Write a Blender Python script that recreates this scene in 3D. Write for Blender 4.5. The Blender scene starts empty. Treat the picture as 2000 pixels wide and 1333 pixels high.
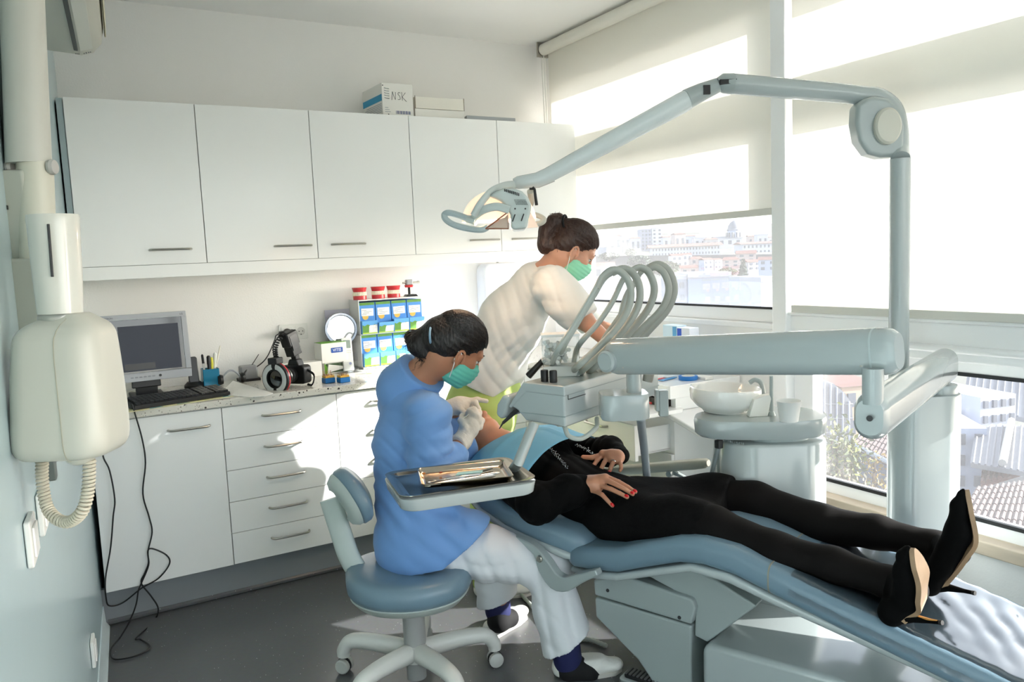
import bpy, bmesh, math, random
import numpy as np
from mathutils import Vector, Matrix
random.seed(7); np.random.seed(7)
SC = bpy.context.scene
COL = SC.collection
PI = math.pi

# ------------------------------------------------------------------ camera
YAW, PITCH, ROLL = .5173, -.1066, -.0435
FPX = 1535.62
CAM = np.array([.4905, -4.1451, 1.4579])
def _rot():
    f = np.array([math.sin(YAW)*math.cos(PITCH), math.cos(YAW)*math.cos(PITCH), math.sin(PITCH)])
    r = np.array([math.cos(YAW), -math.sin(YAW), 0]); u = np.cross(r, f)
    c, s = math.cos(ROLL), math.sin(ROLL)
    return np.array([c*r+s*u, -s*r+c*u, f])
ROT = _rot()
cd = bpy.data.cameras.new('camera'); co = bpy.data.objects.new('camera', cd); COL.objects.link(co)
cd.sensor_width = 36; cd.lens = 36*FPX/2000; cd.clip_start = .02; cd.clip_end = 3000
m4 = Matrix.Identity(4)
for i in range(3):
    m4[i][0] = ROT[0][i]; m4[i][1] = ROT[1][i]; m4[i][2] = -ROT[2][i]; m4[i][3] = CAM[i]
co.matrix_world = m4
SC.camera = co

# ------------------------------------------------------------------ light
W = bpy.data.worlds.new('sky'); SC.world = W; W.use_nodes = True
wn = W.node_tree.nodes; wl = W.node_tree.links
sky = wn.new('ShaderNodeTexSky'); sky.sky_type = 'NISHITA'; sky.sun_disc = False
SUN_EL = math.radians(23.0); SUN_AZ = (.876, -.482)
sky.sun_elevation = SUN_EL; sky.sun_rotation = math.atan2(SUN_AZ[0], SUN_AZ[1])
sky.dust_density = 1.6; sky.air_density = 1.0; sky.ozone_density = 1.0
bgn = wn['Background']; bgn.inputs[1].default_value = .345
bw = wn.new('ShaderNodeRGBToBW'); mxs = wn.new('ShaderNodeMix'); mxs.data_type = 'RGBA'; mxs.inputs[0].default_value = .65      # thin bright overcast: pale sky
wl.new(sky.outputs[0], bw.inputs[0]); wl.new(sky.outputs[0], mxs.inputs[6]); wl.new(bw.outputs[0], mxs.inputs[7]); wl.new(mxs.outputs[2], bgn.inputs[0])
sd = bpy.data.lights.new('sun', 'SUN'); sd.energy = 6.2; sd.angle = math.radians(.7); sd.color = (1, .98, .95)
so = bpy.data.objects.new('sun', sd); COL.objects.link(so)
sv = Vector((SUN_AZ[0]*math.cos(SUN_EL), SUN_AZ[1]*math.cos(SUN_EL), math.sin(SUN_EL)))
so.rotation_euler = sv.to_track_quat('Z', 'Y').to_euler(); so.location = (12, -8, 9)
SC.view_settings.view_transform = 'Standard'; SC.view_settings.look = 'None'
SC.view_settings.gamma = 1; SC.view_settings.use_curve_mapping = False
SC.view_settings.exposure = 1.42
SC.cycles.max_bounces = 10; SC.cycles.diffuse_bounces = 7; SC.cycles.transparent_max_bounces = 16
SC.cycles.sample_clamp_indirect = 6
SC.cycles.caustics_reflective = False; SC.cycles.caustics_refractive = False

# ------------------------------------------------------------------ pixel <-> place
def ray(px, py):
    return ROT.T @ np.array([(px-1000)/FPX, -(py-666.5)/FPX, 1.0])
def at(px, py, dep): return CAM + ray(px, py)*dep
def onX(px, py, x): d = ray(px, py); return CAM + d*(x-CAM[0])/d[0]
def onY(px, py, y): d = ray(px, py); return CAM + d*(y-CAM[1])/d[1]
def onZ(px, py, z): d = ray(px, py); return CAM + d*(z-CAM[2])/d[2]
VR = np.array([math.cos(YAW), -math.sin(YAW), 0]); VF = np.array([math.sin(YAW), math.cos(YAW), 0])
UP = np.array([0, 0, 1.])
# chair frame: u towards the feet, v towards the window
CU = np.array([.39, -.92, 0]); CU /= np.linalg.norm(CU); CV = np.array([-CU[1], CU[0], 0])
CO = CAM + .85*VR + 2.35*VF; CO[2] = 0
def cu(u, v, z): return CO + u*CU + v*CV + np.array([0, 0, z])
def cf(px, py, v):
    d = ray(px, py); A = np.array([[d[0], -CU[0]], [d[1], -CU[1]]])
    b = (CO + v*CV - CAM)[:2]; t = np.linalg.solve(A, b)[0]
    return CAM + d*t

# ------------------------------------------------------------------ materials
def lin(c):
    if isinstance(c, str):
        c = [int(c[i:i+2], 16)/255 for i in (0, 2, 4)]
    return tuple((x/12.92 if x <= .04045 else ((x+.055)/1.055)**2.4) for x in c)
MATS = {}
def mat(name, col, rough=.5, metal=0, var=.0, vscale=6, bump=0, bscale=60, coat=0, alpha=1, spec=.5, sheen=0, sss=0, stretch=None):
    if name in MATS: return MATS[name]
    m = bpy.data.materials.new(name); m.use_nodes = True; MATS[name] = m
    nt = m.node_tree; b = nt.nodes['Principled BSDF']; c = lin(col)
    b.inputs['Base Color'].default_value = (*c, 1); b.inputs['Roughness'].default_value = rough
    b.inputs['Metallic'].default_value = metal; b.inputs['Specular IOR Level'].default_value = spec
    if coat: b.inputs['Coat Weight'].default_value = coat; b.inputs['Coat Roughness'].default_value = .08
    if sheen: b.inputs['Sheen Weight'].default_value = sheen
    if sss:
        b.inputs['Subsurface Weight'].default_value = sss; b.inputs['Subsurface Radius'].default_value = (1, .35, .2)
        b.inputs['Subsurface Scale'].default_value = .012
    if alpha < 1: b.inputs['Alpha'].default_value = alpha
    if var or bump:
        tc = nt.nodes.new('ShaderNodeTexCoord'); src = tc.outputs['Object']
        if stretch:
            mp = nt.nodes.new('ShaderNodeMapping'); mp.inputs['Scale'].default_value = stretch
            nt.links.new(src, mp.inputs[0]); src = mp.outputs[0]
    if var:
        n = nt.nodes.new('ShaderNodeTexNoise'); n.inputs['Scale'].default_value = vscale; n.inputs['Detail'].default_value = 4
        nt.links.new(src, n.inputs['Vector'])
        r = nt.nodes.new('ShaderNodeMix'); r.data_type = 'RGBA'
        r.inputs[6].default_value = (*[x*(1-var) for x in c], 1); r.inputs[7].default_value = (*[min(1, x*(1+var)) for x in c], 1)
        nt.links.new(n.outputs[0], r.inputs[0]); nt.links.new(r.outputs[2], b.inputs['Base Color'])
    if bump:
        n = nt.nodes.new('ShaderNodeTexNoise'); n.inputs['Scale'].default_value = bscale; n.inputs['Detail'].default_value = 3
        nt.links.new(src, n.inputs['Vector'])
        bp = nt.nodes.new('ShaderNodeBump'); bp.inputs['Strength'].default_value = min(1, bump); bp.inputs['Distance'].default_value = .01
        nt.links.new(n.outputs[0], bp.inputs['Height']); nt.links.new(bp.outputs[0], b.inputs['Normal'])
    return m
def glassmat(name, tint=(1, 1, 1), veil=0., rough=.0, refl=1.0):
    m = bpy.data.materials.new(name); m.use_nodes = True; nt = m.node_tree; nt.nodes.clear()
    o = nt.nodes.new('ShaderNodeOutputMaterial'); t = nt.nodes.new('ShaderNodeBsdfTransparent'); t.inputs[0].default_value = (*tint, 1)
    g = nt.nodes.new('ShaderNodeBsdfGlossy'); g.inputs['Roughness'].default_value = max(rough, .02)
    fr = nt.nodes.new('ShaderNodeFresnel'); fr.inputs[0].default_value = 1.45
    mu = nt.nodes.new('ShaderNodeMath'); mu.operation = 'MULTIPLY'; mu.inputs[1].default_value = refl
    nt.links.new(fr.outputs[0], mu.inputs[0])
    mx = nt.nodes.new('ShaderNodeMixShader'); nt.links.new(mu.outputs[0], mx.inputs[0])
    nt.links.new(t.outputs[0], mx.inputs[1]); nt.links.new(g.outputs[0], mx.inputs[2]); out = mx
    if veil:   # whitish veil mixed into the pane, imitates the haze outdoors
        tr = nt.nodes.new('ShaderNodeBsdfTranslucent'); tr.inputs[0].default_value = (.95, .96, 1, 1)
        m2 = nt.nodes.new('ShaderNodeMixShader'); m2.inputs[0].default_value = veil
        nt.links.new(mx.outputs[0], m2.inputs[1]); nt.links.new(tr.outputs[0], m2.inputs[2]); out = m2
    nt.links.new(out.outputs[0], o.inputs[0]); return m
def emitmat(name, col, strength):
    m = bpy.data.materials.new(name); m.use_nodes = True; b = m.node_tree.nodes['Principled BSDF']
    b.inputs['Base Color'].default_value = (*lin(col), 1); b.inputs['Emission Color'].default_value = (*lin(col), 1)
    b.inputs['Emission Strength'].default_value = strength; return m

# ------------------------------------------------------------------ mesh helpers
class G:
    """collects shapes; becomes one mesh object"""
    def __init__(s): s.v = []; s.f = []; s.sm = []; s.mi = []; s.cur = 0
    def add(s, vs, fs, smooth=False):
        o = len(s.v); s.v += [tuple(float(x) for x in p) for p in vs]
        for f in fs: s.f.append(tuple(i+o for i in f)); s.sm.append(smooth); s.mi.append(s.cur)
        return s
    def box(s, c, size, R=None):
        h = np.array(size)/2; P = [np.array([x, y, z])*h for x in (-1, 1) for y in (-1, 1) for z in (-1, 1)]
        if R is not None: P = [R @ p for p in P]
        return s.add([p+np.array(c) for p in P], [(0, 1, 3, 2), (4, 6, 7, 5), (0, 4, 5, 1), (2, 3, 7, 6), (0, 2, 6, 4), (1, 5, 7, 3)])
    def bb(s, x0, x1, y0, y1, z0, z1):
        return s.box(((x0+x1)/2, (y0+y1)/2, (z0+z1)/2), (x1-x0, y1-y0, z1-z0))
    def loft(s, rings, cap=True, smooth=True, closed=True):
        n = len(rings[0]); vs = [p for r in rings for p in r]; fs = []
        for i in range(len(rings)-1):
            for j in range(n if closed else n-1):
                k = (j+1) % n; fs.append((i*n+j, i*n+k, (i+1)*n+k, (i+1)*n+j))
        s.add(vs, fs, smooth)
        if cap:
            s.add(list(rings[0]), [tuple(range(n))[::-1]]); s.add(list(rings[-1]), [tuple(range(n))])
        return s
    def tube(s, pts, r, n=12, cap=True, flat=None, smooth=True, up=None):
        pts = [np.array(p, float) for p in pts]; m = len(pts); rs = r if hasattr(r, '__len__') else [r]*m
        T = []
        for i in range(m):
            d = pts[min(i+1, m-1)]-pts[max(i-1, 0)]; T.append(d/(np.linalg.norm(d)+1e-9))
        a = np.array(up, float) if up is not None else (np.array([0, 0, 1.]) if abs(T[0][2]) < .9 else np.array([1., 0, 0]))
        rings = []
        for i in range(m):
            a = a-T[i]*(a@T[i]); a = a/(np.linalg.norm(a)+1e-9); b = np.cross(T[i], a)
            fx, fy = (1, 1) if flat is None else flat
            rings.append([pts[i]+rs[i]*(fx*math.cos(t)*a+fy*math.sin(t)*b) for t in np.arange(n)*2*PI/n])
        return s.loft(rings, cap, smooth)
    def lathe(s, prof, c=(0, 0, 0), n=24, axis=(0, 0, 1), sx=1, sy=1, cap=True, xdir=None):
        ax = np.array(axis, float); ax /= np.linalg.norm(ax)
        a = np.array(xdir, float) if xdir is not None else (np.array([1., 0, 0]) if abs(ax[0]) < .9 else np.array([0, 1., 0]))
        a = a-ax*(a@ax); a /= np.linalg.norm(a); b = np.cross(ax, a); c = np.array(c, float)
        return s.loft([[c+ax*z+r*(sx*math.cos(t)*a+sy*math.sin(t)*b) for t in np.arange(n)*2*PI/n] for r, z in prof], cap)
    def prism(s, poly, o, ax, ay, th, smooth=False):
        """polygon in the plane (o, ax, ay), extruded by th along ax x ay"""
        ax = np.array(ax, float); ay = np.array(ay, float); nn = np.cross(ax, ay); nn /= np.linalg.norm(nn); o = np.array(o, float)
        a = [o+x*ax+y*ay for x, y in poly]; b = [p+nn*th for p in a]; n = len(poly)
        s.add(a, [tuple(range(n))[::-1]]); s.add(b, [tuple(range(n))])
        s.add(a+b, [(i, (i+1) % n, n+(i+1) % n, n+i) for i in range(n)], smooth); return s
    def ell(s, c, rad, R=None, n=16, m=10):
        c = np.array(c, float); rings = []
        for i in range(1, m):
            t = PI*i/m; ring = []
            for j in range(n):
                p = np.array([math.sin(t)*math.cos(2*PI*j/n), math.sin(t)*math.sin(2*PI*j/n), -math.cos(t)])*np.array(rad)
                ring.append(c+(R@p if R is not None else p))
            rings.append(ring)
        return s.loft(rings, True, True)
    def quad(s, a, b, c, d): return s.add([a, b, c, d], [(0, 1, 2, 3)])
    def mesh(s, name, mats, auto=35):
        me = bpy.data.meshes.new(name); me.from_pydata(s.v, [], s.f)
        for m in (mats if isinstance(mats, (list, tuple)) else [mats]): me.materials.append(m)
        me.polygons.foreach_set('use_smooth', [True]*len(s.f))
        me.polygons.foreach_set('material_index', s.mi); me.update()
        bm = bmesh.new(); bm.from_mesh(me); bmesh.ops.remove_doubles(bm, verts=bm.verts, dist=1e-5)
        bmesh.ops.recalc_face_normals(bm, faces=bm.faces); bm.to_mesh(me); bm.free()
        me.set_sharp_from_angle(angle=math.radians(auto)); return me

def rrect(w, h, r, n=5):
    r = min(r, w/2-1e-4, h/2-1e-4); P = []
    for cx, cy, a in ((w/2-r, h/2-r, 0), (-w/2+r, h/2-r, 90), (-w/2+r, -h/2+r, 180), (w/2-r, -h/2+r, 270)):
        P += [(cx+r*math.cos(math.radians(a+90*i/n)), cy+r*math.sin(math.radians(a+90*i/n))) for i in range(n+1)]
    return P
def spline(pts, n=8):
    """Catmull-Rom through pts"""
    P = [np.array(p, float) for p in pts]; P = [2*P[0]-P[1]]+P+[2*P[-1]-P[-2]]; out = []
    for i in range(1, len(P)-2):
        for t in np.arange(n)/n:
            a, b, c, d = P[i-1], P[i], P[i+1], P[i+2]
            out.append(.5*((2*b)+(c-a)*t+(2*a-5*b+4*c-d)*t*t+(3*b-a-3*c+d)*t**3))
    out.append(P[-2]); return out
def frame(x, z):
    """rotation with columns x, y, z from an x direction and an approximate z"""
    x = np.array(x, float); x /= np.linalg.norm(x); z = np.array(z, float); z = z-x*(x@z); z /= np.linalg.norm(z)
    return np.column_stack([x, np.cross(z, x), z])
def rotz(a): c, s = math.cos(a), math.sin(a); return np.array([[c, -s, 0], [s, c, 0], [0, 0, 1.]])

def tagit(o, label=None, cat=None, group=None, kind=None):
    if label: o['label'] = label
    if cat: o['category'] = cat
    if group: o['group'] = group
    if kind: o['kind'] = kind
    return o
def thing(name, label, cat, loc, group=None):
    o = bpy.data.objects.new(name, None); COL.objects.link(o); o.location = tuple(float(x) for x in loc); o.empty_display_size = .05
    o['base'] = [float(x) for x in loc]
    return tagit(o, label, cat, group)
def obj(name, g, m, parent=None, label=None, bevel=0, auto=35, seg=2, kind=None, **kw):
    """g: a G in world coordinates, or a ready mesh"""
    base = np.array(list(parent['base'])) if parent is not None and 'base' in parent else np.zeros(3)
    if isinstance(g, G):
        me = g.mesh(name, m, auto)
    else:
        me = g
        if m is not None and len(me.materials) == 0: me.materials.append(m)
    if base.any(): me.transform(Matrix.Translation(-Vector(base)))
    o = bpy.data.objects.new(name, me); COL.objects.link(o)
    if parent is not None:
        o.parent = parent
        o['base'] = [float(x) for x in base]
    if bevel:
        b = o.modifiers.new('bevel', 'BEVEL'); b.width = bevel; b.segments = seg; b.limit_method = 'ANGLE'; b.angle_limit = math.radians(40); b.harden_normals = True
    tagit(o, label, kw.get('cat'), kw.get('group'), kind); return o
def solo(name, g, m, label, cat, group=None, **kw):
    """a thing that is one mesh, its origin at the base of the mesh"""
    P = np.array(g.v); c = (P.min(0)+P.max(0))/2; c[2] = P[:, 2].min()
    o = obj(name, g, m, None, label, cat=cat, group=group, **kw); o.data.transform(Matrix.Translation(-Vector(c))); o.location = Vector(c); return o
def struct(name, g, m, parent=None, **kw):
    return obj(name, g, m, parent, kind=(None if parent is not None else 'structure'), **kw)
def dup(root, shift, label=None, group=None):
    def cp(o, par):
        c = o.copy(); COL.objects.link(c)
        if par is not None: c.parent = par
        for ch in o.children: cp(ch, c)
        return c
    r = cp(root, None); r.location = Vector(root.location)+Vector([float(x) for x in shift])
    if label: r['label'] = label
    if group: r['group'] = group
    return r
def txt(name, s, o, ax, ay, size, m, parent, lift=.0006, align='CENTER'):
    """flat lettering: s centred at o, reading along ax"""
    cu_ = bpy.data.curves.new(name, 'FONT'); cu_.body = s; cu_.size = size; cu_.align_x = align; cu_.align_y = 'CENTER'; cu_.extrude = .0002
    t = bpy.data.objects.new(name, cu_); COL.objects.link(t)
    ax = np.array(ax, float); ax /= np.linalg.norm(ax); ay = np.array(ay, float); ay = ay-ax*(ax@ay); ay /= np.linalg.norm(ay); nn = np.cross(ax, ay)
    dg = bpy.context.evaluated_depsgraph_get(); me = bpy.data.meshes.new_from_object(t.evaluated_get(dg)); bpy.data.objects.remove(t)
    p = np.array(o)+nn*lift; M = Matrix.Identity(4)
    for i in range(3): M[i][0] = ax[i]; M[i][1] = ay[i]; M[i][2] = nn[i]; M[i][3] = p[i]
    me.transform(M); me.materials.clear(); me.materials.append(m)
    return obj(name, me, None, parent)

# ------------------------------------------------------------------ soft bodies: distance fields and surface nets
def cap(a, b, r1, r2=None, k=.03, fl=None): return ('c', np.array(a, float), np.array(b, float), r1, r1 if r2 is None else r2, k, fl)
def ell(c, rad, R=None, k=.03): return ('e', np.array(c, float), np.array(rad, float), np.eye(3) if R is None else R, k)
def chain(pts, rs, k=.03, fl=None): return [cap(pts[i], pts[i+1], rs[i], rs[i+1], k, fl) for i in range(len(pts)-1)]
def minus(p): return ('-', p)
def blob(prims, h=.006, cuts=(), disp=None, smooth=1):
    lo = np.array([9e9]*3); hi = -lo
    for p in prims:
        if p[0] == 'c':
            for q, r in ((p[1], p[3]), (p[2], p[4])): lo = np.minimum(lo, q-r*1.5); hi = np.maximum(hi, q+r*1.5)
        elif p[0] == 'e': R = p[2].max(); lo = np.minimum(lo, p[1]-R); hi = np.maximum(hi, p[1]+R)
    lo -= 4*h; hi += 4*h; n = np.ceil((hi-lo)/h).astype(int)+1
    f = np.full(n, 1.0, np.float32); ax = [(lo[i]+h*np.arange(n[i])).astype(np.float32) for i in range(3)]
    def sub(c0, c1):
        a = np.clip(((c0-lo)/h).astype(int), 0, n-1); b = np.clip(((c1-lo)/h).astype(int)+2, 1, n)
        sl = tuple(slice(a[i], b[i]) for i in range(3))
        P = np.stack(np.meshgrid(ax[0][sl[0]], ax[1][sl[1]], ax[2][sl[2]], indexing='ij'), -1); return sl, P
    def ev(p):
        if p[0] == 'c':
            _, A, B, r1, r2, k, fl = p; R = max(r1, r2)*(1 if fl is None else max(1, fl[1]))+k+3*h
            sl, P = sub(np.minimum(A, B)-R, np.maximum(A, B)+R); ab = B-A
            t = np.clip(((P-A)@ab)/(ab@ab+1e-12), 0, 1).astype(np.float32); q = P-A-t[..., None]*ab
            if fl is not None:
                nv = np.array(fl[0], float); nv /= np.linalg.norm(nv); q = q-(q@nv)[..., None]*nv*(1-1/fl[1])
            return sl, P, np.sqrt((q*q).sum(-1))-(r1+t*(r2-r1)), k
        _, c, rad, R, k = p; m = rad.max()+k+3*h
        sl, P = sub(c-m, c+m); q = (P-c)@R; k0 = np.sqrt(((q/rad)**2).sum(-1)); k1 = np.sqrt(((q/rad**2)**2).sum(-1))+1e-9
        return sl, P, k0*(k0-1)/k1, k
    for p in prims:
        neg = p[0] == '-'
        sl, P, d, k = ev(p[1] if neg else p); g = f[sl]
        if neg: d = -d; hh = np.maximum(k-np.abs(g-d), 0)/k; f[sl] = np.maximum(g, d)+hh*hh*k/4
        else: hh = np.maximum(k-np.abs(g-d), 0)/k; f[sl] = np.minimum(g, d)-hh*hh*k/4
    if disp is not None:
        idx = np.argwhere(np.abs(f) < .03); P = lo+idx*h; f[tuple(idx.T)] += disp(P).astype(np.float32)
    for (o, nn) in cuts:
        nn = np.array(nn, float); nn /= np.linalg.norm(nn); o = np.array(o, float)
        dd = (ax[0]-o[0])[:, None, None]*nn[0]+(ax[1]-o[1])[None, :, None]*nn[1]+(ax[2]-o[2])[None, None, :]*nn[2]
        f = np.maximum(f, dd.astype(np.float32))
    f[0] = f[-1] = 1; f[:, 0] = f[:, -1] = 1; f[:, :, 0] = f[:, :, -1] = 1
    s = f < 0; C = [(i, j, k) for i in (0, 1) for j in (0, 1) for k in (0, 1)]
    def cv(a, o): return a[o[0]:a.shape[0]-1+o[0], o[1]:a.shape[1]-1+o[1], o[2]:a.shape[2]-1+o[2]]
    cnt = sum(cv(s, o).astype(np.int8) for o in C); act = (cnt > 0) & (cnt < 8)
    idx = np.argwhere(act); ids = np.full(act.shape, -1, np.int32); ids[tuple(idx.T)] = np.arange(len(idx))
    acc = np.zeros((len(idx), 3)); num = np.zeros(len(idx))
    for o1 in C:
        for axn in range(3):
            if o1[axn]: continue
            o2 = list(o1); o2[axn] = 1
            a = f[tuple((idx+o1).T)]; b = f[tuple((idx+o2).T)]; m = (a < 0) != (b < 0)
            t = np.where(m, a/(a-b+1e-12), 0); p = np.tile(np.array(o1, float), (len(idx), 1)); p[:, axn] += t
            acc[m] += p[m]; num[m] += 1
    V = lo+(idx+acc/np.maximum(num, 1)[:, None])*h; F = []
    for axn in range(3):
        b1, b2 = [(1, 2), (2, 0), (0, 1)][axn]
        sl0 = [slice(None)]*3; sl1 = [slice(None)]*3; sl0[axn] = slice(0, -1); sl1[axn] = slice(1, None)
        A = s[tuple(sl0)]; B = s[tuple(sl1)]
        for flip, mm in ((False, A & ~B), (True, ~A & B)):
            e = np.argwhere(mm)
            if not len(e): continue
            e1 = e.copy(); e1[:, b1] -= 1; e2 = e1.copy(); e2[:, b2] -= 1; e3 = e.copy(); e3[:, b2] -= 1
            q = np.stack([ids[tuple(x.T)] for x in (e, e1, e2, e3)], 1); q = q[(q >= 0).all(1)]
            F.append(q[:, ::-1] if flip else q)
    F = np.concatenate(F); 
    for _ in range(smooth):
        S = np.zeros_like(V); N = np.zeros(len(V))
        for i in range(4):
            np.add.at(S, F[:, i], V[F[:, (i+1) % 4]]+V[F[:, (i-1) % 4]]); np.add.at(N, F[:, i], 2)
        V = V*.5+.5*S/np.maximum(N, 1)[:, None]
    return V, F
def bmeshes(name, parts, m):
    """one mesh from several (V, F) pieces"""
    V = []; F = []; o = 0
    for v, f in parts: V.append(v); F.append(f+o); o += len(v)
    V = np.concatenate(V); F = np.concatenate(F); me = bpy.data.meshes.new(name)
    me.vertices.add(len(V)); me.vertices.foreach_set('co', V.astype(np.float32).ravel())
    me.loops.add(len(F)*4); me.loops.foreach_set('vertex_index', F.astype(np.int32).ravel())
    me.polygons.add(len(F)); me.polygons.foreach_set('loop_start', np.arange(len(F), dtype=np.int32)*4)
    me.polygons.foreach_set('use_smooth', np.ones(len(F), bool))
    me.update(calc_edges=True); me.validate(); me.materials.append(m); return me
def soft(name, prims, m, parent, label=None, **kw):
    return obj(name, bmeshes(name, [blob(prims, **kw)], m), None, parent, label)
def fold(P, d, wl, amp, seed=0, b0=.05):
    """creases and soft folds running across direction d"""
    d = np.array(d, float); d /= np.linalg.norm(d); rs = np.random.RandomState(seed+11)
    o = np.cross(d, rs.randn(3)); o /= np.linalg.norm(o); o2 = np.cross(d, o)
    a = P@d; b = P@o; c = P@o2; q = rs.rand(6)*6
    wob = .35*np.sin(b*9+q[0])+.30*np.sin(c*11+q[1])+.18*np.sin(b*23+c*17+q[2])
    env = np.clip(b0+.65*np.sin(b*8+a*6+q[3])+.55*np.sin(c*9-a*5+q[4]), 0, 1.2)
    x = a/wl+wob; t = np.abs((x-np.floor(x))-.5)*2                      # 0..1 triangle
    x2 = a/(wl*.47)+wob*1.6+q[5]; t2 = np.abs((x2-np.floor(x2))-.5)*2
    return amp*env*(1.6*(t**2.2)-.6)+amp*.35*env*(t2**2-.4)
# ================================================================== MATERIALS
Mwall = mat('wall_paint', 'f3f1ee', .6, var=.015, vscale=3, bump=.08, bscale=120)
Mleft = mat('pale_blue_paint', 'b6cacf', .22, var=.02, vscale=3, bump=.05, bscale=4)
Mceil = mat('ceiling_paint', 'f3f2f0', .7, var=.01)
Mlam = mat('white_laminate', 'f6f6f4', .22, var=.008, vscale=2)
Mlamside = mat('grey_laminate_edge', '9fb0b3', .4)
Mmetal = mat('brushed_steel', 'b9b6ae', .28, 1, var=.06, vscale=40)
Mchrome = mat('chrome', 'd8d8d8', .12, 1)
Msteel = mat('tray_steel', 'b5ada0', .16, 1, var=.08, vscale=14)
Mequip = mat('white_enamel', 'acb4b4', .2, coat=.5, var=.01, vscale=3)
Mequip2 = mat('pale_grey_enamel', '9fa8a7', .3, coat=.2, var=.015, vscale=4)
Mstoolpl = mat('stool_grey_plastic', 'b9c2bd', .4, var=.03, vscale=20)
Mstoolleg = mat('stool_white_plastic', 'dcdbd5', .35)
Mgascol = mat('grey_column', '9c9c9a', .4)
Mvinyl = mat('slate_blue_vinyl', '6f8796', .33, var=.04, vscale=5, bump=.05, bscale=300)
Mhose = mat('grey_hose', 'aab0aa', .45)
Mblack = mat('black_plastic', '121314', .4)
Mdark = mat('dark_grey_plastic', '2c2d2f', .45)
Mscreen = mat('screen_glass', '05070d', .08, coat=.5)
Msilver = mat('silver_plastic', 'a9abb0', .35)
Mwhitepl = mat('white_plastic', 'e8e8e4', .35)
Mcream = mat('cream_plastic', 'c6c4b8', .35, var=.02, vscale=3)
Mrubber = mat('rubber', '1b1b1c', .7)
Mred = mat('red_plastic', 'c93038', .25, coat=.4)
Mteeth = mat('ivory_teeth', 'efe6cf', .3)
Mblue = mat('blue_plastic', '1a6fb5', .35)
Mporc = mat('porcelain', 'efeeea', .08, coat=.8)
Mpaper = mat('paper', 'eceae4', .7, var=.03, vscale=12)
Mink = mat('black_ink', '1c1c1e', .6)
Mframe = mat('window_frame_white', 'f2f2f2', .35)
Mgasket = mat('window_gasket', '16181b', .6)
Mclear = glassmat('clear_acrylic', (.97, .98, .98), .03, .05, .55)

def floor_mat():
    m = bpy.data.materials.new('speckled_vinyl_floor'); m.use_nodes = True; nt = m.node_tree; b = nt.nodes['Principled BSDF']
    tc = nt.nodes.new('ShaderNodeTexCoord'); v = nt.nodes.new('ShaderNodeTexVoronoi'); v.inputs['Scale'].default_value = 42
    n = nt.nodes.new('ShaderNodeTexNoise'); n.inputs['Scale'].default_value = 55
    nt.links.new(tc.outputs['Object'], v.inputs['Vector']); nt.links.new(tc.outputs['Object'], n.inputs['Vector'])
    r = nt.nodes.new('ShaderNodeValToRGB'); r.color_ramp.elements[0].position = .055; r.color_ramp.elements[1].position = .075
    r.color_ramp.elements[0].color = (.75, .75, .73, 1); r.color_ramp.elements[1].color = (*lin('5f6062'), 1)
    nt.links.new(v.outputs['Distance'], r.inputs[0])
    mx = nt.nodes.new('ShaderNodeMix'); mx.data_type = 'RGBA'; mx.blend_type = 'MULTIPLY'; mx.inputs[0].default_value = .25
    nt.links.new(r.outputs[0], mx.inputs[6]); nt.links.new(n.outputs[1], mx.inputs[7]); nt.links.new(mx.outputs[2], b.inputs['Base Color'])
    b.inputs['Roughness'].default_value = .32
    return m
Mfloor = floor_mat()
def terrazzo():
    m = bpy.data.materials.new('terrazzo'); m.use_nodes = True; nt = m.node_tree; b = nt.nodes['Principled BSDF']
    tc = nt.nodes.new('ShaderNodeTexCoord'); col = None
    for sc, th, c, seed in ((60, .30, '3a342f', 0), (95, .27, '8f887e', 3.7), (140, .28, '2a2725', 9.1)):
        v = nt.nodes.new('ShaderNodeTexVoronoi'); v.inputs['Scale'].default_value = sc
        mp = nt.nodes.new('ShaderNodeMapping'); mp.inputs['Location'].default_value = (seed, seed, seed)
        nt.links.new(tc.outputs['Object'], mp.inputs[0]); nt.links.new(mp.outputs[0], v.inputs['Vector'])
        cmp = nt.nodes.new('ShaderNodeMath'); cmp.operation = 'LESS_THAN'; cmp.inputs[1].default_value = th
        sep = nt.nodes.new('ShaderNodeSeparateColor'); nt.links.new(v.outputs['Color'], sep.inputs[0])
        ml = nt.nodes.new('ShaderNodeMath'); ml.operation = 'MULTIPLY_ADD'; ml.inputs[1].default_value = .5; nt.links.new(sep.outputs[0], ml.inputs[0]); nt.links.new(v.outputs['Distance'], ml.inputs[2])
        nt.links.new(ml.outputs[0], cmp.inputs[0])
        mx = nt.nodes.new('ShaderNodeMix'); mx.data_type = 'RGBA'; nt.links.new(cmp.outputs[0], mx.inputs[0])
        if col is None: mx.inputs[6].default_value = (*lin('dcd8ce'), 1)
        else: nt.links.new(col, mx.inputs[6])
        mx.inputs[7].default_value = (*lin(c), 1); col = mx.outputs[2]
    nt.links.new(col, b.inputs['Base Color']); b.inputs['Roughness'].default_value = .12; return m
Mterr = terrazzo()
def stone():
    m = mat('marble_sill', 'c9b9a4', .4, var=.25, vscale=9, stretch=(1, .4, 3)); return m
Mstone = stone()
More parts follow.
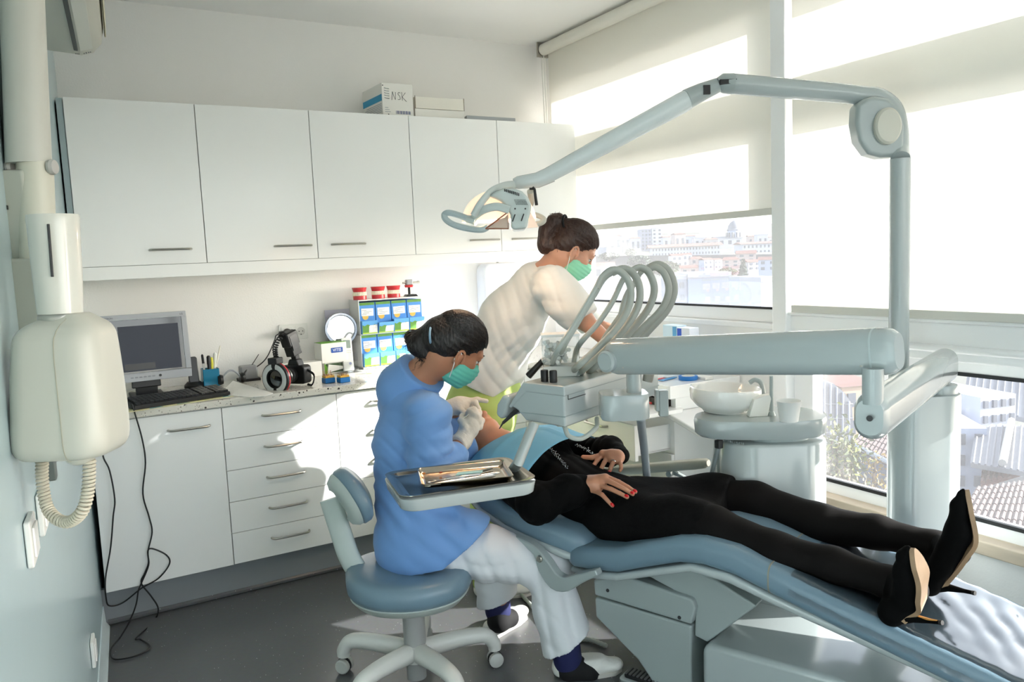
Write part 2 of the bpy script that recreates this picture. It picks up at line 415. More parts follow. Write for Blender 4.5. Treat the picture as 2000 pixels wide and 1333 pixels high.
def blind_mat():
    m = bpy.data.materials.new('blind_fabric'); m.use_nodes = True; nt = m.node_tree; nt.nodes.clear()
    o = nt.nodes.new('ShaderNodeOutputMaterial'); d = nt.nodes.new('ShaderNodeBsdfDiffuse'); t = nt.nodes.new('ShaderNodeBsdfTranslucent')
    d.inputs[0].default_value = (*lin('e7e4db'), 1); t.inputs[0].default_value = (*lin('f8f6f0'), 1)
    mx = nt.nodes.new('ShaderNodeMixShader'); mx.inputs[0].default_value = .145
    nt.links.new(d.outputs[0], mx.inputs[1]); nt.links.new(t.outputs[0], mx.inputs[2]); nt.links.new(mx.outputs[0], o.inputs[0]); return m
Mblind = blind_mat()
Mpane = glassmat('window_glass', (.97, .98, .98), .03, .0, .15)
Mpane2 = glassmat('window_glass_less_veil', (.97, .98, .98), .022, .0, .2)

# ================================================================== ROOM
H = 2.71
YN = -5.6
g = G(); g.bb(-.2, 3.45, YN, .2, -.12, 0); struct('floor', g, Mfloor)
g = G(); g.bb(-.2, 3.45, YN, .2, H, H+.15); struct('ceiling', g, Mceil)
g = G(); g.bb(.2, 3.45, 0, .2, 0, H); struct('wall_back', g, Mwall)
def xl(y): return .56+.065*y
g = G()
for a in ((-.2, 3.45, 0, .75), (-.2, 3.45, 2.55, H), (-.2, .7, .75, 2.55), (3.1, 3.45, .75, 2.55)): g.bb(a[0], a[1], YN-.15, YN, a[2], a[3])
struct('wall_front', g, Mwall)
g = G()
for a in ((.7, 3.1, .75, .81), (.7, 3.1, 2.49, 2.55), (.7, .76, .75, 2.55), (3.04, 3.1, .75, 2.55), (1.87, 1.93, .75, 2.55)): g.bb(a[0], a[1], YN-.10, YN-.04, a[2], a[3])
w3 = struct('added_fill_window', g, Mframe, bevel=.004)  # unseen window added behind the camera to let in fill light
for a in ((.76, 1.87), (1.93, 3.04)):
    g = G(); g.bb(a[0], a[1], YN-.072, YN-.066, .81, 2.49); obj('pane', g, Mpane2, w3)
g = G(); g.prism([(xl(0.1), .1), (xl(YN), YN), (xl(YN)-.15, YN), (xl(0.1)-.15, .1)], (0, 0, 0), (1, 0, 0), (0, 1, 0), H); struct('wall_left', g, Mleft)
# window wall: parapets, mullions, lintel
XW = 3.17
g = G(); g.bb(XW, XW+.25, -1.80, 0, 0, 1.10)
g.bb(XW+.0, XW+.25, YN, -1.80, 0, .372); g.bb(XW, XW+.25, YN, 0, 2.50, H); g.bb(XW, XW+.25, -.10, 0, 1.10, 2.5)
struct('wall_right', g, Mwall)
g = G(); g.bb(XW-.03, XW+.06, YN, -1.83, .372, .422); struct('trim_1', g, Mstone, bevel=.006)      # stone sill under the low pane
g = G(); g.bb(XW-.02, XW+.1, -1.80, -.02, 1.095, 1.118); struct('trim_2', g, Mframe, bevel=.004)
# window 1 : behind the first blind
g = G(); x0, x1 = XW+.03, XW+.09
for a in ((-1.78, -.10, 1.118, 1.180), (-1.78, -.10, 1.965, 2.165), (-1.78, -.10, 2.455, 2.50), (-.16, -.10, 1.18, 2.455), (-1.84, -1.735, 1.10, 2.50)): g.bb(x0, x1, *a)
w1 = struct('window_1', g, Mframe, bevel=.004)
g = G(); g.bb(x0-.004, x0+.01, -1.735, -.16, 1.178, 1.188); g.bb(x0-.004, x0+.01, -.168, -.16, 1.18, 1.96); obj('gasket', g, Mgasket, w1)
for a in ((1.185, 1.968), (2.162, 2.458)):
    g = G(); g.bb(XW+.055, XW+.061, -1.74, -.155, *a); obj('pane', g, Mpane, w1)
# window 2 : tall window by the chair, low pane under a transom
g = G()
for a in ((YN, -1.84, .422, .472), (YN, -1.84, .985, 1.18), (YN, -1.84, 1.965, 2.165), (YN, -1.84, 2.455, 2.50), (-1.895, -1.84, .422, 2.5), (-4.62, -4.54, .422, 2.5)): g.bb(x0, x1, *a)
w2 = struct('window_2', g, Mframe, bevel=.004)
g = G(); g.bb(x0-.004, x0+.012, -4.54, -1.895, .468, .482); g.bb(x0-.004, x0+.012, -4.54, -1.895, .975, .988); g.bb(x0-.004, x0+.012, -1.912, -1.895, .47, .985); obj('gasket', g, Mgasket, w2)
for n_, a in enumerate(((.478, .98), (1.175, 1.968), (2.162, 2.458))):
    g = G(); g.bb(XW+.055, XW+.061, -4.55, -1.89, *a); obj('pane', g, Mpane2 if n_ == 0 else Mpane, w2)
g = G(); g.bb(XW-.05, x0, YN, -1.83, 1.165, 1.182); g.bb(XW-.03, x0, YN, -1.83, 1.03, 1.165); struct('trim_3', g, Mframe, bevel=.008)   # inner transom board
g = G(); g.tube([(XW-.035, -1.9, 1.075), (XW-.035, YN, 1.075)], .014); struct('trim_4', g, Mframe)
g = G(); g.bb(XW-.06, x0, -1.865, -1.79, .372, 2.5); struct('trim_5', g, Mframe, bevel=.006)            # mullion cover between the two windows
g = G(); g.bb(XW-.012, x0, -1.96, -1.865, .422, 1.03); struct('trim_6', g, Mframe, bevel=.004)

# ------------------------------------------------------------------ roller blinds
def blind(nm, y0, y1, zb, label):
    t = thing(nm, label, 'roller blind', (3.12, (y0+y1)/2, zb))
    g = G(); n = 40
    top = 2.665; P = []
    for i in range(n+1):
        y = y0+(y1-y0)*i/n; P.append([(3.12+.0015*math.sin(i*1.3)*(1-j/12), y, zb+(top-zb)*j/12) for j in range(13)])
    vs = [p for r in P for p in r]; fs = [(i*13+j, (i+1)*13+j, (i+1)*13+j+1, i*13+j+1) for i in range(n) for j in range(12)]
    g.add(vs, fs, True); obj('fabric', g, Mblind, t)
    g = G(); g.bb(3.112, 3.128, y0-.006, y1+.006, zb-.026, zb+.004); obj('bottom_bar', g, mat('blind_bar', 'd4d2ca', .5), t, bevel=.003)
    g = G(); g.tube([(3.095, y0-.01, 2.668), (3.095, y1+.01, 2.668)], .034, 20); obj('roller_tube', g, mat('blind_roller', 'e6e2d8', .5), t)
    for y in (y0-.02, y1+.02):
        g = G(); g.bb(3.055, 3.13, y-.006, y+.006, 2.625, H-.001); obj('bracket', g, Mmetal, t)
    return t
b1 = blind('roller_blind', -1.785, -.105, 1.612, 'cream roller blind half raised over the city view beside the wall cabinets')
g = G(); g.tube(spline([(3.085, -.085, 2.63), (3.09, -.088, 2.2), (3.088, -.085, 1.75), (3.08, -.10, 1.70), (3.086, -.115, 1.75), (3.09, -.112, 2.2), (3.085, -.11, 2.63)]), .003, 8); obj('pull_cord', g, Mwhitepl, b1)
b2 = blind('roller_blind', -4.55, -1.895, 1.205, 'wide cream roller blind pulled down to the transom behind the lamp post')

# ------------------------------------------------------------------ wall cabinets
def handle(g, a, b, out, r=.0052, h=.026):
    """bow handle from a to b standing off along out"""
    a = np.array(a); b = np.array(b); o = np.array(out, float); d = (b-a)/np.linalg.norm(b-a)
    g.tube(spline([a, a+o*h*.55+d*.004, a+o*h+d*.02, (a+b)/2+o*h*1.08, b+o*h-d*.02, b+o*h*.55-d*.004, b], 5), r, 8)
XU, WU = .5677, .511
hx = [(.845, 1.017), (1.385, 1.56), (1.66, 1.83), (2.42, 2.595), (2.68, 2.845)]
wl_ = ['white wall cabinet above the computer monitor, first of the row', 'white wall cabinet between the monitor side and the carton side, second in the row',
       'white wall cabinet under the carton marked NSK, third in the row', 'white wall cabinet under the plain white carton, behind the lamp head',
       'white wall cabinet next to the roller blind, last of the row']
for i in range(5):
    xa, xb = XU+i*WU, XU+(i+1)*WU
    t = thing('wall_cabinet', wl_[i], 'cabinet', ((xa+xb)/2, -.17, 1.491), 'white wall cabinets')
    g = G(); g.bb(xa+.0005, xb-.0005, -.331, -.002, 1.491, 2.192); obj('body', g, Mlam, t, bevel=.001)
    g = G(); g.bb(xa+.0018, xb-.0018, -.351, -.332, 1.492, 2.194); d = obj('door', g, Mlam, t, bevel=.0012)
    g = G(); handle(g, (hx[i][0], -.351, 1.556), (hx[i][1], -.351, 1.556), (0, -1, 0)); obj('handle', g, Mmetal, d)
g = G(); g.bb(XU, XU+5*WU, -.350, -.328, 1.434, 1.490); struct('trim_7', g, Mlam, bevel=.001)
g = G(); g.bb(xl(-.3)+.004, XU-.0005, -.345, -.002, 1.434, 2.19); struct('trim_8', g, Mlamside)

# ------------------------------------------------------------------ base cabinets
XB, WB = .539, .5085
t = thing('base_cabinet', 'white base cabinet with one tall door under the computer', 'cabinet', (XB+WB/2, -.3, .157))
g = G(); g.bb(XB+.026, XB+WB-.001, -.58, -.002, .157, .868); obj('body', g, Mlam, t)
g = G(); g.bb(XB+.002, XB+WB-.0018, -.60, -.581, .158, .862); d = obj('door', g, Mlam, t, bevel=.0012)
g = G(); handle(g, (.829, -.60, .795), (.995, -.60, .795), (0, -1, 0)); obj('handle', g, Mmetal, d)
dl = ['white five drawer unit beside the tall door, under the camera', 'white five drawer unit behind the stool, sunlit drawers', 'white five drawer unit behind the seated dentist', 'white five drawer unit in the corner by the dispenser']
for k in range(4):
    xa = XB+WB*(k+1); xb = xa+WB
    t = thing('drawer_unit', dl[k], 'cabinet', ((xa+xb)/2, -.3, .157), 'white drawer units')
    g = G(); g.bb(xa+.001, xb-.001, -.58, -.002, .157, .868); obj('body', g, Mlam, t)
    for j in range(5):
        z0 = .158+j*.1408
        g = G(); g.bb(xa+.0018, xb-.0018, -.60, -.581, z0+.0012, z0+.1396); d = obj('drawer', g, Mlam, t, bevel=.0012)
        g = G(); xm = (xa+xb)/2; handle(g, (xm-.085, -.60, z0+.085), (xm+.085, -.60, z0+.085), (0, -1, 0)); obj('handle', g, Mmetal, d)
g = G(); g.bb(xl(-.58), XB+WB*5, -.55, -.53, .0, .157); struct('baseboard_back', g, mat('grey_plinth', '878b8f', .45, var=.02), bevel=.002)
g = G(); g.tube([(XB, -.545, .012), (XB+WB*5, -.545, .012)], .014, 10); struct('baseboard_trim', g, Mfloor)
g = G(); g.prism([(0, 0), (.02, 0), (.008, .02), (.004, .09), (0, .09)], (xl(YN), YN, 0), (1, 0, 0), (0, 0, 1), -(abs(YN)-.56)); 
for i, p in enumerate(g.v): g.v[i] = (p[0]+xl(p[1])-xl(YN)+.0, p[1], p[2])
struct('baseboard_left', g, mat('pale_baseboard', 'd5e2e5', .35))
g = G(); g.bb(xl(-.62)+.006, XW-.002, -.622, -.001, .870, .900); worktop = solo('worktop', g, Mterr, 'speckled terrazzo worktop over the base cabinets', 'worktop', bevel=.003)

# ------------------------------------------------------------------ cartons on the wall cabinets
zt = 2.195
Y0 = -.33
t = thing('carton', 'white carton with a blue band and handwritten NSK on top of the cabinets', 'box', (2.03, -.2, zt))
xa, xb, h = 1.982, 2.150, .163
a = np.array([xa, -.31, zt]); 
g = G(); g.prism([(0, 0), (xb-xa, 0), (xb-xa+.0, .25), (-.012, .25)], a, (1, 0, 0), (0, 1, 0), h); obj('box_body', g, Mpaper, t, bevel=.002)
Mbandblue = mat('print_blue', '2f93bd', .6); Mprintnavy = mat('print_navy', '3c4f8c', .6); Mprintgrey = mat('print_grey', '9aa0a8', .6)
g = G()
g.quad((xa-.0015, -.309, zt+.075), (xa-.0132, -.062, zt+.075), (xa-.0132, -.062, zt+.108), (xa-.0015, -.309, zt+.108)); obj('printed_band', g, Mbandblue, t)
g = G()
for j in range(6):
    z = zt+.02+j*.008
    g.quad((xa-.0012, -.30, z), (xa-.0128, -.07-.02*(j % 3), z), (xa-.0128, -.07-.02*(j % 3), z+.003), (xa-.0012, -.30, z+.003))
for j in range(5): g.quad((xa+.012, -.3108, zt+.092+j*.012), (xa+.038, -.3108, zt+.085+j*.012), (xa+.038, -.3108, zt+.088+j*.012), (xa+.012, -.3108, zt+.088+j*.012))
for j in range(3): g.quad((xa+.012, -.3108, zt+.020+j*.010), (xa+.042-.006*j, -.3108, zt+.020+j*.010), (xa+.042-.006*j, -.3108, zt+.0225+j*.010), (xa+.012, -.3108, zt+.0225+j*.010))
obj('printed_lines', g, Mprintgrey, t)
for dx_, dz_ in ((.006, .150), (.03, .008)):
    g = G(); g.lathe([(.0032, 0), (.0032, .0004)], (xa+dx_, -.3102, zt+dz_), 12, (0, -1, 0)); obj('printed_dot', g, Mink, t)
g = G()
for j in range(16):
    x = xa+.07+j*.0052; g.quad((x, -.3108, zt+.012), (x+.003*(.5+(j*7 % 3)*.35), -.3108, zt+.012), (x+.003*(.5+(j*7 % 3)*.35), -.3108, zt+.028), (x, -.3108, zt+.028))
obj('barcode', g, Mprintnavy, t)
def stroke(pts, o, ax, ay, r, m, parent, nm='handwriting'):
    o = np.array(o, float); g = G()
    for pl in pts: g.tube([o+x*np.array(ax)+y*np.array(ay) for x, y in pl], r, 6)
    return obj(nm, g, m, parent)
stroke([[(0, 0), (.004, .03), (.005, .042), (.012, .02), (.02, .002), (.022, .04)], spline([(.048, .036), (.04, .04), (.036, .03), (.045, .02), (.046, .006), (.034, .004)], 4), [(.056, .042), (.058, 0)], [(.076, .04), (.058, .018), (.08, -.004)]], (2.033, -.3105, zt+.08), (1, 0, 0), (0, 0, 1), .0011, Mink, t)
t = thing('carton', 'plain white low carton with a folded lid on top of the cabinets', 'box', (2.3, -.2, zt))
g = G(); g.bb(2.158, 2.442, -.31, -.05, zt, zt+.045); obj('box_body', g, Mpaper, t, bevel=.0015)
g = G(); g.bb(2.160, 2.440, -.312, -.05, zt+.047, zt+.105); obj('box_lid', g, mat('paper_ivory', 'e9e5da', .7), t, bevel=.0015)
g = G(); g.bb(2.1585, 2.1615, -.313, -.311, zt+.045, zt+.11); g.bb(2.4385, 2.4415, -.313, -.311, zt+.045, zt+.11); obj('lid_edge', g, mat('cardboard_edge', '8a7f6c', .8), t)
g = G(); g.prism([(0, 0), (.30, 0), (.27, .16), (.03, .16)], (2.447, -.325, zt), (1, 0, 0), (0, 1, 0), .022); solo('flat_box', g, mat('silver_grey_card', 'aeb2b6', .5), 'thin grey flat box lying on the cabinet beside the cartons', 'box', bevel=.002)

# ------------------------------------------------------------------ air conditioner high on the blue wall
def wl(y, dx, z): return np.array([xl(y)+dx, y, z])
t = thing('air_conditioner', 'cream split air conditioner high on the pale blue wall', 'air conditioner', wl(-1.0, 0, 2.27))
wdir = np.array([.065, 1, 0]); wdir /= np.linalg.norm(wdir); wn_ = np.array([wdir[1], -wdir[0], 0])
ya = -.79; L = .84; o = wl(ya, .002, 0)
prof = [(0, 2.27), (.10, 2.262), (.125, 2.258), (.165, 2.27), (.195, 2.305), (.205, 2.36), (.205, 2.50), (.18, 2.55), (0, 2.55)]
g = G(); g.prism([(x, z) for x, z in prof], o, wn_, (0, 0, 1), L); obj('housing', g, Mcream, t, bevel=.006)
gg = G(); gg.prism([(.206, 2.33), (.212, 2.33), (.216, 2.40), (.212, 2.52), (.206, 2.52)], o, wn_, (0, 0, 1), L-.004); obj('front_panel', gg, mat('cream_panel', 'd6cfae', .35), t, bevel=.003)
gg = G(); gg.prism([(.104, 2.256), (.116, 2.254), (.118, 2.262), (.104, 2.264)], o-wdir*.08, wn_, (0, 0, 1), L-.16); obj('air_slot', gg, Mblack, t)
gg = G(); gg.prism([(.124, 2.2545), (.164, 2.2655), (.163, 2.270), (.124, 2.260)], o-wdir*.08, wn_, (0, 0, 1), L-.16); obj('flap', gg, mat('cream_flap', 'd3d2c8', .4), t, bevel=.001)
gg = G()
for j, (dx, dy) in enumerate(((.108, .03), (.113, .03), (.118, .03), (.135, .03), (.142, .026), (.142, .036), (.15, .03), (.156, .03))):
    p = o+wn_*dx-wdir*dy; zz = 2.2585+max(0, dx-.125)*.3; gg.box(p+np.array([0, 0, zz-.002]), (.003, .006, .002), rotz(-.065))
obj('indicator_marks', gg, mat('marks_grey', '666870', .5), t)
# ================================================================== THINGS ON THE WORKTOP
ZT = .9002
def wt(px, py, y): p = onY(px, py, y); return np.array([p[0], y, ZT])
X_, Y_, Z_ = np.array([1., 0, 0]), np.array([0, 1., 0]), np.array([0, 0, 1.])
# ---- monitor
a = math.radians(2); c = np.array([.795, -.30, 0])
mx = np.array([math.cos(a), math.sin(a), 0]); tilt = math.radians(5)
my = np.array([-math.sin(a)*math.sin(tilt)*-1, math.cos(a)*math.sin(tilt), math.cos(tilt)]); my = my-mx*(my@mx); my /= np.linalg.norm(my); mz = np.cross(mx, my)   # mz faces the room
t = thing('computer_monitor', 'silver framed computer monitor with a dark screen on the worktop', 'monitor', (c[0], -.22, ZT))
mo = np.array([.790, -.30, 1.128])
def mp(x, y, z=0): return mo+x*mx+y*my+z*mz
g = G(); w2_, h2_ = .188, .150
g.prism(rrect(.376, .300, .006), mp(0, 0, -.03), mx, my, .028); obj('housing', g, Msilver, t, bevel=.003)
g = G()
for (x0_, x1_, y0_, y1_) in ((-.188, .188, .126, .15), (-.188, .188, -.15, -.112), (-.188, -.166, -.112, .126), (.166, .188, -.112, .126)): g.prism([(x0_, y0_), (x1_, y0_), (x1_, y1_), (x0_, y1_)], mp(0, 0, -.002), mx, my, .008)
bz = obj('bezel', g, Msilver, t, bevel=.0015)
g = G(); g.prism([(-.166, -.112), (.166, -.112), (.166, .126), (-.166, .126)], mp(0, 0, -.001), mx, my, .002); sc_ = obj('screen', g, Mscreen, t)
g = G(); g.prism([(-.098, -.104), (.15, -.104), (.15, .098), (-.098, .098)], mp(0, 0, .0012), mx, my, .0004); obj('picture', g, emitmat('screen_blue_grey', '20242d', .35), sc_)
g = G(); g.prism([(-.085, -.098), (.04, -.098), (.04, -.07), (-.085, -.07)], mp(0, 0, .0017), mx, my, .0003); obj('dark_box', g, mat('screen_dark', '08090c', .3), sc_)
for j in range(6):
    g = G(); g.prism(rrect(.012, .006, .002), mp(-.06+j*.0175, -.131, .006), mx, my, .0015); obj('button', g, mat('button_grey', '8b8d92', .4), bz)
g = G(); g.lathe([(.006, 0), (.006, .002)], mp(.055, -.131, .006), 14, mz); obj('power_button', g, Mdark, bz)
txt('maker_mark', 'FLATRON', mp(-.135, .137, .006), mx, my, .010, Mdark, bz); txt('model_mark', 'LG', mp(.168, .137, .006), mx, my, .011, Mdark, bz)
g = G(); g.prism([(-.06, -.12), (.06, -.12), (.055, .03), (-.055, .03)], mp(0, -.06, -.032), mx, my, -.03); g.bb(.72, .86, -.30, -.14, ZT, ZT+.012); g.bb(.745, .835, -.27, -.225, ZT, 1.06); obj('stand', g, Mblack, t, bevel=.004)
# ---- sheets under the keyboard
kb0 = onZ(262, 793, ZT+.02); kb1 = onZ(440, 766, ZT+.02); kx = kb1-kb0; kx[2] = 0; kl = np.linalg.norm(kx); kx /= kl; ky = np.array([-kx[1], kx[0], 0])
g = G(); o = kb0.copy(); o[2] = ZT; g.prism([(-.03, -.03), (.43, -.035), (.47, .0), (.45, .05), (-.02, .06)], o, kx, ky, .0008)
pm = mat('printed_sheet', 'ece3b4', .5, var=.12, vscale=22); t = solo('paper_sheet', g, pm, 'yellow printed sheet lying under the keyboard', 'paper')
for q in ((.05, -.02, '3c9db5'), (.16, -.022, '5d8f86'), (.25, -.012, 'c9c27a'), (.36, -.018, '3c9db5'), (.41, -.006, '3c9db5')):
    g = G(); g.prism([(q[0], q[1]), (q[0]+.06, q[1]+.004), (q[0]+.05, q[1]+.018), (q[0]+.01, q[1]+.016)], o+np.array([0, 0, .0009]), kx, ky, .0002)
    o2 = obj('printed_patch', g, mat('print_'+q[2], q[2], .5), None); o2.parent = t; o2.data.transform(Matrix.Translation(-Vector(t.location)))
# ---- keyboard
t = thing('keyboard', 'black computer keyboard at the worktop edge in front of the monitor', 'keyboard', kb0)
kd = .155; kn = np.array([0, 0, 1.])*math.cos(.09)-ky*math.sin(.09); kyy = ky*math.cos(.09)+Z_*math.sin(.09)
o = kb0.copy(); o[2] = ZT+.001
g = G(); g.prism([(0, 0), (kd, 0), (kd, .032), (0, .018)], o, ky, Z_, kl*1.06); obj('case', g, Mblack, t, bevel=.003)
oo = o+Z_*.018
keym = G()
for r in range(6):
    yk = .012+r*.0225; xk = .012
    for c_ in range(20):
        if c_ in (14,): xk += .008
        if c_ in (17,): xk += .006
        wdt = kl*1.06/21.6
        if r == 5 and c_ in (1, 5, 10): xk += .0; 
        kc_ = oo+kx*(xk+wdt/2)+kyy*(yk+.009)+kn*.004
        g = G(); R = np.column_stack([kx, kyy, kn]); g.prism([(-wdt*.44, -.0085), (wdt*.44, -.0085), (wdt*.44, .0085), (-wdt*.44, .0085)], kc_-kn*.004, kx, kyy, .007)
        obj('key', g, mat('key_black', '1d1e20', .35), t); xk += wdt
# ---- phone on its cradle
p0 = wt(378, 738, -.13)
t = thing('cordless_phone', 'black cordless phone standing in its cradle by the monitor', 'phone', p0)
g = G(); g.lathe([(.045, 0), (.045, .012), (.03, .028), (.0, .03)], p0, 20, sx=1, sy=1.2); obj('cradle', g, Mblack, t)
R = frame(X_, Z_); g = G(); g.prism(rrect(.046, .125, .012), p0+np.array([.0, .012, .082]), X_, np.array([0, .18, 1]), .02); ph = obj('handset', g, mat('handset_black', '141517', .3), t, bevel=.004)
n_ = np.array([0, -1, .18]); n_ /= np.linalg.norm(n_); up_ = np.array([0, .18, 1]); up_ /= np.linalg.norm(up_)
pf = p0+np.array([0, .012, .082])+n_*.0205
g = G(); g.prism(rrect(.034, .025, .003), p0+np.array([.0, .012, .082])+up_*.03+n_*0.0003, X_, up_, .0005); obj('display', g, mat('lcd_grey', '3c464a', .2), ph)
for r in range(4):
    for q in range(3):
        g = G(); g.prism(rrect(.008, .006, .002), p0+np.array([0, .012, .082])+up_*(-.012-r*.011)+X_*(-.012+q*.012)+n_*.0003, X_, up_, .001); obj('key', g, mat('key_grey', '9b9da0', .4), ph)
# ---- pen cup and its pens
pc = wt(411, 738, -.13)
t = thing('pen_cup', 'translucent blue pen cup on the worktop beside the phone', 'cup', pc)
mb = mat('cup_blue', '1787b0', .15, alpha=.75, coat=.3)
g = G(); w_ = .036
for s1, s2 in ((0, 1), (0, -1), (1, 0), (-1, 0)): g.box(pc+np.array([s1*w_, s2*w_, .042]), (.003 if s1 else w_*2, .003 if s2 else w_*2, .084))
obj('walls', g, mb, t, bevel=.001); g = G(); g.box(pc+Z_*.0015, (w_*2, w_*2, .003)); obj('bottom', g, mb, t)
def pen(dx, dy, lx, ly, L, r, body, label, capm=None, z0=.005):
    b = pc+np.array([dx, dy, z0]); d = np.array([lx, ly, 1.]); d /= np.linalg.norm(d)
    q = thing('pen', label, 'pen', b, 'pens in the blue cup'); g = G(); g.tube([b, b+d*L*.7], r, 10); obj('barrel', g, body, q)
    g = G(); g.tube([b+d*L*.7, b+d*L*.96, b+d*L], [r*1.15, r*1.1, r*.5], 10); obj('pen_cap', g, capm or body, q)
pen(-.022, .0, -.04, .05, .15, .005, Mwhitepl, 'white pen with a black cap standing in the blue cup', Mblack)
pen(-.004, -.012, .02, .08, .142, .0085, Mblack, 'thick black marker standing in the blue cup')
pen(.008, -.004, .03, .05, .132, .007, mat('neon_yellow', 'd9d23a', .4), 'yellow highlighter standing in the blue cup')
pen(.016, .014, .12, .05, .152, .008, Mwhitepl, 'fat white marker standing in the blue cup')
pen(.012, .02, .27, .03, .19, .003, mat('pen_ivory', 'e6e2d4', .4), 'thin white stick leaning out of the blue cup')
pen(-.006, -.024, .25, .02, .075, .006, mat('pen_green', '2f8f55', .4), 'short green pen inside the blue cup')
# ---- headset and grey holder by the wall
hs = wt(452, 738, -.16)
t = thing('headset', 'black and grey headset lying on the worktop next to the pen cup', 'headset', hs)
g = G(); g.tube([hs+np.array([-.055+.11*i/16, .0, .012+.055*math.sin(PI*i/16)]) for i in range(17)], .0045, 8); obj('headband', g, Msilver, t)
for s in (-1, 1):
    g = G(); g.lathe([(.0, -.012), (.022, -.012), (.026, 0), (.022, .012), (0, .012)], hs+np.array([s*.052, 0, .026]), 16, X_); obj('ear_cushion', g, Mblack, t)
ca = onZ(470, 738, ZT); g = G(); pts = [hs+np.array([.04, -.01, .02]), hs+np.array([.06, -.03, .05]), hs+np.array([.075, .0, .062]), hs+np.array([.06, .05, .03]), hs+np.array([.10, .06, .06]), hs+np.array([.16, .11, .12])]
g.tube(spline(pts, 6), .002, 6); obj('cable', g, Mblack, t)
gh = onY(482, 735, -.08); g = G(); g.bb(gh[0]-.035, gh[0]+.045, -.13, -.06, ZT, ZT+.075); t = thing('speaker_box', 'small grey box against the wall behind the camera', 'speaker', (gh[0], -.1, ZT)); obj('box_body', g, mat('box_grey', '8f9092', .5), t, bevel=.008)
g = G(); g.bb(gh[0]-.045, gh[0]+.055, -.14, -.05, ZT, ZT+.012); obj('base', g, Mblack, t)
# ---- paper envelope
e0 = [onZ(428, 771, ZT+.004), onZ(468, 752, ZT+.012), onZ(500, 758, ZT+.010), onZ(533, 768, ZT+.004), onZ(516, 774, ZT+.002), onZ(490, 776, ZT+.002)]
e0[1] = onZ(455, 744, ZT+.03)
g = G(); c_ = sum(e0)/len(e0)+Z_*.012; vs = e0+[c_]+[p*np.array([1, 1, 0])+Z_*ZT for p in e0]; n_ = len(e0)
g.add(vs, [(i, (i+1) % n_, n_) for i in range(n_)]+[(i, (i+1) % n_, n_+1+(i+1) % n_, n_+1+i) for i in range(n_)]+[tuple(range(n_+1, 2*n_+1))])
solo('paper_bag', g, mat('bag_white', 'e4e2dd', .6, bump=.2, bscale=40), 'crumpled white paper bag on the worktop edge before the camera', 'bag')
# ---- socket
sz = onY(573, 648, 0); t = thing('wall_socket', 'white double wall socket with a black plug above the camera', 'socket', (sz[0], 0, sz[2]))
g = G(); g.prism(rrect(.150, .082, .006), (sz[0], -.0005, sz[2]), X_, Z_, .009); obj('plate', g, Mwhitepl, t, bevel=.002)
for s in (-1, 1):
    g = G(); cx_ = sz[0]+s*.036; g.prism(rrect(.058, .058, .004), (cx_, -.0096, sz[2]), X_, Z_, .003); iv = obj('insert', g, Mwhitepl, t, bevel=.001)
    g = G(); g.lathe([(.0215, 0), (.0215, .0012), (.0195, .0012), (.0190, .0005)], (cx_, -.0127, sz[2]), 24, (0, -1, 0)); obj('socket_ring', g, mat('socket_pale_grey', 'cfceca', .5), iv)  # ring in plain pale grey
    for dx in (-.0095, .0095):
        g = G(); g.lathe([(.0027, 0), (.0027, .0010)], (cx_+dx, -.0127, sz[2]), 10, (0, -1, 0)); obj('hole', g, Mblack, iv)
    g = G(); g.bb(cx_-.003, cx_+.003, -.0135, -.0127, sz[2]-.02, sz[2]-.014); obj('earth_clip', g, Mdark, iv)
g = G(); px_ = sz[0]-.036; g.lathe([(.020, 0), (.019, .03), (.012, .045), (0, .046)], (px_, -.013, sz[2]), 16, (0, -1, 0)); g.tube([(px_+.02, -.05, sz[2]+.004), (px_-.05, -.055, sz[2]+.0)], [.013, .011], 10); plug = obj('black_plug', g, Mblack, t, label='black plug')
g = G(); g.tube(spline([(px_-.05, -.055, sz[2]), (px_-.07, -.06, sz[2]-.01), (px_-.085, -.09, sz[2]-.03), (px_-.13, -.12, sz[2]-.10), (px_-.17, -.12, sz[2]-.14), (px_-.24, -.10, sz[2]-.18)], 6), .0028, 8); obj('cord', g, Mblack, plug)
# ---- photo camera with ring flash
k0 = onZ(580, 752, ZT); k0[2] = ZT
t = thing('photo_camera', 'black photo camera with ring flash and flashgun on the worktop', 'camera', k0)
la = onZ(516, 760, ZT)-k0; la[2] = 0; la /= np.linalg.norm(la); la = -la*-1; lx = np.cross(la, Z_)      # lens axis and side axis
la = np.array([-.80, -.60, 0]); lx = np.cross(la, Z_)
bc = k0+np.array([0, 0, .052])
g = G(); g.prism(rrect(.135, .088, .018), bc-la*.03, lx, Z_, -.055 if (np.cross(lx, Z_)@la) < 0 else .055); body = obj('body', g, Mblack, t, bevel=.006)
g = G(); g.prism([(-.035, .04), (.035, .04), (.022, .072), (-.022, .072)], bc-la*.025, lx, Z_, -.045 if (np.cross(lx, Z_)@la) < 0 else .045); obj('prism_housing', g, Mblack, t, bevel=.006)
lc = bc+la*.03
g = G(); g.lathe([(.034, 0), (.036, .02), (.033, .024), (.037, .03), (.037, .06), (.034, .063), (.038, .07), (.04, .1)], lc, 28, la); ln_ = obj('lens', g, mat('lens_black', '1a1b1d', .3, bump=.2, bscale=200), t)
g = G(); g.lathe([(.0372, .042), (.0378, .044), (.0372, .046)], lc, 28, la, cap=False); g.lathe([(.0362, .064), (.0368, .066), (.0362, .068)], lc, 28, la, cap=False); obj('lens_ring', g, Mmetal, ln_)
rc = lc+la*.1
g = G(); g.lathe([(.040, 0), (.072, .0), (.074, .006), (.074, .02), (.068, .024), (.038, .024)], rc, 36, la, cap=False); rf = obj('ring_flash', g, Mblack, t)
g = G()
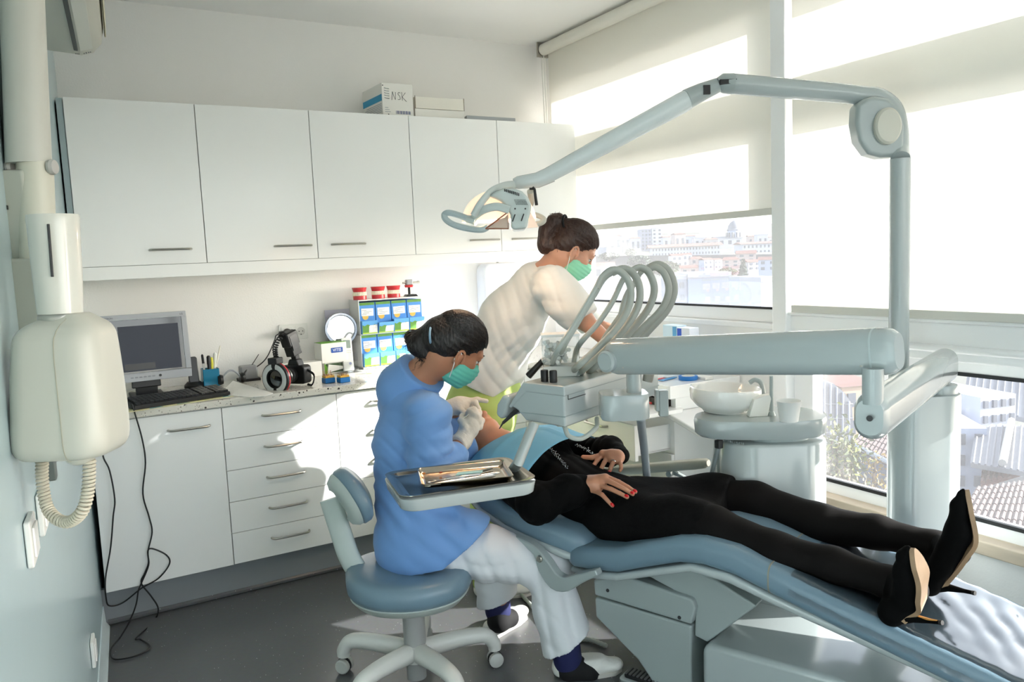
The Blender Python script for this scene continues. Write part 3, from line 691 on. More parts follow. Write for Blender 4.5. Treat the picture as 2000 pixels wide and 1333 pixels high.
for a0, a1 in ((100, 260), (-80, 80)):
    n = 14; P = []; aa = np.cross(la, lx)
    for i in range(n+1):
        th = math.radians(a0+(a1-a0)*i/n); dv = math.sin(th)*lx*1+math.cos(th)*0*lx
        dv = math.cos(th)*lx+math.sin(th)*Z_; P.append([rc+la*.0245+dv*.045, rc+la*.027+dv*.056, rc+la*.0245+dv*.068])
    vs = [p for r in P for p in r]; fs = [(i*3+j, i*3+3+j, i*3+4+j, i*3+1+j) for i in range(n) for j in range(2)]
    g.add(vs, fs, True)
obj('flash_tube', g, mat('flash_white', 'c9cbc9', .3), rf)
g = G(); g.lathe([(.0745, .002), (.0752, .006), (.0745, .010)], rc, 36, la, cap=False); obj('red_ring', g, Mred, rf)
g = G(); g.lathe([(.036, .01), (.0, .0)], rc, 28, la, cap=False); obj('lens_glass', g, mat('lens_glass', '0a0a0c', .05, coat=1), ln_)
g = G(); g.box(rc+np.array([0, 0, .082])+la*.008, (.05, .05, .03), frame(lx, Z_)); obj('flash_mount', g, Mblack, rf, bevel=.005)
fb = bc+np.array([0, 0, .085]); fx = lx; fu = np.array([0, 0, 1.])*.93+lx*(-.1)+np.array([-.3, .0, 0]); fu /= np.linalg.norm(fu)
Rf = frame(np.cross(fu, np.array([.5, -.8, 0])), fu)
g = G(); g.box(fb-fu*.005, (.03, .03, .03), Rf); g.box(fb+fu*.03, (.06, .05, .05), Rf); fl = obj('flashgun', g, Mblack, t, bevel=.006)
g = G(); g.box(fb+fu*.088, (.072, .055, .07), Rf); obj('flash_head', g, Mblack, fl, bevel=.008)
g = G(); g.box(fb+fu*.07-Rf[:, 1]*.0283, (.045, .002, .07), Rf); obj('control_panel', g, mat('panel_grey', '3a3b3e', .25), fl)
hp = fb+fu*.125-Rf[:, 0]*.02; g = G(); N = 150; a_, b_ = hp, rc+np.array([0, 0, .095]); dd = b_-a_; dd /= np.linalg.norm(dd); s1 = np.cross(dd, Y_); s1 /= np.linalg.norm(s1); s2 = np.cross(dd, s1)
g.tube([a_+(b_-a_)*i/N+.010*(math.cos(i*2*PI/14)*s1+math.sin(i*2*PI/14)*s2)+np.array([-.02*math.sin(PI*i/N), 0, .0]) for i in range(N+1)], .0032, 6); obj('coiled_cord', g, Mblack, t)
g = G(); sp = spline([bc+lx*.066+Z_*.02, bc+lx*.10+Z_*.0, bc+lx*.115-Z_*.025+la*.02, bc+lx*.10-Z_*.048+la*.02, bc+lx*.07-Z_*.046+la*.01], 6)
if (lx@X_) < 0: sp = spline([bc-lx*.066+Z_*.02, bc-lx*.10+Z_*.0, bc-lx*.115-Z_*.025+la*.02, bc-lx*.10-Z_*.048+la*.02, bc-lx*.07-Z_*.046+la*.01], 6)
g.tube(sp, .006, 8, flat=(1, .35)); obj('strap', g, Mblack, t)
# ---- boxes with the toothpaste name
Mvitis = mat('logo_blue', '2a55a8', .5); Mgreen = mat('box_green', '6aa92e', .5)
def carton(nm, label, x, y, w, d, h, z, top, group=None, rz=0, mark=None, mpos=(0, 0), msz=.018):
    R = rotz(rz); t = thing(nm, label, 'box', (x, y, z), group)
    g = G(); g.box((x, y, z+h/2), (w, d, h), R); obj('box_body', g, Mpaper, t, bevel=.0012)
    ax = R@X_; ay = Z_; f = np.array([x, y, z+h/2])-R@Y_*(d/2+.0006)
    if top is not None:
        g = G(); g.box((x, y, z+h+.0006), (w*.99, d*.99, .0012), R); obj('box_top', g, top, t)
    if mark:
        g = G(); g.prism(rrect(msz*3.0, msz*1.25, msz*.2), f+ax*mpos[0]+ay*mpos[1], ax, ay, .0006); pl = obj('logo_plate', g, Mvitis, t)
        txt('logo_text', mark, f+ax*mpos[0]+ay*mpos[1], ax, ay, msz, mat('print_white', 'f2f2f2', .5), pl, lift=.0012)
    return t
v1 = onY(634, 708, -.17)
v0 = onY(598, 742, -.20)
carton('toothpaste_box', 'long white box of toothpaste lying behind the camera', v0[0]-.02, -.20, .19, .07, .075, ZT, None, 'toothpaste boxes', .1, 'VITIS', (-.05, .014), .015)
q = carton('toothpaste_box', 'open green and white toothpaste box below the closed one', v1[0]+.045, -.16, .125, .09, .060, ZT, None, 'toothpaste boxes', .08)
R = rotz(.08); f = np.array([v1[0]+.045, -.16, ZT+.03])-R@Y_*.0455
g = G(); g.prism([(-.056, -.022), (.056, -.022), (.056, .024), (-.056, .024)], f, R@X_, Z_, .0006); obj('open_front', g, mat('box_dark_green', '2f4d23', .6), q)
g = G(); g.prism([(-.05, -.02), (.056, -.004), (.052, .002), (-.044, .022)], f, R@X_, Z_, .012); obj('carton_flap', g, Mpaper, q)
g = G(); g.prism([(-.0625, -.030), (-.05, -.030), (-.044, .0), (-.0625, .030)], f, R@X_, Z_, .0012); obj('green_edge', g, Mgreen, q)
carton('toothpaste_box', 'closed white toothpaste box with a green lid, on top of the open one', v1[0]+.035, -.17, .135, .10, .10, ZT+.0605, Mgreen, 'toothpaste boxes', .08, 'VITIS', (.015, .012), .021)
# ---- bur blocks
for i, (px, py, lb) in enumerate(((642, 748, 'blue bur block with tall burs on the worktop edge'), (671, 747, 'blue bur block beside the first, with short burs'))):
    p = onZ(px, py, ZT); p[2] = ZT; R = rotz(.15); t = thing('bur_block', lb, 'bur block', p, 'blue bur blocks')
    g = G(); g.box(p+Z_*.0125, (.052, .044, .025), R); obj('base', g, Mblue, t, bevel=.004)
    g = G(); g.box(p+Z_*.030, (.046, .038, .009), R); obj('bur_plate', g, mat('bur_yellow', 'd9a843', .5), t, bevel=.001)
    for r in range(3):
        for c_ in range(6):
            b = p+R@np.array([-.019+c_*.0076, -.013+r*.013, .034]); hh = .010+(.012 if (i == 0 and r == 2) else 0)
            g = G(); g.tube([b, b+Z_*hh*.6, b+Z_*hh], [.0011, .0011, .0016], 6); o = obj('bur', g, [Mmetal, mat('bur_red', '8c2f22', .5), mat('bur_gold', 'c2a14d', .4)][(r+c_) % 3], t)
# ---- round mirror
m0 = onY(666, 643, -.10); t = thing('table_mirror', 'round table mirror with a grey rim leaning behind the remote control', 'mirror', (m0[0], -.1, ZT))
na = np.array([-.12, -1, .12]); na /= np.linalg.norm(na)
g = G(); g.lathe([(.070, -.006), (.084, -.006), (.088, 0), (.084, .008), (.074, .008), (.070, .003)], m0, 40, na, cap=False); obj('rim', g, mat('mirror_rim', '87909c', .2, .6), t)
g = G(); g.lathe([(.074, .002), (0, .0021)], m0, 40, na); obj('mirror_glass', g, mat('mirror_silver', 'f2f2f2', .03, 1), t)
g = G(); g.tube([m0-Z_*.08, (m0[0], -.1, ZT+.02)], .008, 10); g.lathe([(.06, 0), (.06, .008), (.02, .02)], (m0[0], -.1, ZT), 24); obj('foot', g, mat('mirror_foot', 'a2a8ad', .3), t)
g = G(); g.bb(m0[0]-.06, m0[0]+.075, -.03, -.025, ZT, m0[2]+.10); solo('display_card', g, mat('card_lilac', 'bdbccb', .6), 'pale upright card standing behind the round mirror', 'card')
# ---- acrylic stand with the remote control
r0 = onZ(682, 728, ZT); r0[2] = ZT
t = thing('acrylic_stand', 'clear acrylic leaflet stand holding the remote control', 'stand', r0)
ra = np.array([.05, .24, 1.]); ra /= np.linalg.norm(ra); rx = X_-ra*(X_@ra); rx /= np.linalg.norm(rx); rn = np.cross(rx, ra)
g = G(); g.prism(rrect(.115, .155, .004), r0+ra*.08-rn*.02, rx, ra, .003); g.prism(rrect(.115, .05, .004), r0+ra*.028+rn*.024, rx, ra, .003); g.bb(r0[0]-.057, r0[0]+.06, r0[1]-.03, r0[1]+.06, ZT, ZT+.003); obj('stand_body', g, Mclear, t)
t = thing('remote_control', 'white remote control with a grey display in the acrylic stand', 'remote', r0+ra*.006)
g = G(); g.prism(rrect(.055, .175, .006), r0+ra*.096-rn*.014, rx, ra, .018); rb = obj('case', g, Mwhitepl, t, bevel=.003)
fr_ = r0+ra*.096+rn*.0045
g = G(); g.prism(rrect(.036, .042, .003), fr_+ra*.052, rx, ra, .001); obj('display', g, mat('lcd_green', '8f9d96', .2), t)
for r in range(2):
    for c_ in range(4):
        g = G(); g.prism(rrect(.008, .005, .002), fr_+ra*(.018-r*.010)+rx*(-.016+c_*.0105), rx, ra, .0015); obj('button', g, mat('button_yellow', 'd5d0a8', .5) if c_ == 1 else mat('button_pale', 'cfcfcb', .5), t)
g = G(); g.lathe([(.007, 0), (.007, .001)], fr_-ra*.05+rx*.01, 16, rn); obj('round_mark', g, mat('print_lilac', '9aa0c8', .5), t)
# ---- rack of blue glove boxes
Mbox = mat('glovebox_blue', '4f8fd6', .4, var=.05, vscale=8); Mboxd = mat('glovebox_side', '31404f', .5, var=.6, vscale=14); Mhill = mat('glovebox_green', '5d8f3e', .5, var=.45, vscale=30)
Mor = mat('glovebox_orange', 'e8bd5a', .5); Mlime = mat('glovebox_lime', 'a9c23a', .5); Mlabel = mat('label_white', 'ecebe8', .6); Msky = mat('glovebox_sky', '5fa3dc', .5)
YG = -.15
q0 = onY(700, 588, YG); q1 = onY(823, 583, YG); qb = onY(706, 717, YG); qm = onY(700, 654, YG)
gx0, gx1 = q0[0]+.0, q1[0]; ztop = (q0[2]+q1[2])/2; zbot = qb[2]; gw = (gx1-gx0)/4; rowh = (ztop-zbot)/2
rk = thing('display_rack', 'white two tier rack holding the blue boxes', 'rack', ((gx0+gx1)/2, -.08, ZT))
g = G(); g.bb(gx0-.004, gx1+.004, YG-.028, -.005, zbot-.010, zbot-.002); g.bb(gx0, gx1, -.03, -.005, ZT, zbot-.010); g.bb(gx0-.004, gx1+.004, YG-.006, -.005, zbot+rowh-.006, zbot+rowh-.001); g.bb(gx0-.004, gx0, YG-.006, -.005, zbot-.01, ztop+.004); g.bb(gx0-.004, gx1+.004, YG-.006, -.005, ztop+.003, ztop+.008)
obj('shelves', g, Mwhitepl, rk)
names = ['first', 'second', 'third', 'fourth']
for r in range(2):
    for c_ in range(4):
        z0 = zbot+.0+(1-r)*rowh+(.0005); hgt = rowh-.008; xa = gx0+gw*c_+.002; xb = xa+gw-.004
        t = thing('glove_box', 'blue box with white label and green bin, %s from the mirror in the %s tier' % (names[c_], ('upper', 'lower')[r]), 'box', ((xa+xb)/2, -.08, z0), 'blue boxes on the rack')
        g = G(); g.bb(xa, xb, YG, -.01, z0, z0+hgt); obj('box_body', g, Mbox, t, bevel=.001)
        g = G(); g.bb(xa+.002, xb-.002, YG-.0008, YG, z0+hgt-.014, z0+hgt); obj('top_band', g, Mhill, t)
        lt = (((c_*37+r*17) % 5)-2)*.012; R = np.array([[math.cos(lt), 0, -math.sin(lt)], [0, 1, 0], [math.sin(lt), 0, math.cos(lt)]])
        g = G(); g.box(((xa+xb)/2, YG-.0012, z0+hgt*.69), ((xb-xa)*.78, .001, hgt*.24), R); lb = obj('label', g, Mlabel, t)
        g = G()
        for j in range(4): g.box(((xa+xb)/2-.008+.01*((j*7+c_) % 3-1), YG-.002, z0+hgt*(.62+.045*j)), ((xb-xa)*(.3+.1*((j+c_+r) % 3)), .0004, .0016))
        obj('printed_lines', g, mat('print_fine', '6d7076', .6), lb)
        g = G(); g.lathe([(.017, 0), (.017, .0008)], (xa+(xb-xa)*.36, YG-.0003, z0+hgt*.55), 22, (0, -1, 0)); obj('orange_disc', g, Mor, t)
        ob = .004 if (r, c_) == (0, 1) else 0
        g = G(); zb1 = z0+hgt*.42-ob*3; g.prism([(0, 0), (.026, 0), (.032+ob*4, zb1-z0), (0, zb1-z0)], (xb, YG-.0002, z0), (0, -1, 0), (0, 0, 1), (xb-xa)); bi = obj('bin', g, Msky, t)
        if (np.cross((0, -1, 0), (0, 0, 1))[0] > 0):
            bi.data.transform(Matrix.Translation((-(xb-xa), 0, 0)))
        ny = YG-.0296
        def bf(u, w): return (xa+(xb-xa)*u, YG-.0268-(.006+ob*4)*w, z0+(zb1-z0)*w)
        g = G(); g.add([bf(.02, .12), bf(.98, .12), bf(.98, .55), bf(.8, .72), bf(.6, .6), bf(.35, .74), bf(.15, .62), bf(.02, .7)], [tuple(range(8))]); obj('printed_hills', g, Mhill, bi)
        g = G(); g.add([bf(.02, .01), bf(.98, .01), bf(.98, .12), bf(.02, .12)], [(0, 1, 2, 3)]); obj('lime_edge', g, Mlime, bi)
        g = G(); g.add([tuple(np.array(bf(u, w))+np.array([0, -.0006, 0])) for u, w in ((.42, .1), (.97, .1), (.97, .68), (.5, .66), (.44, .58))], [(0, 1, 2, 3, 4)]); obj('window_panel', g, mat('label_mottled', 'e2e2e0', .5, var=.5, vscale=90), bi)
# ---- red jaw models on the rack
zt2 = ztop+.0085
for i, px in enumerate((703, 739, 769)):
    p = onY(px, 585-i*2, -.12); p = np.array([p[0], -.12, zt2])
    t = thing('jaw_model', 'red jaw model with ivory teeth on the rack, %s in the row of three' % names[i], 'dental model', p, 'red jaw models'); Rr = rotz(-.25+.15*i)
    def arch(z0, h, r0_, r1_):
        g = G(); rings = []
        for z, r in ((z0, r0_), (z0+h*.5, (r0_+r1_)/2), (z0+h, r1_)):
            rings.append([p+Rr@np.array([r*math.cos(th)*1.05, r*math.sin(th)*(1. if math.sin(th) < 0 else .55), z]) for th in np.arange(24)*2*PI/24])
        g.loft(rings); return g
    obj('lower_gum', arch(0, .022, .034, .034), Mred, t, bevel=.002); obj('upper_gum', arch(.041, .024, .032, .038), Mred, t, bevel=.002)
    for k in range(13):
        th = -PI+PI*(k+.5)/13; dv = Rr@np.array([math.cos(th)*.034, math.sin(th)*.0325, 0])
        for zz in (.0265, .0365):
            g = G(); g.ell(p+dv+Z_*zz, (.0042, .0042, .0062), None, 8, 6); obj('tooth', g, Mteeth, t)
p = np.array([onY(800, 583, -.12)[0], -.12, zt2]); t = thing('jaw_articulator', 'small metal articulator with a red jaw on a black stand, on the rack', 'dental model', p)
g = G(); g.tube([p+Z_*.012, p+Z_*.05], .007, 10); g.prism([(-.03, 0), (.04, 0), (.03, .012), (-.02, .012)], p+Y_*.02, X_, Z_, .05); obj('stand', g, Mblack, t, bevel=.002)
g = G(); g.lathe([(.022, 0), (.026, .012), (.02, .014)], p+Z_*.05, 20, sy=.8); obj('red_jaw', g, Mred, t)
g = G(); g.box(p+Z_*.078, (.036, .03, .03)); obj('clamp_block', g, mat('clamp_grey', 'a6a8aa', .3, .7), t, bevel=.004)
g = G(); g.tube([p+Z_*.075-X_*.035, p+Z_*.075+X_*.058], .006, 10); g.tube([p+Z_*.075+X_*.05, p+Z_*.075+X_*.062], .008, 10); obj('rod', g, Mmetal, t)
# ---- white sticks in front of the rack
p = onZ(789, 727, ZT); p[2] = ZT; t = thing('stick_holder', 'white holder with upright white sticks by the blue boxes', 'holder', p)
g = G(); g.bb(p[0]-.02, p[0]+.02, p[1]-.015, p[1]+.015, ZT, ZT+.05); obj('holder_body', g, Mwhitepl, t, bevel=.003)
for j in range(5):
    g = G(); b = p+np.array([-.014+j*.007, 0, .05]); g.tube([b, b+np.array([-.002, 0, .045])], .0024, 6); obj('stick', g, Mteeth, t)
# ---- dispenser on the wall behind the assistant
dp = onY(965, 570, 0); t = thing('towel_dispenser', 'large white rounded paper towel dispenser on the wall under the cabinets', 'dispenser', (2.75, -.06, 1.08))
g = G(); g.prism(rrect(.29, .36, .05, 8), (2.765, -.001, 1.245), X_, Z_, .11); obj('cover', g, mat('dispenser_white', 'e6e8ec', .3), t, bevel=.02, seg=3)
g = G(); g.lathe([(.008, 0), (.005, .008), (.004, .014), (.009, .02)], (2.74, -.06, 1.4255), 12, Z_); obj('lock_knob', g, Mmetal, t)

# ================================================================== LEFT SIDE: X-RAY UNIT, SWITCHES, CABLES
def wallpt0(px, py):
    d = ray(px, py); k = (.56-CAM[0]+.065*CAM[1])/(d[0]-.065*d[1]); return CAM+d*k
xd = 1.40                                   # depth of the x-ray head
hc = at(140, 760, xd)
t = thing('dental_xray', 'cream dental x-ray head on a wall arm beside the pale blue wall', 'x-ray unit', (hc[0], hc[1], hc[2]-.15))
def xr(px, py, d=0): return at(px, py, xd+d)
# head: stacked rounded sections from shoulders to base (screen-right axis = VR, depth axis = VF)
rows = [(612, 138, 30, 28), (624, 134, 52, 40), (634, 131, 68, 54), (648, 129, 79, 64), (668, 129, 83, 72), (730, 133, 88, 76), (800, 138, 92, 78), (850, 140, 94, 78), (872, 141, 90, 74), (884, 141, 80, 64), (888, 141, 66, 54)]
g = G(); rings = []; s = xd/FPX; rsm = spline([np.array(r, float) for r in rows], 5)
for (py, cx_, hw, hd) in rsm:
    c = xr(cx_, py); rings.append([c+VR*x*s+VF*y*s for x, y in rrect(hw*2, hd*2, min(hw, hd)*.62, 10)])
g.loft(rings); xhead = obj('head', g, Mcream, t, auto=75)
g = G(); sh = []
for (py, cx_, hw, hd) in rsm[3:]:
    c = xr(cx_+14+(py-620)*.055, py); sh.append(c-VF*(hd+.9)*xd/FPX)
g.tube(sh, .0007, 6); obj('seam', g, mat('seam_line', 'a9a592', .6), t)
g = G(); s = xd/FPX; ringset = []
for py, hw in ((420, 46), (428, 47), (440, 46), (520, 44), (570, 42), (612, 40)):
    c = xr(103+(py-420)*.08, py, -.0); ringset.append([c+s*hw*(math.cos(a)*VR+math.sin(a)*VF) for a in np.arange(28)*2*PI/28])
g.loft(ringset); cone = obj('yoke', g, mat('cream_bright', 'd0cfc5', .25, coat=.3), t)
g = G(); ringset = []
for py in (612, 616, 624, 627):
    c = xr(119, py); ringset.append([c+s*(40.5 if py in (616, 624) else 39)*(math.cos(a)*VR+math.sin(a)*VF) for a in np.arange(28)*2*PI/28])
g.loft(ringset); obj('metal_collar', g, Mmetal, t)
g = G(); pts = [xr(118+ (y-440)*.08, y)-VF*s*44.5+VR*s*2 for y in (440, 490, 540)]; g.tube(pts, .0022, 6); obj('slot', g, Mdark, cone)
# arm column behind
ad = 1.60; sa = ad/FPX
def xa_(px, py): return at(px, py, ad)
g = G(); ringset = []
for py, cx_, hw in ((-120, 40, 40), (0, 43, 40), (160, 50, 40), (320, 56, 41)):
    c = xa_(cx_, py); ringset.append([c+sa*hw*(math.cos(a)*VR+.9*math.sin(a)*VF) for a in np.arange(28)*2*PI/28])
g.loft(ringset); obj('arm_column', g, mat('arm_grey_cream', 'c3c2b8', .4), t)
g = G(); ringset = []
for py, cx_, hw in ((318, 68, 33), (420, 72, 33), (520, 76, 33)):
    c = xa_(cx_, py); ringset.append([c+sa*hw*(math.cos(a)*VR+.9*math.sin(a)*VF) for a in np.arange(28)*2*PI/28])
g.loft(ringset); obj('lower_sleeve', g, mat('arm_cream', 'd0cdbd', .4), t)
for px in (25, 105):
    g = G(); c = xa_(px, 327); g.lathe([(.0, -.006), (.014, -.006), (.016, 0), (.014, .006), (0, .006)], c-VF*sa*5, 14, VR); obj('hinge_cap', g, mat('cap_grey', 'b5b3ae', .4), t)
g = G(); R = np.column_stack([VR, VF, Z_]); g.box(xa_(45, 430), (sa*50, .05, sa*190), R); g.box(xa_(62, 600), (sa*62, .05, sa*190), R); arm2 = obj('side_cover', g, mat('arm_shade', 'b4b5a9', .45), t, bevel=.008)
g = G(); g.box(xa_(20, 408)-VF*.03, (sa*26, .03, sa*8), R); obj('lock_lever', g, Mblack, t)
# neck under the head and coiled cord
g = G(); ringset = []
for py, hw in ((884, 34), (900, 24), (906, 14)):
    c = xr(158, py); ringset.append([c+s*hw*(math.cos(a)*VR+math.sin(a)*VF) for a in np.arange(20)*2*PI/20])
g.loft(ringset); obj('cord_outlet', g, Mcream, t)
path = spline([xr(84, 880, .03), xr(82, 930, .04), xr(90, 985, .04), xr(108, 1012, .03), xr(135, 1020, .02), xr(160, 1000, 0), xr(172, 960, 0), xr(175, 900, 0)], 40)
g = G(); P = []; n = len(path); L = np.concatenate([[0], np.cumsum([np.linalg.norm(path[i+1]-path[i]) for i in range(n-1)])])
turns = 46; M_ = turns*10; pp = []
for i in range(M_+1):
    l = L[-1]*i/M_; j = min(np.searchsorted(L, l, side='right')-1, n-2); f_ = (l-L[j])/(L[j+1]-L[j]+1e-9); q = path[j]*(1-f_)+path[j+1]*f_
    T = path[j+1]-path[j]; T /= np.linalg.norm(T); s1 = VF-T*(VF@T); s1 /= np.linalg.norm(s1); s2 = np.cross(T, s1); th = i*2*PI/10
    pp.append(q+.0085*(math.cos(th)*s1+math.sin(th)*s2))
g.tube(pp, .0031, 6, cap=True); obj('coiled_cord', g, mat('cord_cream', 'cdc6b4', .5), t)
# louvre and labels on the head
for k in range(7):
    g = G(); a_ = xr(50, 838+k*6, -.030)-VR*.003; b_ = xr(71, 842+k*6, -.066)-VR*.001-VF*.001; g.tube([a_, (a_+b_)/2-VF*.003-VR*.003, b_], .0024, 6); obj('louvre_slot', g, mat('louvre_dark', '4b504c', .5), xhead)
ra_ = wallpt0(14, 330); g = G(); g.prism([(-.02, 0), (.02, 0), (.02, .03), (-.02, .03)], ra_*np.array([1, 1, 0])+Z_*1.02, np.array([.065, 1, 0])/math.hypot(.065, 1), np.array([1, -.065, 0])/math.hypot(.065, 1), -1.68); obj('wall_shadow_strip', g, mat('strip_shadow_dark', '59625f', .5), t, bevel=.003)  # dark strip standing in for the shadow gap between column and wall
# ---- switches on the blue wall

def wallpt(px, py, off=0):
    d = ray(px, py); A = np.array([1, -.065]); k = (.56-CAM[0]+.065*CAM[1])/(d[0]-.065*d[1]); p = CAM+d*k; return p+wn_*off
for i, (px, py, lb, cat_) in enumerate(((75, 1000, 'white light switch on the blue wall, farther of the pair', 'switch'), (53, 1055, 'white light switch on the blue wall, nearer of the pair', 'switch'), (178, 1272, 'white low wall outlet near the floor on the blue wall', 'outlet'))):
    p = wallpt(px, py, .001); t = thing('light_switch' if i < 2 else 'wall_outlet', lb, cat_, p, 'light switches' if i < 2 else None)
    h = (.085, .085, .085)[i]
    g = G(); g.prism(rrect(.085, h, .006), p, -wdir, Z_, .011 if (np.cross(-wdir, Z_)@wn_) > 0 else -.011); pl = obj('plate', g, Mwhitepl, t, bevel=.003)
    g = G(); g.prism(rrect(.055, h*.65, .003), p+wn_*.0112, -wdir, Z_, .004 if (np.cross(-wdir, Z_)@wn_) > 0 else -.004); obj('rocker', g, mat('rocker_white', 'f0f0ee', .3), t, bevel=.001)
# ---- loose black cables in front of the base cabinet
def cy(px, py, y): return onY(px, py, y)
cab = []
c1 = [onZ(250, 786, ZT+.006)*1, cy(266, 800, -.629), cy(276, 850, -.626), cy(283, 905, -.625), cy(280, 965, -.622), cy(291, 1010, -.622), cy(296, 1045, -.622), cy(290, 1075, -.622), cy(288, 1100, -.62), cy(262, 1160, -.60), cy(275, 1180, -.60), cy(268, 1190, -.60)]
c1 = [cy(258, 790, -.627), cy(264, 810, -.629), cy(278, 860, -.626), cy(284, 905, -.625), cy(279, 965, -.622), cy(291, 1010, -.62), cy(297, 1040, -.62), cy(289, 1078, -.622), cy(290, 1105, -.62), cy(276, 1140, -.615), cy(270, 1155, -.61), cy(266, 1180, -.60), cy(255, 1210, -.59)]
c1 += [onZ(235, 1245, .012), onZ(216, 1270, .007), onZ(222, 1288, .007), onZ(255, 1285, .007), onZ(285, 1273, .007), onZ(292, 1262, .007), onZ(275, 1250, .007), onZ(266, 1247, .02), cy(300, 1215, -.60), cy(309, 1190, -.605), cy(295, 1165, -.61), cy(276, 1140, -.612), cy(283, 1120, -.615), cy(290, 1100, -.618), cy(289, 1076, -.618), cy(300, 1073, -.62), cy(325, 1085, -.62), cy(331, 1102, -.618), cy(310, 1130, -.615), cy(276, 1150, -.61), cy(240, 1178, -.60), cy(214, 1184, -.61), cy(207, 1168, -.625), cy(206, 1130, -.635), cy(216, 1070, -.63), cy(221, 1010, -.632), cy(224, 975, -.634), cy(214, 920, -.63), cy(201, 890, -.63), cy(205, 850, -.635), cy(225, 810, -.64), cy(240, 796, -.62), onZ(252, 790, ZT+.006)]
g = G(); g.tube(spline(c1, 6), .0032, 7); t = solo('power_cable', g, Mblack, 'loose black cable hanging from the worktop and looping onto the floor', 'cable')
# ---- mouse and small things left of the keyboard
mz0 = onZ(252, 790, ZT); g = G()
# ================================================================== DENTAL CHAIR
def station(u, zt, hw, th, r=.03, v0=0, n=6):
    """rounded cross-section of a cushion at u: top zt, half width hw, thickness th"""
    return [cu(u, v0+x, zt-th/2+y) for x, y in rrect(hw*2, th, r, n)]
t = chair = thing('dental_chair', 'reclined slate blue dental chair with a white base under the patient', 'dental chair', cu(-.2, 0, 0))
def cushion(sts, r=.03):
    g = G(); rings = []
    for i, (u, zt, hw, th) in enumerate(sts): rings.append(station(u, zt, hw, th, min(r, th*.48)))
    g.loft(rings); return g
seat = [(-.70, .435, .20, .03), (-.695, .455, .225, .055), (-.67, .475, .245, .075), (-.60, .487, .25, .082), (-.5, .503, .25, .085), (-.38, .548, .25, .085), (-.28, .583, .25, .085), (-.2, .592, .25, .085), (-.1, .58, .25, .085), (0, .55, .25, .085)]
leg = [(.002, .5495, .25, .085), (.2, .49, .25, .085), (.4, .435, .25, .085), (.56, .39, .25, .085), (.70, .345, .245, .08), (.74, .328, .22, .055)]
obj('seat', cushion(seat), Mvinyl, t, auto=60); lr = obj('leg_rest', cushion(leg), Mvinyl, t, auto=60)
g = G(); g.loft([station(u, z, .2515, .087, .03) for u, z in ((-.001, .5513), (.003, .5505))]); obj('seam', g, mat('seam_tan', '8d8a7c', .6), lr)
# clear plastic sleeve with soft puckers
def sleeve():
    g = G(); nu, nv = 60, 40; P = []
    for i in range(nu+1):
        u = .06+.67*i/nu; zt = np.interp(u, [0, .2, .4, .56, .74], [.55, .49, .435, .39, .335])
        row = []
        for j in range(nv+1):
            s = -1+2*j/nv; v = .254*s; e = max(0, abs(s)-.86)/.14
            w = .0035*math.sin(u*38+3*math.sin(v*9))*math.exp(-((s-.2)/.8)**2)*(u > .12)+.003*math.sin(u*60+v*22)*(.3+.7*e)+.003*math.sin(v*40-u*55)*max(0, u-.3)
            z = zt+.004+abs(w)*1.2-.055*e*e
            row.append(cu(u+.002*math.sin(v*30), v*(1+.01*e), z))
        P += row
    g.add(P, [(i*(nv+1)+j, i*(nv+1)+j+1, (i+1)*(nv+1)+j+1, (i+1)*(nv+1)+j) for i in range(nu) for j in range(nv)], True); return g
obj('plastic_sleeve', sleeve(), glassmat('sleeve_film', (.90, .90, .92), .02, .12, 1.8), lr)
back = [(-.625, .475, .19, .04), (-.635, .50, .22, .07), (-.67, .522, .24, .085), (-.8, .545, .25, .085), (-.95, .572, .25, .08), (-1.08, .608, .23, .075), (-1.16, .632, .19, .07), (-1.19, .64, .15, .045)]
obj('backrest', cushion(back), Mvinyl, t, auto=60)
hr = [(-1.215, .655, .08, .04), (-1.225, .665, .105, .06), (-1.3, .69, .12, .07), (-1.40, .715, .11, .06), (-1.42, .715, .08, .035)]
obj('headrest', cushion(hr), Mvinyl, t, auto=60)
g = G(); g.tube([cu(-1.12, 0, .57), cu(-1.24, 0, .615), cu(-1.32, 0, .63)], .02, 10, flat=(.5, 1.6)); obj('headrest_stem', g, Mmetal, t)
sh = [(-.63, .432, .20, .02), (-.7, .455, .25, .028), (-.9, .492, .255, .028), (-1.07, .536, .235, .026), (-1.15, .562, .20, .026), (-1.18, .572, .16, .02)]
obj('back_shell', cushion(sh, .012), Mequip, t, auto=60)
sh = [(-.69, .392, .22, .02), (-.62, .402, .245, .026), (-.5, .417, .245, .026), (-.36, .465, .245, .026), (-.24, .505, .245, .026), (-.12, .50, .245, .03), (0, .462, .235, .03), (.3, .378, .21, .03), (.6, .295, .19, .03)]
obj('seat_shell', cushion(sh, .012), Mequip, t, auto=60)
# hinge bracket on the near side
def vflat(pts, hws, v, th, mat_, nm, par, bev=.006):
    """flat plate in a plane of constant v following pixel points"""
    P = [cf(px, py, v) for px, py in pts]; L_ = []; R_ = []
    for i, p in enumerate(P):
        d = P[min(i+1, len(P)-1)]-P[max(i-1, 0)]; d /= np.linalg.norm(d); n = np.cross(CV, d); n /= np.linalg.norm(n)
        L_.append(p+n*hws[i]); R_.append(p-n*hws[i])
    poly = L_+R_[::-1]; o = P[0]; ax = CU; ay = Z_; pl = [((q-o)@ax, (q-o)@ay) for q in poly]
    g = G(); sgn = 1 if np.cross(ax, ay)@CV > 0 else -1; g.prism(pl, o, ax, ay, th*sgn); return obj(nm, g, mat_, par, bevel=bev)
sp = spline([(985, 1048), (1020, 1062), (1046, 1080), (1062, 1110), (1080, 1136), (1104, 1143), (1130, 1132), (1165, 1120)], 3); m_ = len(sp)
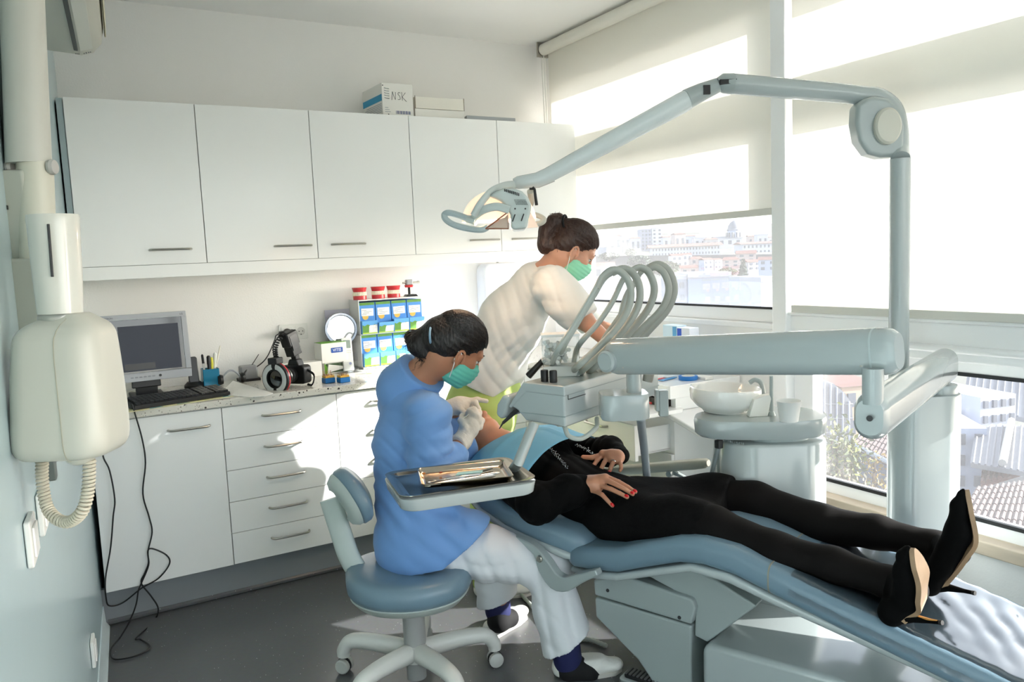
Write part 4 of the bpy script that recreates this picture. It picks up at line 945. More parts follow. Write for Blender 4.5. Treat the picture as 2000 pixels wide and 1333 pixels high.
vflat(sp, list(np.interp(np.arange(m_)/(m_-1), [0, .3, .42, .6, .75, 1], [.010, .016, .030, .032, .022, .010])), -.305, .035, Mequip2, 'hinge_bracket', t)
g = G(); p = cf(1056, 1091, -.30); g.lathe([(.012, 0), (.012, .010), (.009, .013)], p, 16, -CV); g.lathe([(.004, .0131), (.004, .0135)], p, 8, -CV); obj('hinge_bolt', g, Mmetal, t)
# far armrest
a0, a1 = cf(1225, 918, .34), cf(1384, 905, .34)
g = G(); d = a1-a0; L_ = np.linalg.norm(d); d /= L_; nn = np.cross(d, CV); nn = nn if nn[2] > 0 else -nn
g.loft([[a0+d*L_*f_+CV*x+nn*y for x, y in rrect(.055*s_, .036*s_, .013, 4)] for f_, s_ in ((-.35, .9), (0, 1), (.85, 1), (.97, .9), (1, .6))]); obj('armrest', g, mat('armrest_putty', 'b3b1a2', .45), t)
g = G(); g.tube([a0+d*L_*.55-nn*.02, a0+d*L_*.75-nn*.06, a0+d*L_*.5-nn*.22-CV*.05], .012, 8); g.tube([a0+d*L_*.55-nn*.025-CV*.03, a0+d*L_*.55-nn*.025+CV*.02], .012, 8); obj('armrest_support', g, Mequip2, t)
# pedestal
def vpoly(px, v, th, m, nm, par, bev=.006, lab=None):
    P = [cf(*q, v) for q in px]; o = P[0]; pl = [((q-o)@CU, (q-o)@Z_) for q in P]; g = G(); sgn = 1 if np.cross(CU, Z_)@CV > 0 else -1
    g.prism(pl, o, CU, Z_, th*sgn); return obj(nm, g, m, par, lab, bevel=bev)
vpoly([(1158, 1134), (1215, 1124), (1352, 1172), (1358, 1190), (1350, 1222), (1161, 1164)], -.165, .32, Mequip2, 'upper_cover', t, .008)
pd = vpoly([(1161, 1167), (1350, 1224), (1350, 1420), (1330, 1420), (1246, 1291), (1163, 1206)], -.160, .31, Mequip2, 'lift_arm', t, .008)
for q in ((1187, 1154), (1327, 1207)):
    g = G(); g.lathe([(.006, 0), (.006, .002), (.003, .002)], cf(*q, -.165), 12, -CV); obj('screw', g, Mdark, pd)
p0_ = [cf(1230, 1112, -.15), cf(1345, 1120, -.15)]
vpoly([(1250, 1118), (1345, 1112), (1400, 1135), (1478, 1185), (1381, 1256), (1356, 1243), (1358, 1180), (1340, 1168)], -.145, .29, Mequip2, 'seat_support', t, .006)
# floor cover: a sloping hood
u0 = (cf(1352, 1250, -.17)-CO)@CU; q1_ = cf(1381, 1258, -.19); q2_ = cf(1480, 1188, -.05)
uu = lambda P: (P-CO)@CU
g = G()
prof = [(uu(q1_)-.02, 0), (uu(q1_)-.02, q1_[2]-.02), (uu(q1_)+.01, q1_[2]), (.16, q1_[2]-.0), (.33, .20), (.56, .09), (.58, 0)]
o = cu(0, -.19, 0); sgn = 1 if np.cross(CU, Z_)@CV > 0 else -1
g.prism(prof, o, CU, Z_, .38*sgn); obj('base_hood', g, Mequip, t, bevel=.02, seg=3)
g = G(); 
g.prism([(-.42, 0), (.66, 0), (.66, .03), (-.42, .03)], cu(0, -.23, .0005), CU, Z_, .46*sgn); obj('floor_plate', g, Mequip2, t, bevel=.012, seg=3)
# foot pedals
for i, (px, py, w_, l_, lb) in enumerate(((1258, 1312, .055, .13, 'black ribbed foot pedal with a white frame under the chair'), (1215, 1338, .06, .10, 'black ribbed foot pedal beside the white shoe'))):
    p = onZ(px, py, .05); p[2] = 0; dx = VR*.8-VF*.6; dx /= np.linalg.norm(dx); dy = np.array([-dx[1], dx[0], 0])
    t2 = thing('foot_pedal', lb, 'pedal', p, 'foot pedals')
    g = G(); g.prism(rrect(l_+.03, w_+.03, .02), p, dx, dy, .022); obj('frame', g, Mequip, t2, bevel=.005)
    g = G(); g.prism(rrect(l_, w_, .012), p+Z_*.022, dx, dy, .012); pad = obj('pad', g, Mrubber, t2, bevel=.003)
    for j in range(9):
        g = G(); c = p+Z_*.036+dx*(-.5*l_+l_*(j+.5)/9); g.box(c, (l_/20, w_*.85, .004), np.column_stack([dx, dy, Z_])); obj('rib', g, mat('rib_grey', '5a5b5c', .5), pad)
g = G(); P = spline([onZ(1185, 1262, .012), onZ(1150, 1250, .010), onZ(1115, 1248, .010), onZ(1080, 1228, .010), onZ(1030, 1175, .010), onZ(1000, 1140, .010)], 10); g.tube(P, [.0075+.0012*(i % 2) for i in range(len(P))], 10)
solo('floor_hose', g, Mhose, 'grey ribbed hose running over the floor behind the stool', 'hose')

# ================================================================== DELIVERY UNIT (arms, console, tray)
Parm0, Parm1 = at(1848, 712, 2.6), at(1698, 816, 1.80)
t = deliv = thing('delivery_unit', 'white delivery unit on two long arms over the patient', 'dental unit', cu(-.64, -.12, .93))
def arm(a, b, w, h, nm, m=Mequip, r=None, ends=(1, 1)):
    d = b-a; L_ = np.linalg.norm(d); d /= L_; s_ = np.cross(d, Z_); s_ /= np.linalg.norm(s_); n = np.cross(s_, d); r = r or w*.48
    g = G(); e = [(0, .75), (.012, .93), (.03, 1)]
    st = [(x, k) for x, k in e]+[(L_-x, k) for x, k in e[::-1]]
    g.loft([[a+d*x+s_*p*k+n*q*k for p, q in rrect(w, h, r, 7)] for x, k in st]); return obj(nm, g, m, t, auto=50), d, s_, n
lo, d2, s2, n2 = arm(Parm0-0*Z_, Parm1, .078, .112, 'lower_arm', Mequip)
g = G(); g.lathe([(.007, 0), (.007, .002), (.003, .002), (.003, .001)], at(1697, 817, 1.795)-VF*.004, 14, Parm1-Parm0); obj('end_screw', g, Mdark, lo)
A0, A1 = at(1757, 686, 1.79), at(1193, 697, 2.40)
up, d1, s1_, n1 = arm(A0, A1, .078, .110, 'upper_arm')
cs = -s1_ if (s1_@VF) > 0 else s1_
g = G(); g.lathe([(.033, 0), (.033, .014), (.026, .019)], at(1203, 703, 2.385)+cs*.035, 24, cs); obj('knob', g, Mequip, up)
for q, r_ in (((1682, 711), .0075), ((1217, 716), .006)):
    d = ray(*q); a_ = A0+cs*.035; k = ((a_-CAM)@cs)/(d@cs); p = CAM+d*k; g = G(); g.lathe([(r_, 0), (r_, .002), (r_*.5, .003)], p-cs*.0005, 14, cs); obj('screw', g, Mmetal, up)
g = G(); g.loft([[A0+d1*x+s1_*p*k+n1*q*k for p, q in rrect(.080, .112, .038, 7)] for x, k in ((.05, 1), (.052, 1.004), (.054, 1))]); obj('end_cap_joint', g, mat('joint_grey', 'b7c2c2', .3), up)
pe = at(1705, 745, 1.80)
g = G(); g.tube([pe+Z_*.03, np.array([pe[0], pe[1], Parm1[2]+.03])], .0235, 20); obj('elbow_pin', g, Mequip, t)
pw = at(1238, 745, 2.43)
g = G(); g.tube([pw+Z_*.05, pw-Z_*.06], .0235, 20); obj('wrist_pin', g, Mequip, t)
g = G(); g.lathe([(.016, 0), (.018, .05), (.012, .055)], at(1264, 738, 2.44)-VF*.0-Z_*.012, 14, Z_+VR*.25); obj('hose_stub', g, mat('stub_grey', '8d8a82', .5), t)
# console
def wz(w, v, z): return cu(-.555-w, v, z)
V0, V1 = -.425, .20
prof = [(0, .934), (0, 1.057), (.155, 1.06), (.208, .985), (.18, .972), (.149, .942)]
def console(v0, v1, pf): 
    g = G(); g.loft([[wz(w, v, z) for w, z in pf] for v in (v0, v1)], smooth=False); return g
cb = obj('console_body', console(V0, V1, prof), Mequip, t, bevel=.007, seg=3)
obj('console_lid', console(V0-.003, V1+.003, [(-.003, 1.03), (-.003, 1.062), (.152, 1.066), (.214, .984), (.207, .976), (.142, 1.034)]), Mequip, t, bevel=.005)
g = G(); g.loft([[wz(w, v, z) for w, z in ((-.001, .966), (-.001, .9685), (.17, .9685), (.17, .966))] for v in (V0-.0015, V1+.0015)], smooth=False); obj('parting_line', g, mat('joint_line', '8f9c9c', .5), cb)
a_, b_ = cf(1100, 775, V0), cf(1130, 762, V0)
g = G(); P = [cu(-.5545, V0+.02, 1.018), cu(-.5545, V0+.12, 1.018)]; g.tube(P, .0014, 6); g.tube([P[0], P[0]+Z_*.02], .0014, 6); obj('slit', g, Mdark, cb)
# grip with the instrument rest
g = G(); g.loft([[wz(w, v, z) for w, z in ((.205, 1.015), (.235, 1.02), (.262, .985), (.268, .95), (.245, .935), (.225, .955))] for v in (-.43, -.30)], smooth=False); obj('grip', g, Mequip, t, bevel=.012, seg=4)
g = G(); g.loft([[wz(w, v, z) for w, z in ((.15, 1.064), (.235, 1.022), (.23, 1.0), (.16, 1.03))] for v in (-.30, .16)], smooth=False); obj('front_rest', g, Mequip2, t, bevel=.008)
g = G(); g.tube([wz(.19, -.40, .975), wz(.245, -.42, .925)], [.008, .005], 8); g.tube([wz(.245, -.42, .925), wz(.258, -.424, .905)], [.0035, .0015], 8); obj('handpiece', g, Mdark, t)
g = G(); g.tube(spline([wz(.02, -.40, .932), wz(-.002, -.41, .905), wz(-.03, -.38, .895), wz(-.05, -.33, .92), wz(-.03, -.29, .94)], 6), .0075, 10); obj('loop_hose', g, Mhose, t)
# bracket holding the console
g = G(); c = wz(-.055, -.10, .985); 
cb0 = at(1218, 790, 2.44); g.loft([[np.array([cb0[0], cb0[1], 0])+VR*x*k+VF*y*k+Z_*z for x, y in rrect(.148, .13, .035, 6)] for z, k in ((cb0[2]-.040, .97), (cb0[2]-.036, 1), (cb0[2]+.034, 1), (cb0[2]+.038, .97))]); obj('bracket', g, Mequip, t, auto=50)
g = G(); pts = spline([at(1251, 808, 2.48), at(1252, 822, 2.55), at(1255, 850, 2.74), at(1259, 885, 2.86), at(1264, 935, 2.92), at(1272, 1000, 2.92), at(1300, 1080, 2.90)], 22); g.tube(pts, [.0135+.0013*(i % 2) for i in range(len(pts))], 12); obj('corrugated_hose', g, mat('hose_blue_grey', '9aa4ab', .5), t)
hk = at(1283, 782, 2.52); g = G(); R = np.column_stack([VR, VF, Z_]); g.box(hk, (.012, .03, .07), R); g.box(hk+VR*.02-Z_*.01, (.03, .03, .085), R); obj('side_hook', g, Mequip2, t, bevel=.004)
# cotton box on the console, knobs
kx0 = wz(.05, -.37, 1.064)
for i, px in enumerate((1064, 1081)):
    q = cf(px, 745, -.385); q[2] = 1.064; g = G(); g.lathe([(.012, 0), (.0125, .004), (.0125, .034), (.011, .037)], q, 18, Z_); obj('black_knob', g, Mblack, t, label='black knob')
bq = onZ(1118, 741, 1.064); bq = bq+VF*.03
t3 = thing('cotton_roll_box', 'clear box of cotton rolls standing on the delivery unit', 'box', bq)
Rb = np.column_stack([CV, -CU, Z_]); bq = onZ(1098, 738, 1.064)+VF*.05; 
bw, bd = .12, .075
g = G(); g.box(bq+Z_*.018, (bw, bd, .036), np.column_stack([VR, VF, Z_])); obj('base', g, Mwhitepl, t3, bevel=.004)
RV = np.column_stack([VR, VF, Z_]); c = bq+Z_*.036
g = G(); hh = .095
for s_ in (-1, 1): g.box(c+VR*s_*bw*.49+Z_*hh/2, (.002, bd, hh), RV); g.box(c+VF*s_*bd*.49+Z_*hh/2, (bw, .002, hh), RV)
obj('clear_walls', g, Mclear, t3)
g = G(); g.box(c+Z_*(hh+.004), (bw*1.04, bd*1.05, .009), RV); obj('lid', g, mat('lid_milky', 'e9ecec', .3, alpha=.8), t3, bevel=.002)
rs = np.random.RandomState(3); mco = mat('cotton', 'f1f0ec', .9)
for k in range(60):
    a_ = rs.rand()*2*PI; p = c+VR*((rs.rand()-.5)*bw*.62-.012)+VF*((rs.rand()-.5)*bd*.7)+Z_*(.008+rs.rand()*.07)
    ax = VF*.9+VR*(rs.rand()-.5)+Z_*(rs.rand()-.5)*.6; ax /= np.linalg.norm(ax); g = G(); g.tube([p-ax*.016, p+ax*.016], .0062, 8); o = obj('cotton_roll', g, mco, t3)
# whips: spring arms with their hoses
def whip(strong, thin, dep0, dep1, r0, r1):
    g = G(); P = [at(x, y, dep0+(dep1-dep0)*i/(len(strong)-1)) for i, (x, y) in enumerate(strong)]; P = [onZ(strong[0][0]-10, strong[0][1]+9, 1.058)]+P; g.tube(spline(P, 8), r0, 12, flat=(1, .8)); w = obj('spring_arm', g, mat('whip_grey', 'a3a69e', .4), t)
    g = G(); P = [at(x, y, dep0-.02) for x, y in thin]; P.append(onZ(thin[-1][0]-10, thin[-1][1]+34, 1.058)); g.tube(spline(P, 8), r1, 10); obj('hose', g, Mhose, w)
whip([(1128, 716), (1165, 682), (1205, 640), (1228, 600), (1232, 565), (1220, 538), (1198, 527), (1178, 540), (1165, 562)], [(1170, 552), (1148, 590), (1118, 640), (1086, 690)], 2.42, 2.40, .0115, .0085)
whip([(1142, 719), (1180, 685), (1222, 640), (1246, 598), (1249, 562), (1236, 534), (1216, 525), (1196, 534)], [(1205, 528), (1180, 545), (1158, 582), (1128, 632), (1100, 680)], 2.50, 2.48, .0125, .0085)
whip([(1158, 720), (1192, 690), (1238, 640), (1268, 600), (1278, 565), (1268, 534), (1250, 523), (1232, 530)], [(1240, 527), (1218, 545), (1196, 590), (1168, 632), (1130, 676)], 2.58, 2.56, .0125, .009)
whip([(1174, 722), (1205, 695), (1252, 645), (1292, 604), (1306, 568), (1298, 536), (1280, 522), (1262, 528)], [(1245, 545), (1222, 580), (1205, 640), (1185, 660), (1160, 690)], 2.66, 2.64, .0125, .009)
whip([(1190, 722), (1222, 695), (1268, 645), (1304, 604), (1317, 566), (1308, 532), (1287, 517), (1266, 524)], [(1275, 519), (1252, 532), (1236, 560), (1215, 610), (1178, 665)], 2.72, 2.70, .0135, .009)
for i in range(5):
    g = G(); q = wz(-.0+.06, -.24+.1*i, 1.066); g.lathe([(.018, 0), (.016, .012), (.01, .03)], q, 14, Z_-CU*.3); obj('whip_socket', g, Mequip2, t)
g = G(); q = at(1032, 735, 2.62); g.tube([q, at(1060, 705, 2.6)], [.012, .009], 10); obj('syringe_body', g, Mblack, t); g = G(); g.tube([at(1060, 706, 2.6), at(1100, 690, 2.58)], .012, 10); obj('syringe_head', g, Mwhitepl, t)
# tray arm, tray holder
tc0, tc1, tc2, tc3 = at(757, 930, 2.33), at(1000, 897, 2.40), at(1038, 945, 2.13), at(790, 985, 2.08)
zT = .805
tq = [onZ(758, 923, zT), onZ(1003, 896, zT), onZ(1040, 938, zT), onZ(772, 983, zT)]
tcn = sum(tq)/4; tx = (tq[1]-tq[0])+(tq[2]-tq[3]); tx /= np.linalg.norm(tx); ty = np.array([-tx[1], tx[0], 0]); tw = (np.linalg.norm(tq[1]-tq[0])+np.linalg.norm(tq[2]-tq[3]))/2; td = abs((tq[0]-tq[3])@ty)*.5+abs((tq[1]-tq[2])@ty)*.5
g = G(); R0 = rrect(tw, td, .045, 7); g.loft([[tcn+tx*x*k+ty*y*k+Z_*z for x, y in R0] for z, k in ((-.040, .955), (-.036, .975), (-.006, 1.0), (-.004, .985))]); obj('tray_holder', g, Mequip, t, auto=50)
g = G(); pa = at(1043, 828, 2.40); pb = at(1012, 905, 2.36); g.tube([pa, pb, tcn+tx*tw*.44+ty*td*.2-Z_*.03], [.0165, .0165, .016], 14); obj('tray_post', g, Mequip2, t)
def tray(nm, lab, c, ax, ay, w, d, h, r, m, cat, inset=.018):
    R0 = rrect(w, d, r, 7); R1 = rrect(w-2*inset*.4, d-2*inset*.4, r*.9, 7); R2 = rrect(w-2*inset, d-2*inset, max(r-inset, .008), 7); R3 = rrect(w-2*inset-.02, d-2*inset-.02, max(r-inset-.008, .006), 7)
    g = G(); q = lambda Rr, z: [c+ax*x+ay*y+Z_*z for x, y in Rr]
    g.loft([q(R3, -.0012), q(R2, .004), q(R1, h-.002), q(R0, h), q(R0, h+.0018), q(R1, h+.001), q(R2, .0055), q(R3, .0002)], cap=True); return solo(nm, g, m, lab, cat, auto=60)
tray('instrument_tray', 'large steel tray resting on the white tray holder', tcn-Z_*.003, tx, ty, tw*.992, td*.985, .008, .04, Msteel, 'tray', .022)
tk = onZ(925, 940, zT+.01); sx_ = onZ(993, 922, zT+.01)-onZ(818, 938, zT+.01); sx_ /= np.linalg.norm(sx_); sy_ = np.array([-sx_[1], sx_[0], 0])
kq = [onZ(812, 928, zT), onZ(985, 909, zT), onZ(1000, 939, zT), onZ(827, 961, zT)]; tk = sum(kq)/4; tk[2] = zT+.002; kw = (np.linalg.norm(kq[1]-kq[0])+np.linalg.norm(kq[2]-kq[3]))/2; kd_ = abs((kq[0]-kq[3])@sy_)
tray('instrument_tray', 'small steel tray with instruments inside the large one', tk, sx_, sy_, kw, kd_, .014, .014, Msteel, 'tray', .008)
for i, (a_, b_, lb, hk_) in enumerate((((838, 944), (962, 915), 'slim steel probe lying across the small tray', 1), ((846, 946), (975, 924), 'steel tweezers lying in the small tray', 2), ((836, 949), (968, 930), 'steel mouth mirror lying in the small tray', 0), ((850, 940), (940, 927), 'short steel scaler lying in the small tray', 1))):
    p, q = onZ(*a_, zT+.0095+.002*i), onZ(*b_, zT+.0095+.002*i); d = (q-p)/np.linalg.norm(q-p); L_ = np.linalg.norm(q-p); s_ = np.cross(Z_, d)
    t4 = thing('dental_instrument', lb, 'instrument', p, 'instruments in the small tray'); g = G()
    if hk_ == 2:
        for k in (-1, 1): g.tube([p+s_*k*.0015, p+d*L_*.5+s_*k*.006, p+d*L_*.9+s_*k*.005, q], [.0012, .003, .003, .003], 8)
    else: g.tube([p+d*L_*.25, p+d*L_*.5, p+d*L_*.95, q], [.0032, .0045, .0045, .002], 10)
    obj('handle', g, Mchrome, t4)
    g = G()
    if hk_ == 1: g.tube(spline([p+d*L_*.25, p+d*L_*.1+s_*.004, p+s_*.006, p-d*.004+Z_*.004], 5), .0012, 6)
    elif hk_ == 0: g.tube([p+d*L_*.25, p+d*.01], .0013, 6); g.lathe([(.0, -.001), (.010, -.001), (.010, .001), (0, .001)], p, 18, Z_)
    else: g.tube([p, p-d*.012], .001, 6)
    obj('tip', g, Mchrome, t4)
mk = onZ(915, 926, zT+.012); g = G(); g.prism([(-.04, -.012), (.04, -.008), (.045, .010), (-.03, .014)], mk, sx_, sy_, .005); solo('swab', g, mat('swab_mint', 'bfe3dd', .7), 'pale mint gauze swab under the instruments in the tray', 'swab', bevel=.002)
for px, py, c_, lb in ((828, 928, 'orange', 'small orange pellet at the end of the small tray'), (861, 926, 'rust', 'small rust coloured pellet in the small tray')):
    q = onZ(px, py, zT+.006); g = G(); g.ell(q+Z_*.004, (.006, .004, .003), None, 10, 6); solo('pellet', g, mat('pellet_'+c_, 'd07a2c' if c_ == 'orange' else 'a9502a', .5), lb, 'pellet')

# ================================================================== SERVICE COLUMN, SPITTOON, OPERATING LAMP
pc_ = at(1803, 900, 2.62)
t = thing('service_column', 'tall white oval service column carrying the delivery arm by the window', 'column', (pc_[0], pc_[1], 0))
zc1 = at(1830, 765, 2.62)[2]; bx = np.array([pc_[0], pc_[1], 0])
def ovalcol(c, w, d, zs, m, nm, par, ax=VR, ay=VF, r=None, auto=50):
    g = G(); r = r or d*.48; g.loft([[c+ax*x*k+ay*y*k+Z_*z for x, y in rrect(w, d, r, 9)] for z, k in zs]); return obj(nm, g, m, par, auto=auto)
ovalcol(bx, .225, .14, ((0, 1.04), (.03, 1.04), (.035, 1), (zc1-.004, 1), (zc1, .985)), Mequip, 'column_body', t)
ca_ = np.array([*at(1838, 750, 2.60)[:2], 0])
ovalcol(ca_, .10, .10, ((zc1-.01, 1), (zc1+.022, 1), (zc1+.028, .95), (zc1+.030, .5)), Mequip, 'cap', t)
ovalcol(ca_, .05, .05, ((zc1+.025, 1), (Parm0[2]-.05, 1)), Mequip2, 'pivot', t)
sp_ = at(1506, 905, 2.80); sb = np.array([sp_[0], sp_[1], 0])
t = spit = thing('spittoon_unit', 'white spittoon unit with an oval column and tray top by the window', 'spittoon', sb)
zt_ = at(1506, 868, 2.7)[2]; zt_ = 1.458-(845-475)*2.80/FPX
ovalcol(sb, .372, .24, ((0, 1), (zt_-.01, 1), (zt_-.004, .98), (zt_, .94)), Mequip, 'column_body', t)
zs0 = zt_+.004
ovalcol(sb+VR*.02, .22, .17, ((zt_-.001, 1), (zs0+.012, 1)), mat('neck_grey', 'a9b4b4', .4), 'neck', t)
zs1 = zs0+.012
tt = sb-VR*.055
sg = G(); outl = [(-.215, .01), (-.19, .08), (-.12, .13), (0, .145), (.12, .14), (.20, .11), (.235, .05), (.24, -.02), (.225, -.075), (.18, -.115), (.08, -.125), (-.06, -.105), (-.16, -.075), (-.205, -.03)]
sm = spline([(*p, 0) for p in outl]+[(*outl[0], 0)], 5)[:-1]
sg.loft([[tt+VR*p[0]*k+VF*p[1]*k+Z_*z for p in sm] for z, k in ((zs1, .93), (zs1+.012, .985), (zs1+.056, 1), (zs1+.064, .98))]); obj('tray_top', sg, Mequip, t, auto=50)
zb = zs1+.064
bc_ = onZ(1415, 803, zb); bc_ = np.array([*bc_[:2], zb])
ovalcol_ = G(); ovalcol_.lathe([(.0, 0), (.075, .0), (.08, .008), (.10, .02), (.120, .045), (.124, .075), (.122, .088), (.118, .090), (.114, .086), (.112, .06), (.09, .03), (.03, .018), (0, .017)], bc_, 44, Z_+VR*.05)
ww = (at(1482, 780, 2.78)-at(1340, 780, 2.78))@VR/2/.124
ovalcol_.v = [tuple(bc_+(np.array(p)-bc_)*np.array([ww, ww, 1.0])) for p in ovalcol_.v]
obj('bowl', ovalcol_, Mporc, t, auto=50)
g = G(); b0 = bc_+VR*.128; g.tube(spline([b0+Z_*.02+VR*.008, b0+Z_*.06+VR*.016, b0+Z_*.098+VR*.006, b0+Z_*.11-VR*.015, b0+Z_*.10-VR*.035], 6), .0085, 10); obj('flush_spout', g, Mequip2, t)
g = G(); b0 = onZ(1507, 812, zb); g.tube([b0, b0+Z_*.14], [.0075, .0065], 10); g.lathe([(.014, 0), (.010, .012), (.007, .016)], b0, 14); obj('fill_pipe', g, Mequip2, t)
g = G()
for k, w_ in enumerate((.010, .004, .006, .012, .009, .005, .008, .011, .006, .007)):
    q = at(1414+k*4.2, 861+k*.75, 2.66); g.box(q+VF*.001, (w_*.5, .0012, .006), np.column_stack([VR, VF, Z_]))
obj('faint_mark', g, mat('mark_grey', '5c6667', .5), t, kind='stuff')
cupb = onZ(1541, 823, zb); cupb[2] = zb
t = thing('paper_cup', 'white plastic cup on the spittoon tray', 'cup', cupb)
g = G(); g.lathe([(0, .001), (.030, 0), (.040, .068), (.0415, .070), (.040, .071), (.038, .067), (.029, .004), (0, .003)], cupb, 28); obj('cup_body', g, mat('cup_white', 'f2f2f0', .35), t)
tb = onZ(1480, 815, zb); tb[2] = zb
g = G(); q = [tb-VR*.03, tb+VR*.035, tb+VR*.055+Z_*.075+VF*.01, tb+VR*.03+Z_*.07+VF*.02, tb-VR*.012+Z_*.062-VF*.0]; nn = VF*.002
g.add([*(p for p in q), *(p+VF*.035 for p in q)], [(0, 1, 2, 3, 4), (5, 6, 7, 8, 9)]+[(i, (i+1) % 5, 5+(i+1) % 5, 5+i) for i in range(5)]); solo('tissue', g, Mpaper, 'folded white tissue standing beside the spittoon bowl', 'tissue', bevel=.003)
g = G(); q = at(1402, 862, 2.74); t = thing('suction_hose', 'grey suction handpiece hanging at the side of the spittoon unit', 'hose', np.array([q[0], q[1], q[2]-.2]))
g.tube([at(1404, 868, 2.74), at(1395, 905, 2.78), at(1384, 950, 2.82)], [.010, .008, .007], 10); obj('handpiece', g, mat('suction_grey', '8f9797', .4), t)
g = G(); g.box(at(1404, 868, 2.74), (.022, .022, .03)); obj('holder', g, Mdark, t, bevel=.003)
pts = [at(1405, 880, 2.80)-Z_*x for x in np.arange(0, .55, .004)]; g = G(); g.tube(pts, [.010+.001*(i % 2) for i in range(len(pts))], 10); obj('ribbed_hose', g, Mhose, t)

# ---- operating lamp
ld = 2.62; lp = at(1757, 480, ld); lpx = np.array([lp[0], lp[1], 0])
t = lamp = thing('operating_lamp', 'pale grey operating lamp on a jointed arm above the patient', 'lamp', (lp[0], lp[1], .9))
zp1 = at(1757, 312, ld)[2]
g = G(); g.tube([lpx+Z_*(zc1-.01), lpx+Z_*zp1], .032, 24); post = obj('post', g, Mequip, t)
g = G(); g.lathe([(.005, 0), (.005, .002), (.002, .002)], at(1755, 322, ld)-VF*.031, 12, -VF); obj('screw', g, Mmetal, post)
g = G(); nk = at(1757, 310, ld); g.tube(spline([lpx+Z_*zp1, at(1757, 290, ld), at(1755, 250, ld), at(1744, 212, ld), at(1715, 190, ld), at(1680, 187, ld)], 8), .030, 20, up=VF); obj('curved_neck', g, Mequip, t)
g = G(); P = [at(1700, 189, ld), at(1640, 182, 2.62), at(1500, 170, 2.61), at(1432, 164, 2.61)]; g.tube(P, [.031, .032, .033, .033], 20); ua = obj('upper_arm', g, Mequip, t)
# spring housing disc
hp_ = [(1672, 205), (1672, 240), (1680, 275), (1700, 300), (1725, 307), (1760, 305), (1770, 290), (1768, 245), (1760, 215), (1735, 192), (1705, 188), (1690, 192)]
o = at(1720, 245, ld-.045); pl = [((at(*q, ld-.045)-o)@VR, (at(*q, ld-.045)-o)[2]) for q in hp_]
g = G(); g.prism(pl, o, VR, Z_, .07 if np.cross(VR, Z_)@VF > 0 else -.07); hs_ = obj('spring_housing', g, Mequip2, t, bevel=.015, seg=4)
g = G(); g.lathe([(.076*.62, 0), (.046, .012), (.040, .018), (0, .020)], at(1732, 247, ld-.046), 32, -VF, sy=1.28, sx=.95, xdir=VR); obj('round_cover', g, Mcream, hs_)
# elbow: two forked joints
J = at(1405, 166, 2.61); J2 = at(1372, 178, 2.62)
g = G(); g.tube([at(1432, 164, 2.61), at(1412, 163, 2.61), at(1402, 166, 2.61)], [.034, .032, .022], 18); obj('fork', g, Mequip2, t)
g = G(); g.box(at(1422, 160, 2.61-.026), (.055, .012, .016), np.column_stack([VR, VF, Z_])); g.box(at(1380, 176, 2.62-.026), (.022, .014, .03), np.column_stack([VR, VF, Z_])); obj('dark_slot', g, Mblack, t)
g = G(); g.tube([at(1403, 166, 2.61), at(1370, 180, 2.62), at(1342, 194, 2.62)], [.024, .030, .034], 18); obj('knuckle', g, Mequip2, t)
g = G(); g.tube([at(1350, 190, 2.62), at(1330, 202, 2.625), at(1180, 283, 2.635), at(1062, 347, 2.65)], [.032, .035, .031, .025], 20); obj('lower_arm', g, mat('lamp_arm_grey', 'd3dada', .25, coat=.4), t)
g = G(); g.tube([at(1078, 340, 2.635), at(1050, 352, 2.64), at(1012, 357, 2.64), at(1004, 359, 2.64)], [.027, .026, .022, .017], 16); obj('arm_head', g, mat('lamp_arm_grey', 'd3dada', .25), t)
g = G(); g.tube([at(1040, 366, 2.60), at(1044, 370, 2.60), at(1048, 401, 2.60)], [.005, .0045, .0055], 8); g.tube([at(1034, 369, 2.60), at(1044, 369, 2.60)], .004, 8); obj('brake_lever', g, Mblack, t)
# lamp head: frame in the lamp's own axes
hd_ = 2.64
def lh(px, py, d=0): return at(px, py, hd_+d)
Mlf = mat('lamp_frame_grey', 'c3cbc8', .35); Mdome = bpy.data.materials.new('warm_dome')
def dome_mat():
    m = Mdome; m.use_nodes = True; b = m.node_tree.nodes['Principled BSDF']; b.inputs['Base Color'].default_value = (*lin('f3e3d6'), 1); b.inputs['Roughness'].default_value = .25
    b.inputs['Emission Color'].default_value = (1, .62, .40, 1); b.inputs['Emission Strength'].default_value = .35
dome_mat()
g = G(); g.tube(spline([lh(1008, 360), lh(985, 363, -.05), lh(960, 374, -.115), lh(940, 396, -.145), lh(925, 421, -.135)], 8), .0125, 12, flat=(1, .7)); ar = obj('yoke_near', g, Mlf, t)
g = G(); g.tube(spline([lh(1036, 374, .02), lh(1038, 390, .06), lh(1030, 405, .10), lh(1000, 420, .12)], 6), .012, 10); obj('yoke_far', g, Mcream, t)
c = lh(975, 432, .0)
def dome(a0, a1, rx, ry, rz, n=20, m=10, c=c):
    P = []
    for i in range(m+1):
        ph = PI/2*i/m; row = []
        for j in range(n+1):
            th = a0+(a1-a0)*j/n; row.append(c+VR*rx*math.cos(ph)*math.cos(th)+VF*ry*math.cos(ph)*math.sin(th)+Z_*rz*math.sin(ph))
        P += row
    g = G(); g.add(P, [(i*(n+1)+j, i*(n+1)+j+1, (i+1)*(n+1)+j+1, (i+1)*(n+1)+j) for i in range(m) for j in range(n)], True); return g
gd = dome(0, 2*PI, .125, .125, .105, 40, 12); obj('reflector_dome', gd, Mdome, t)
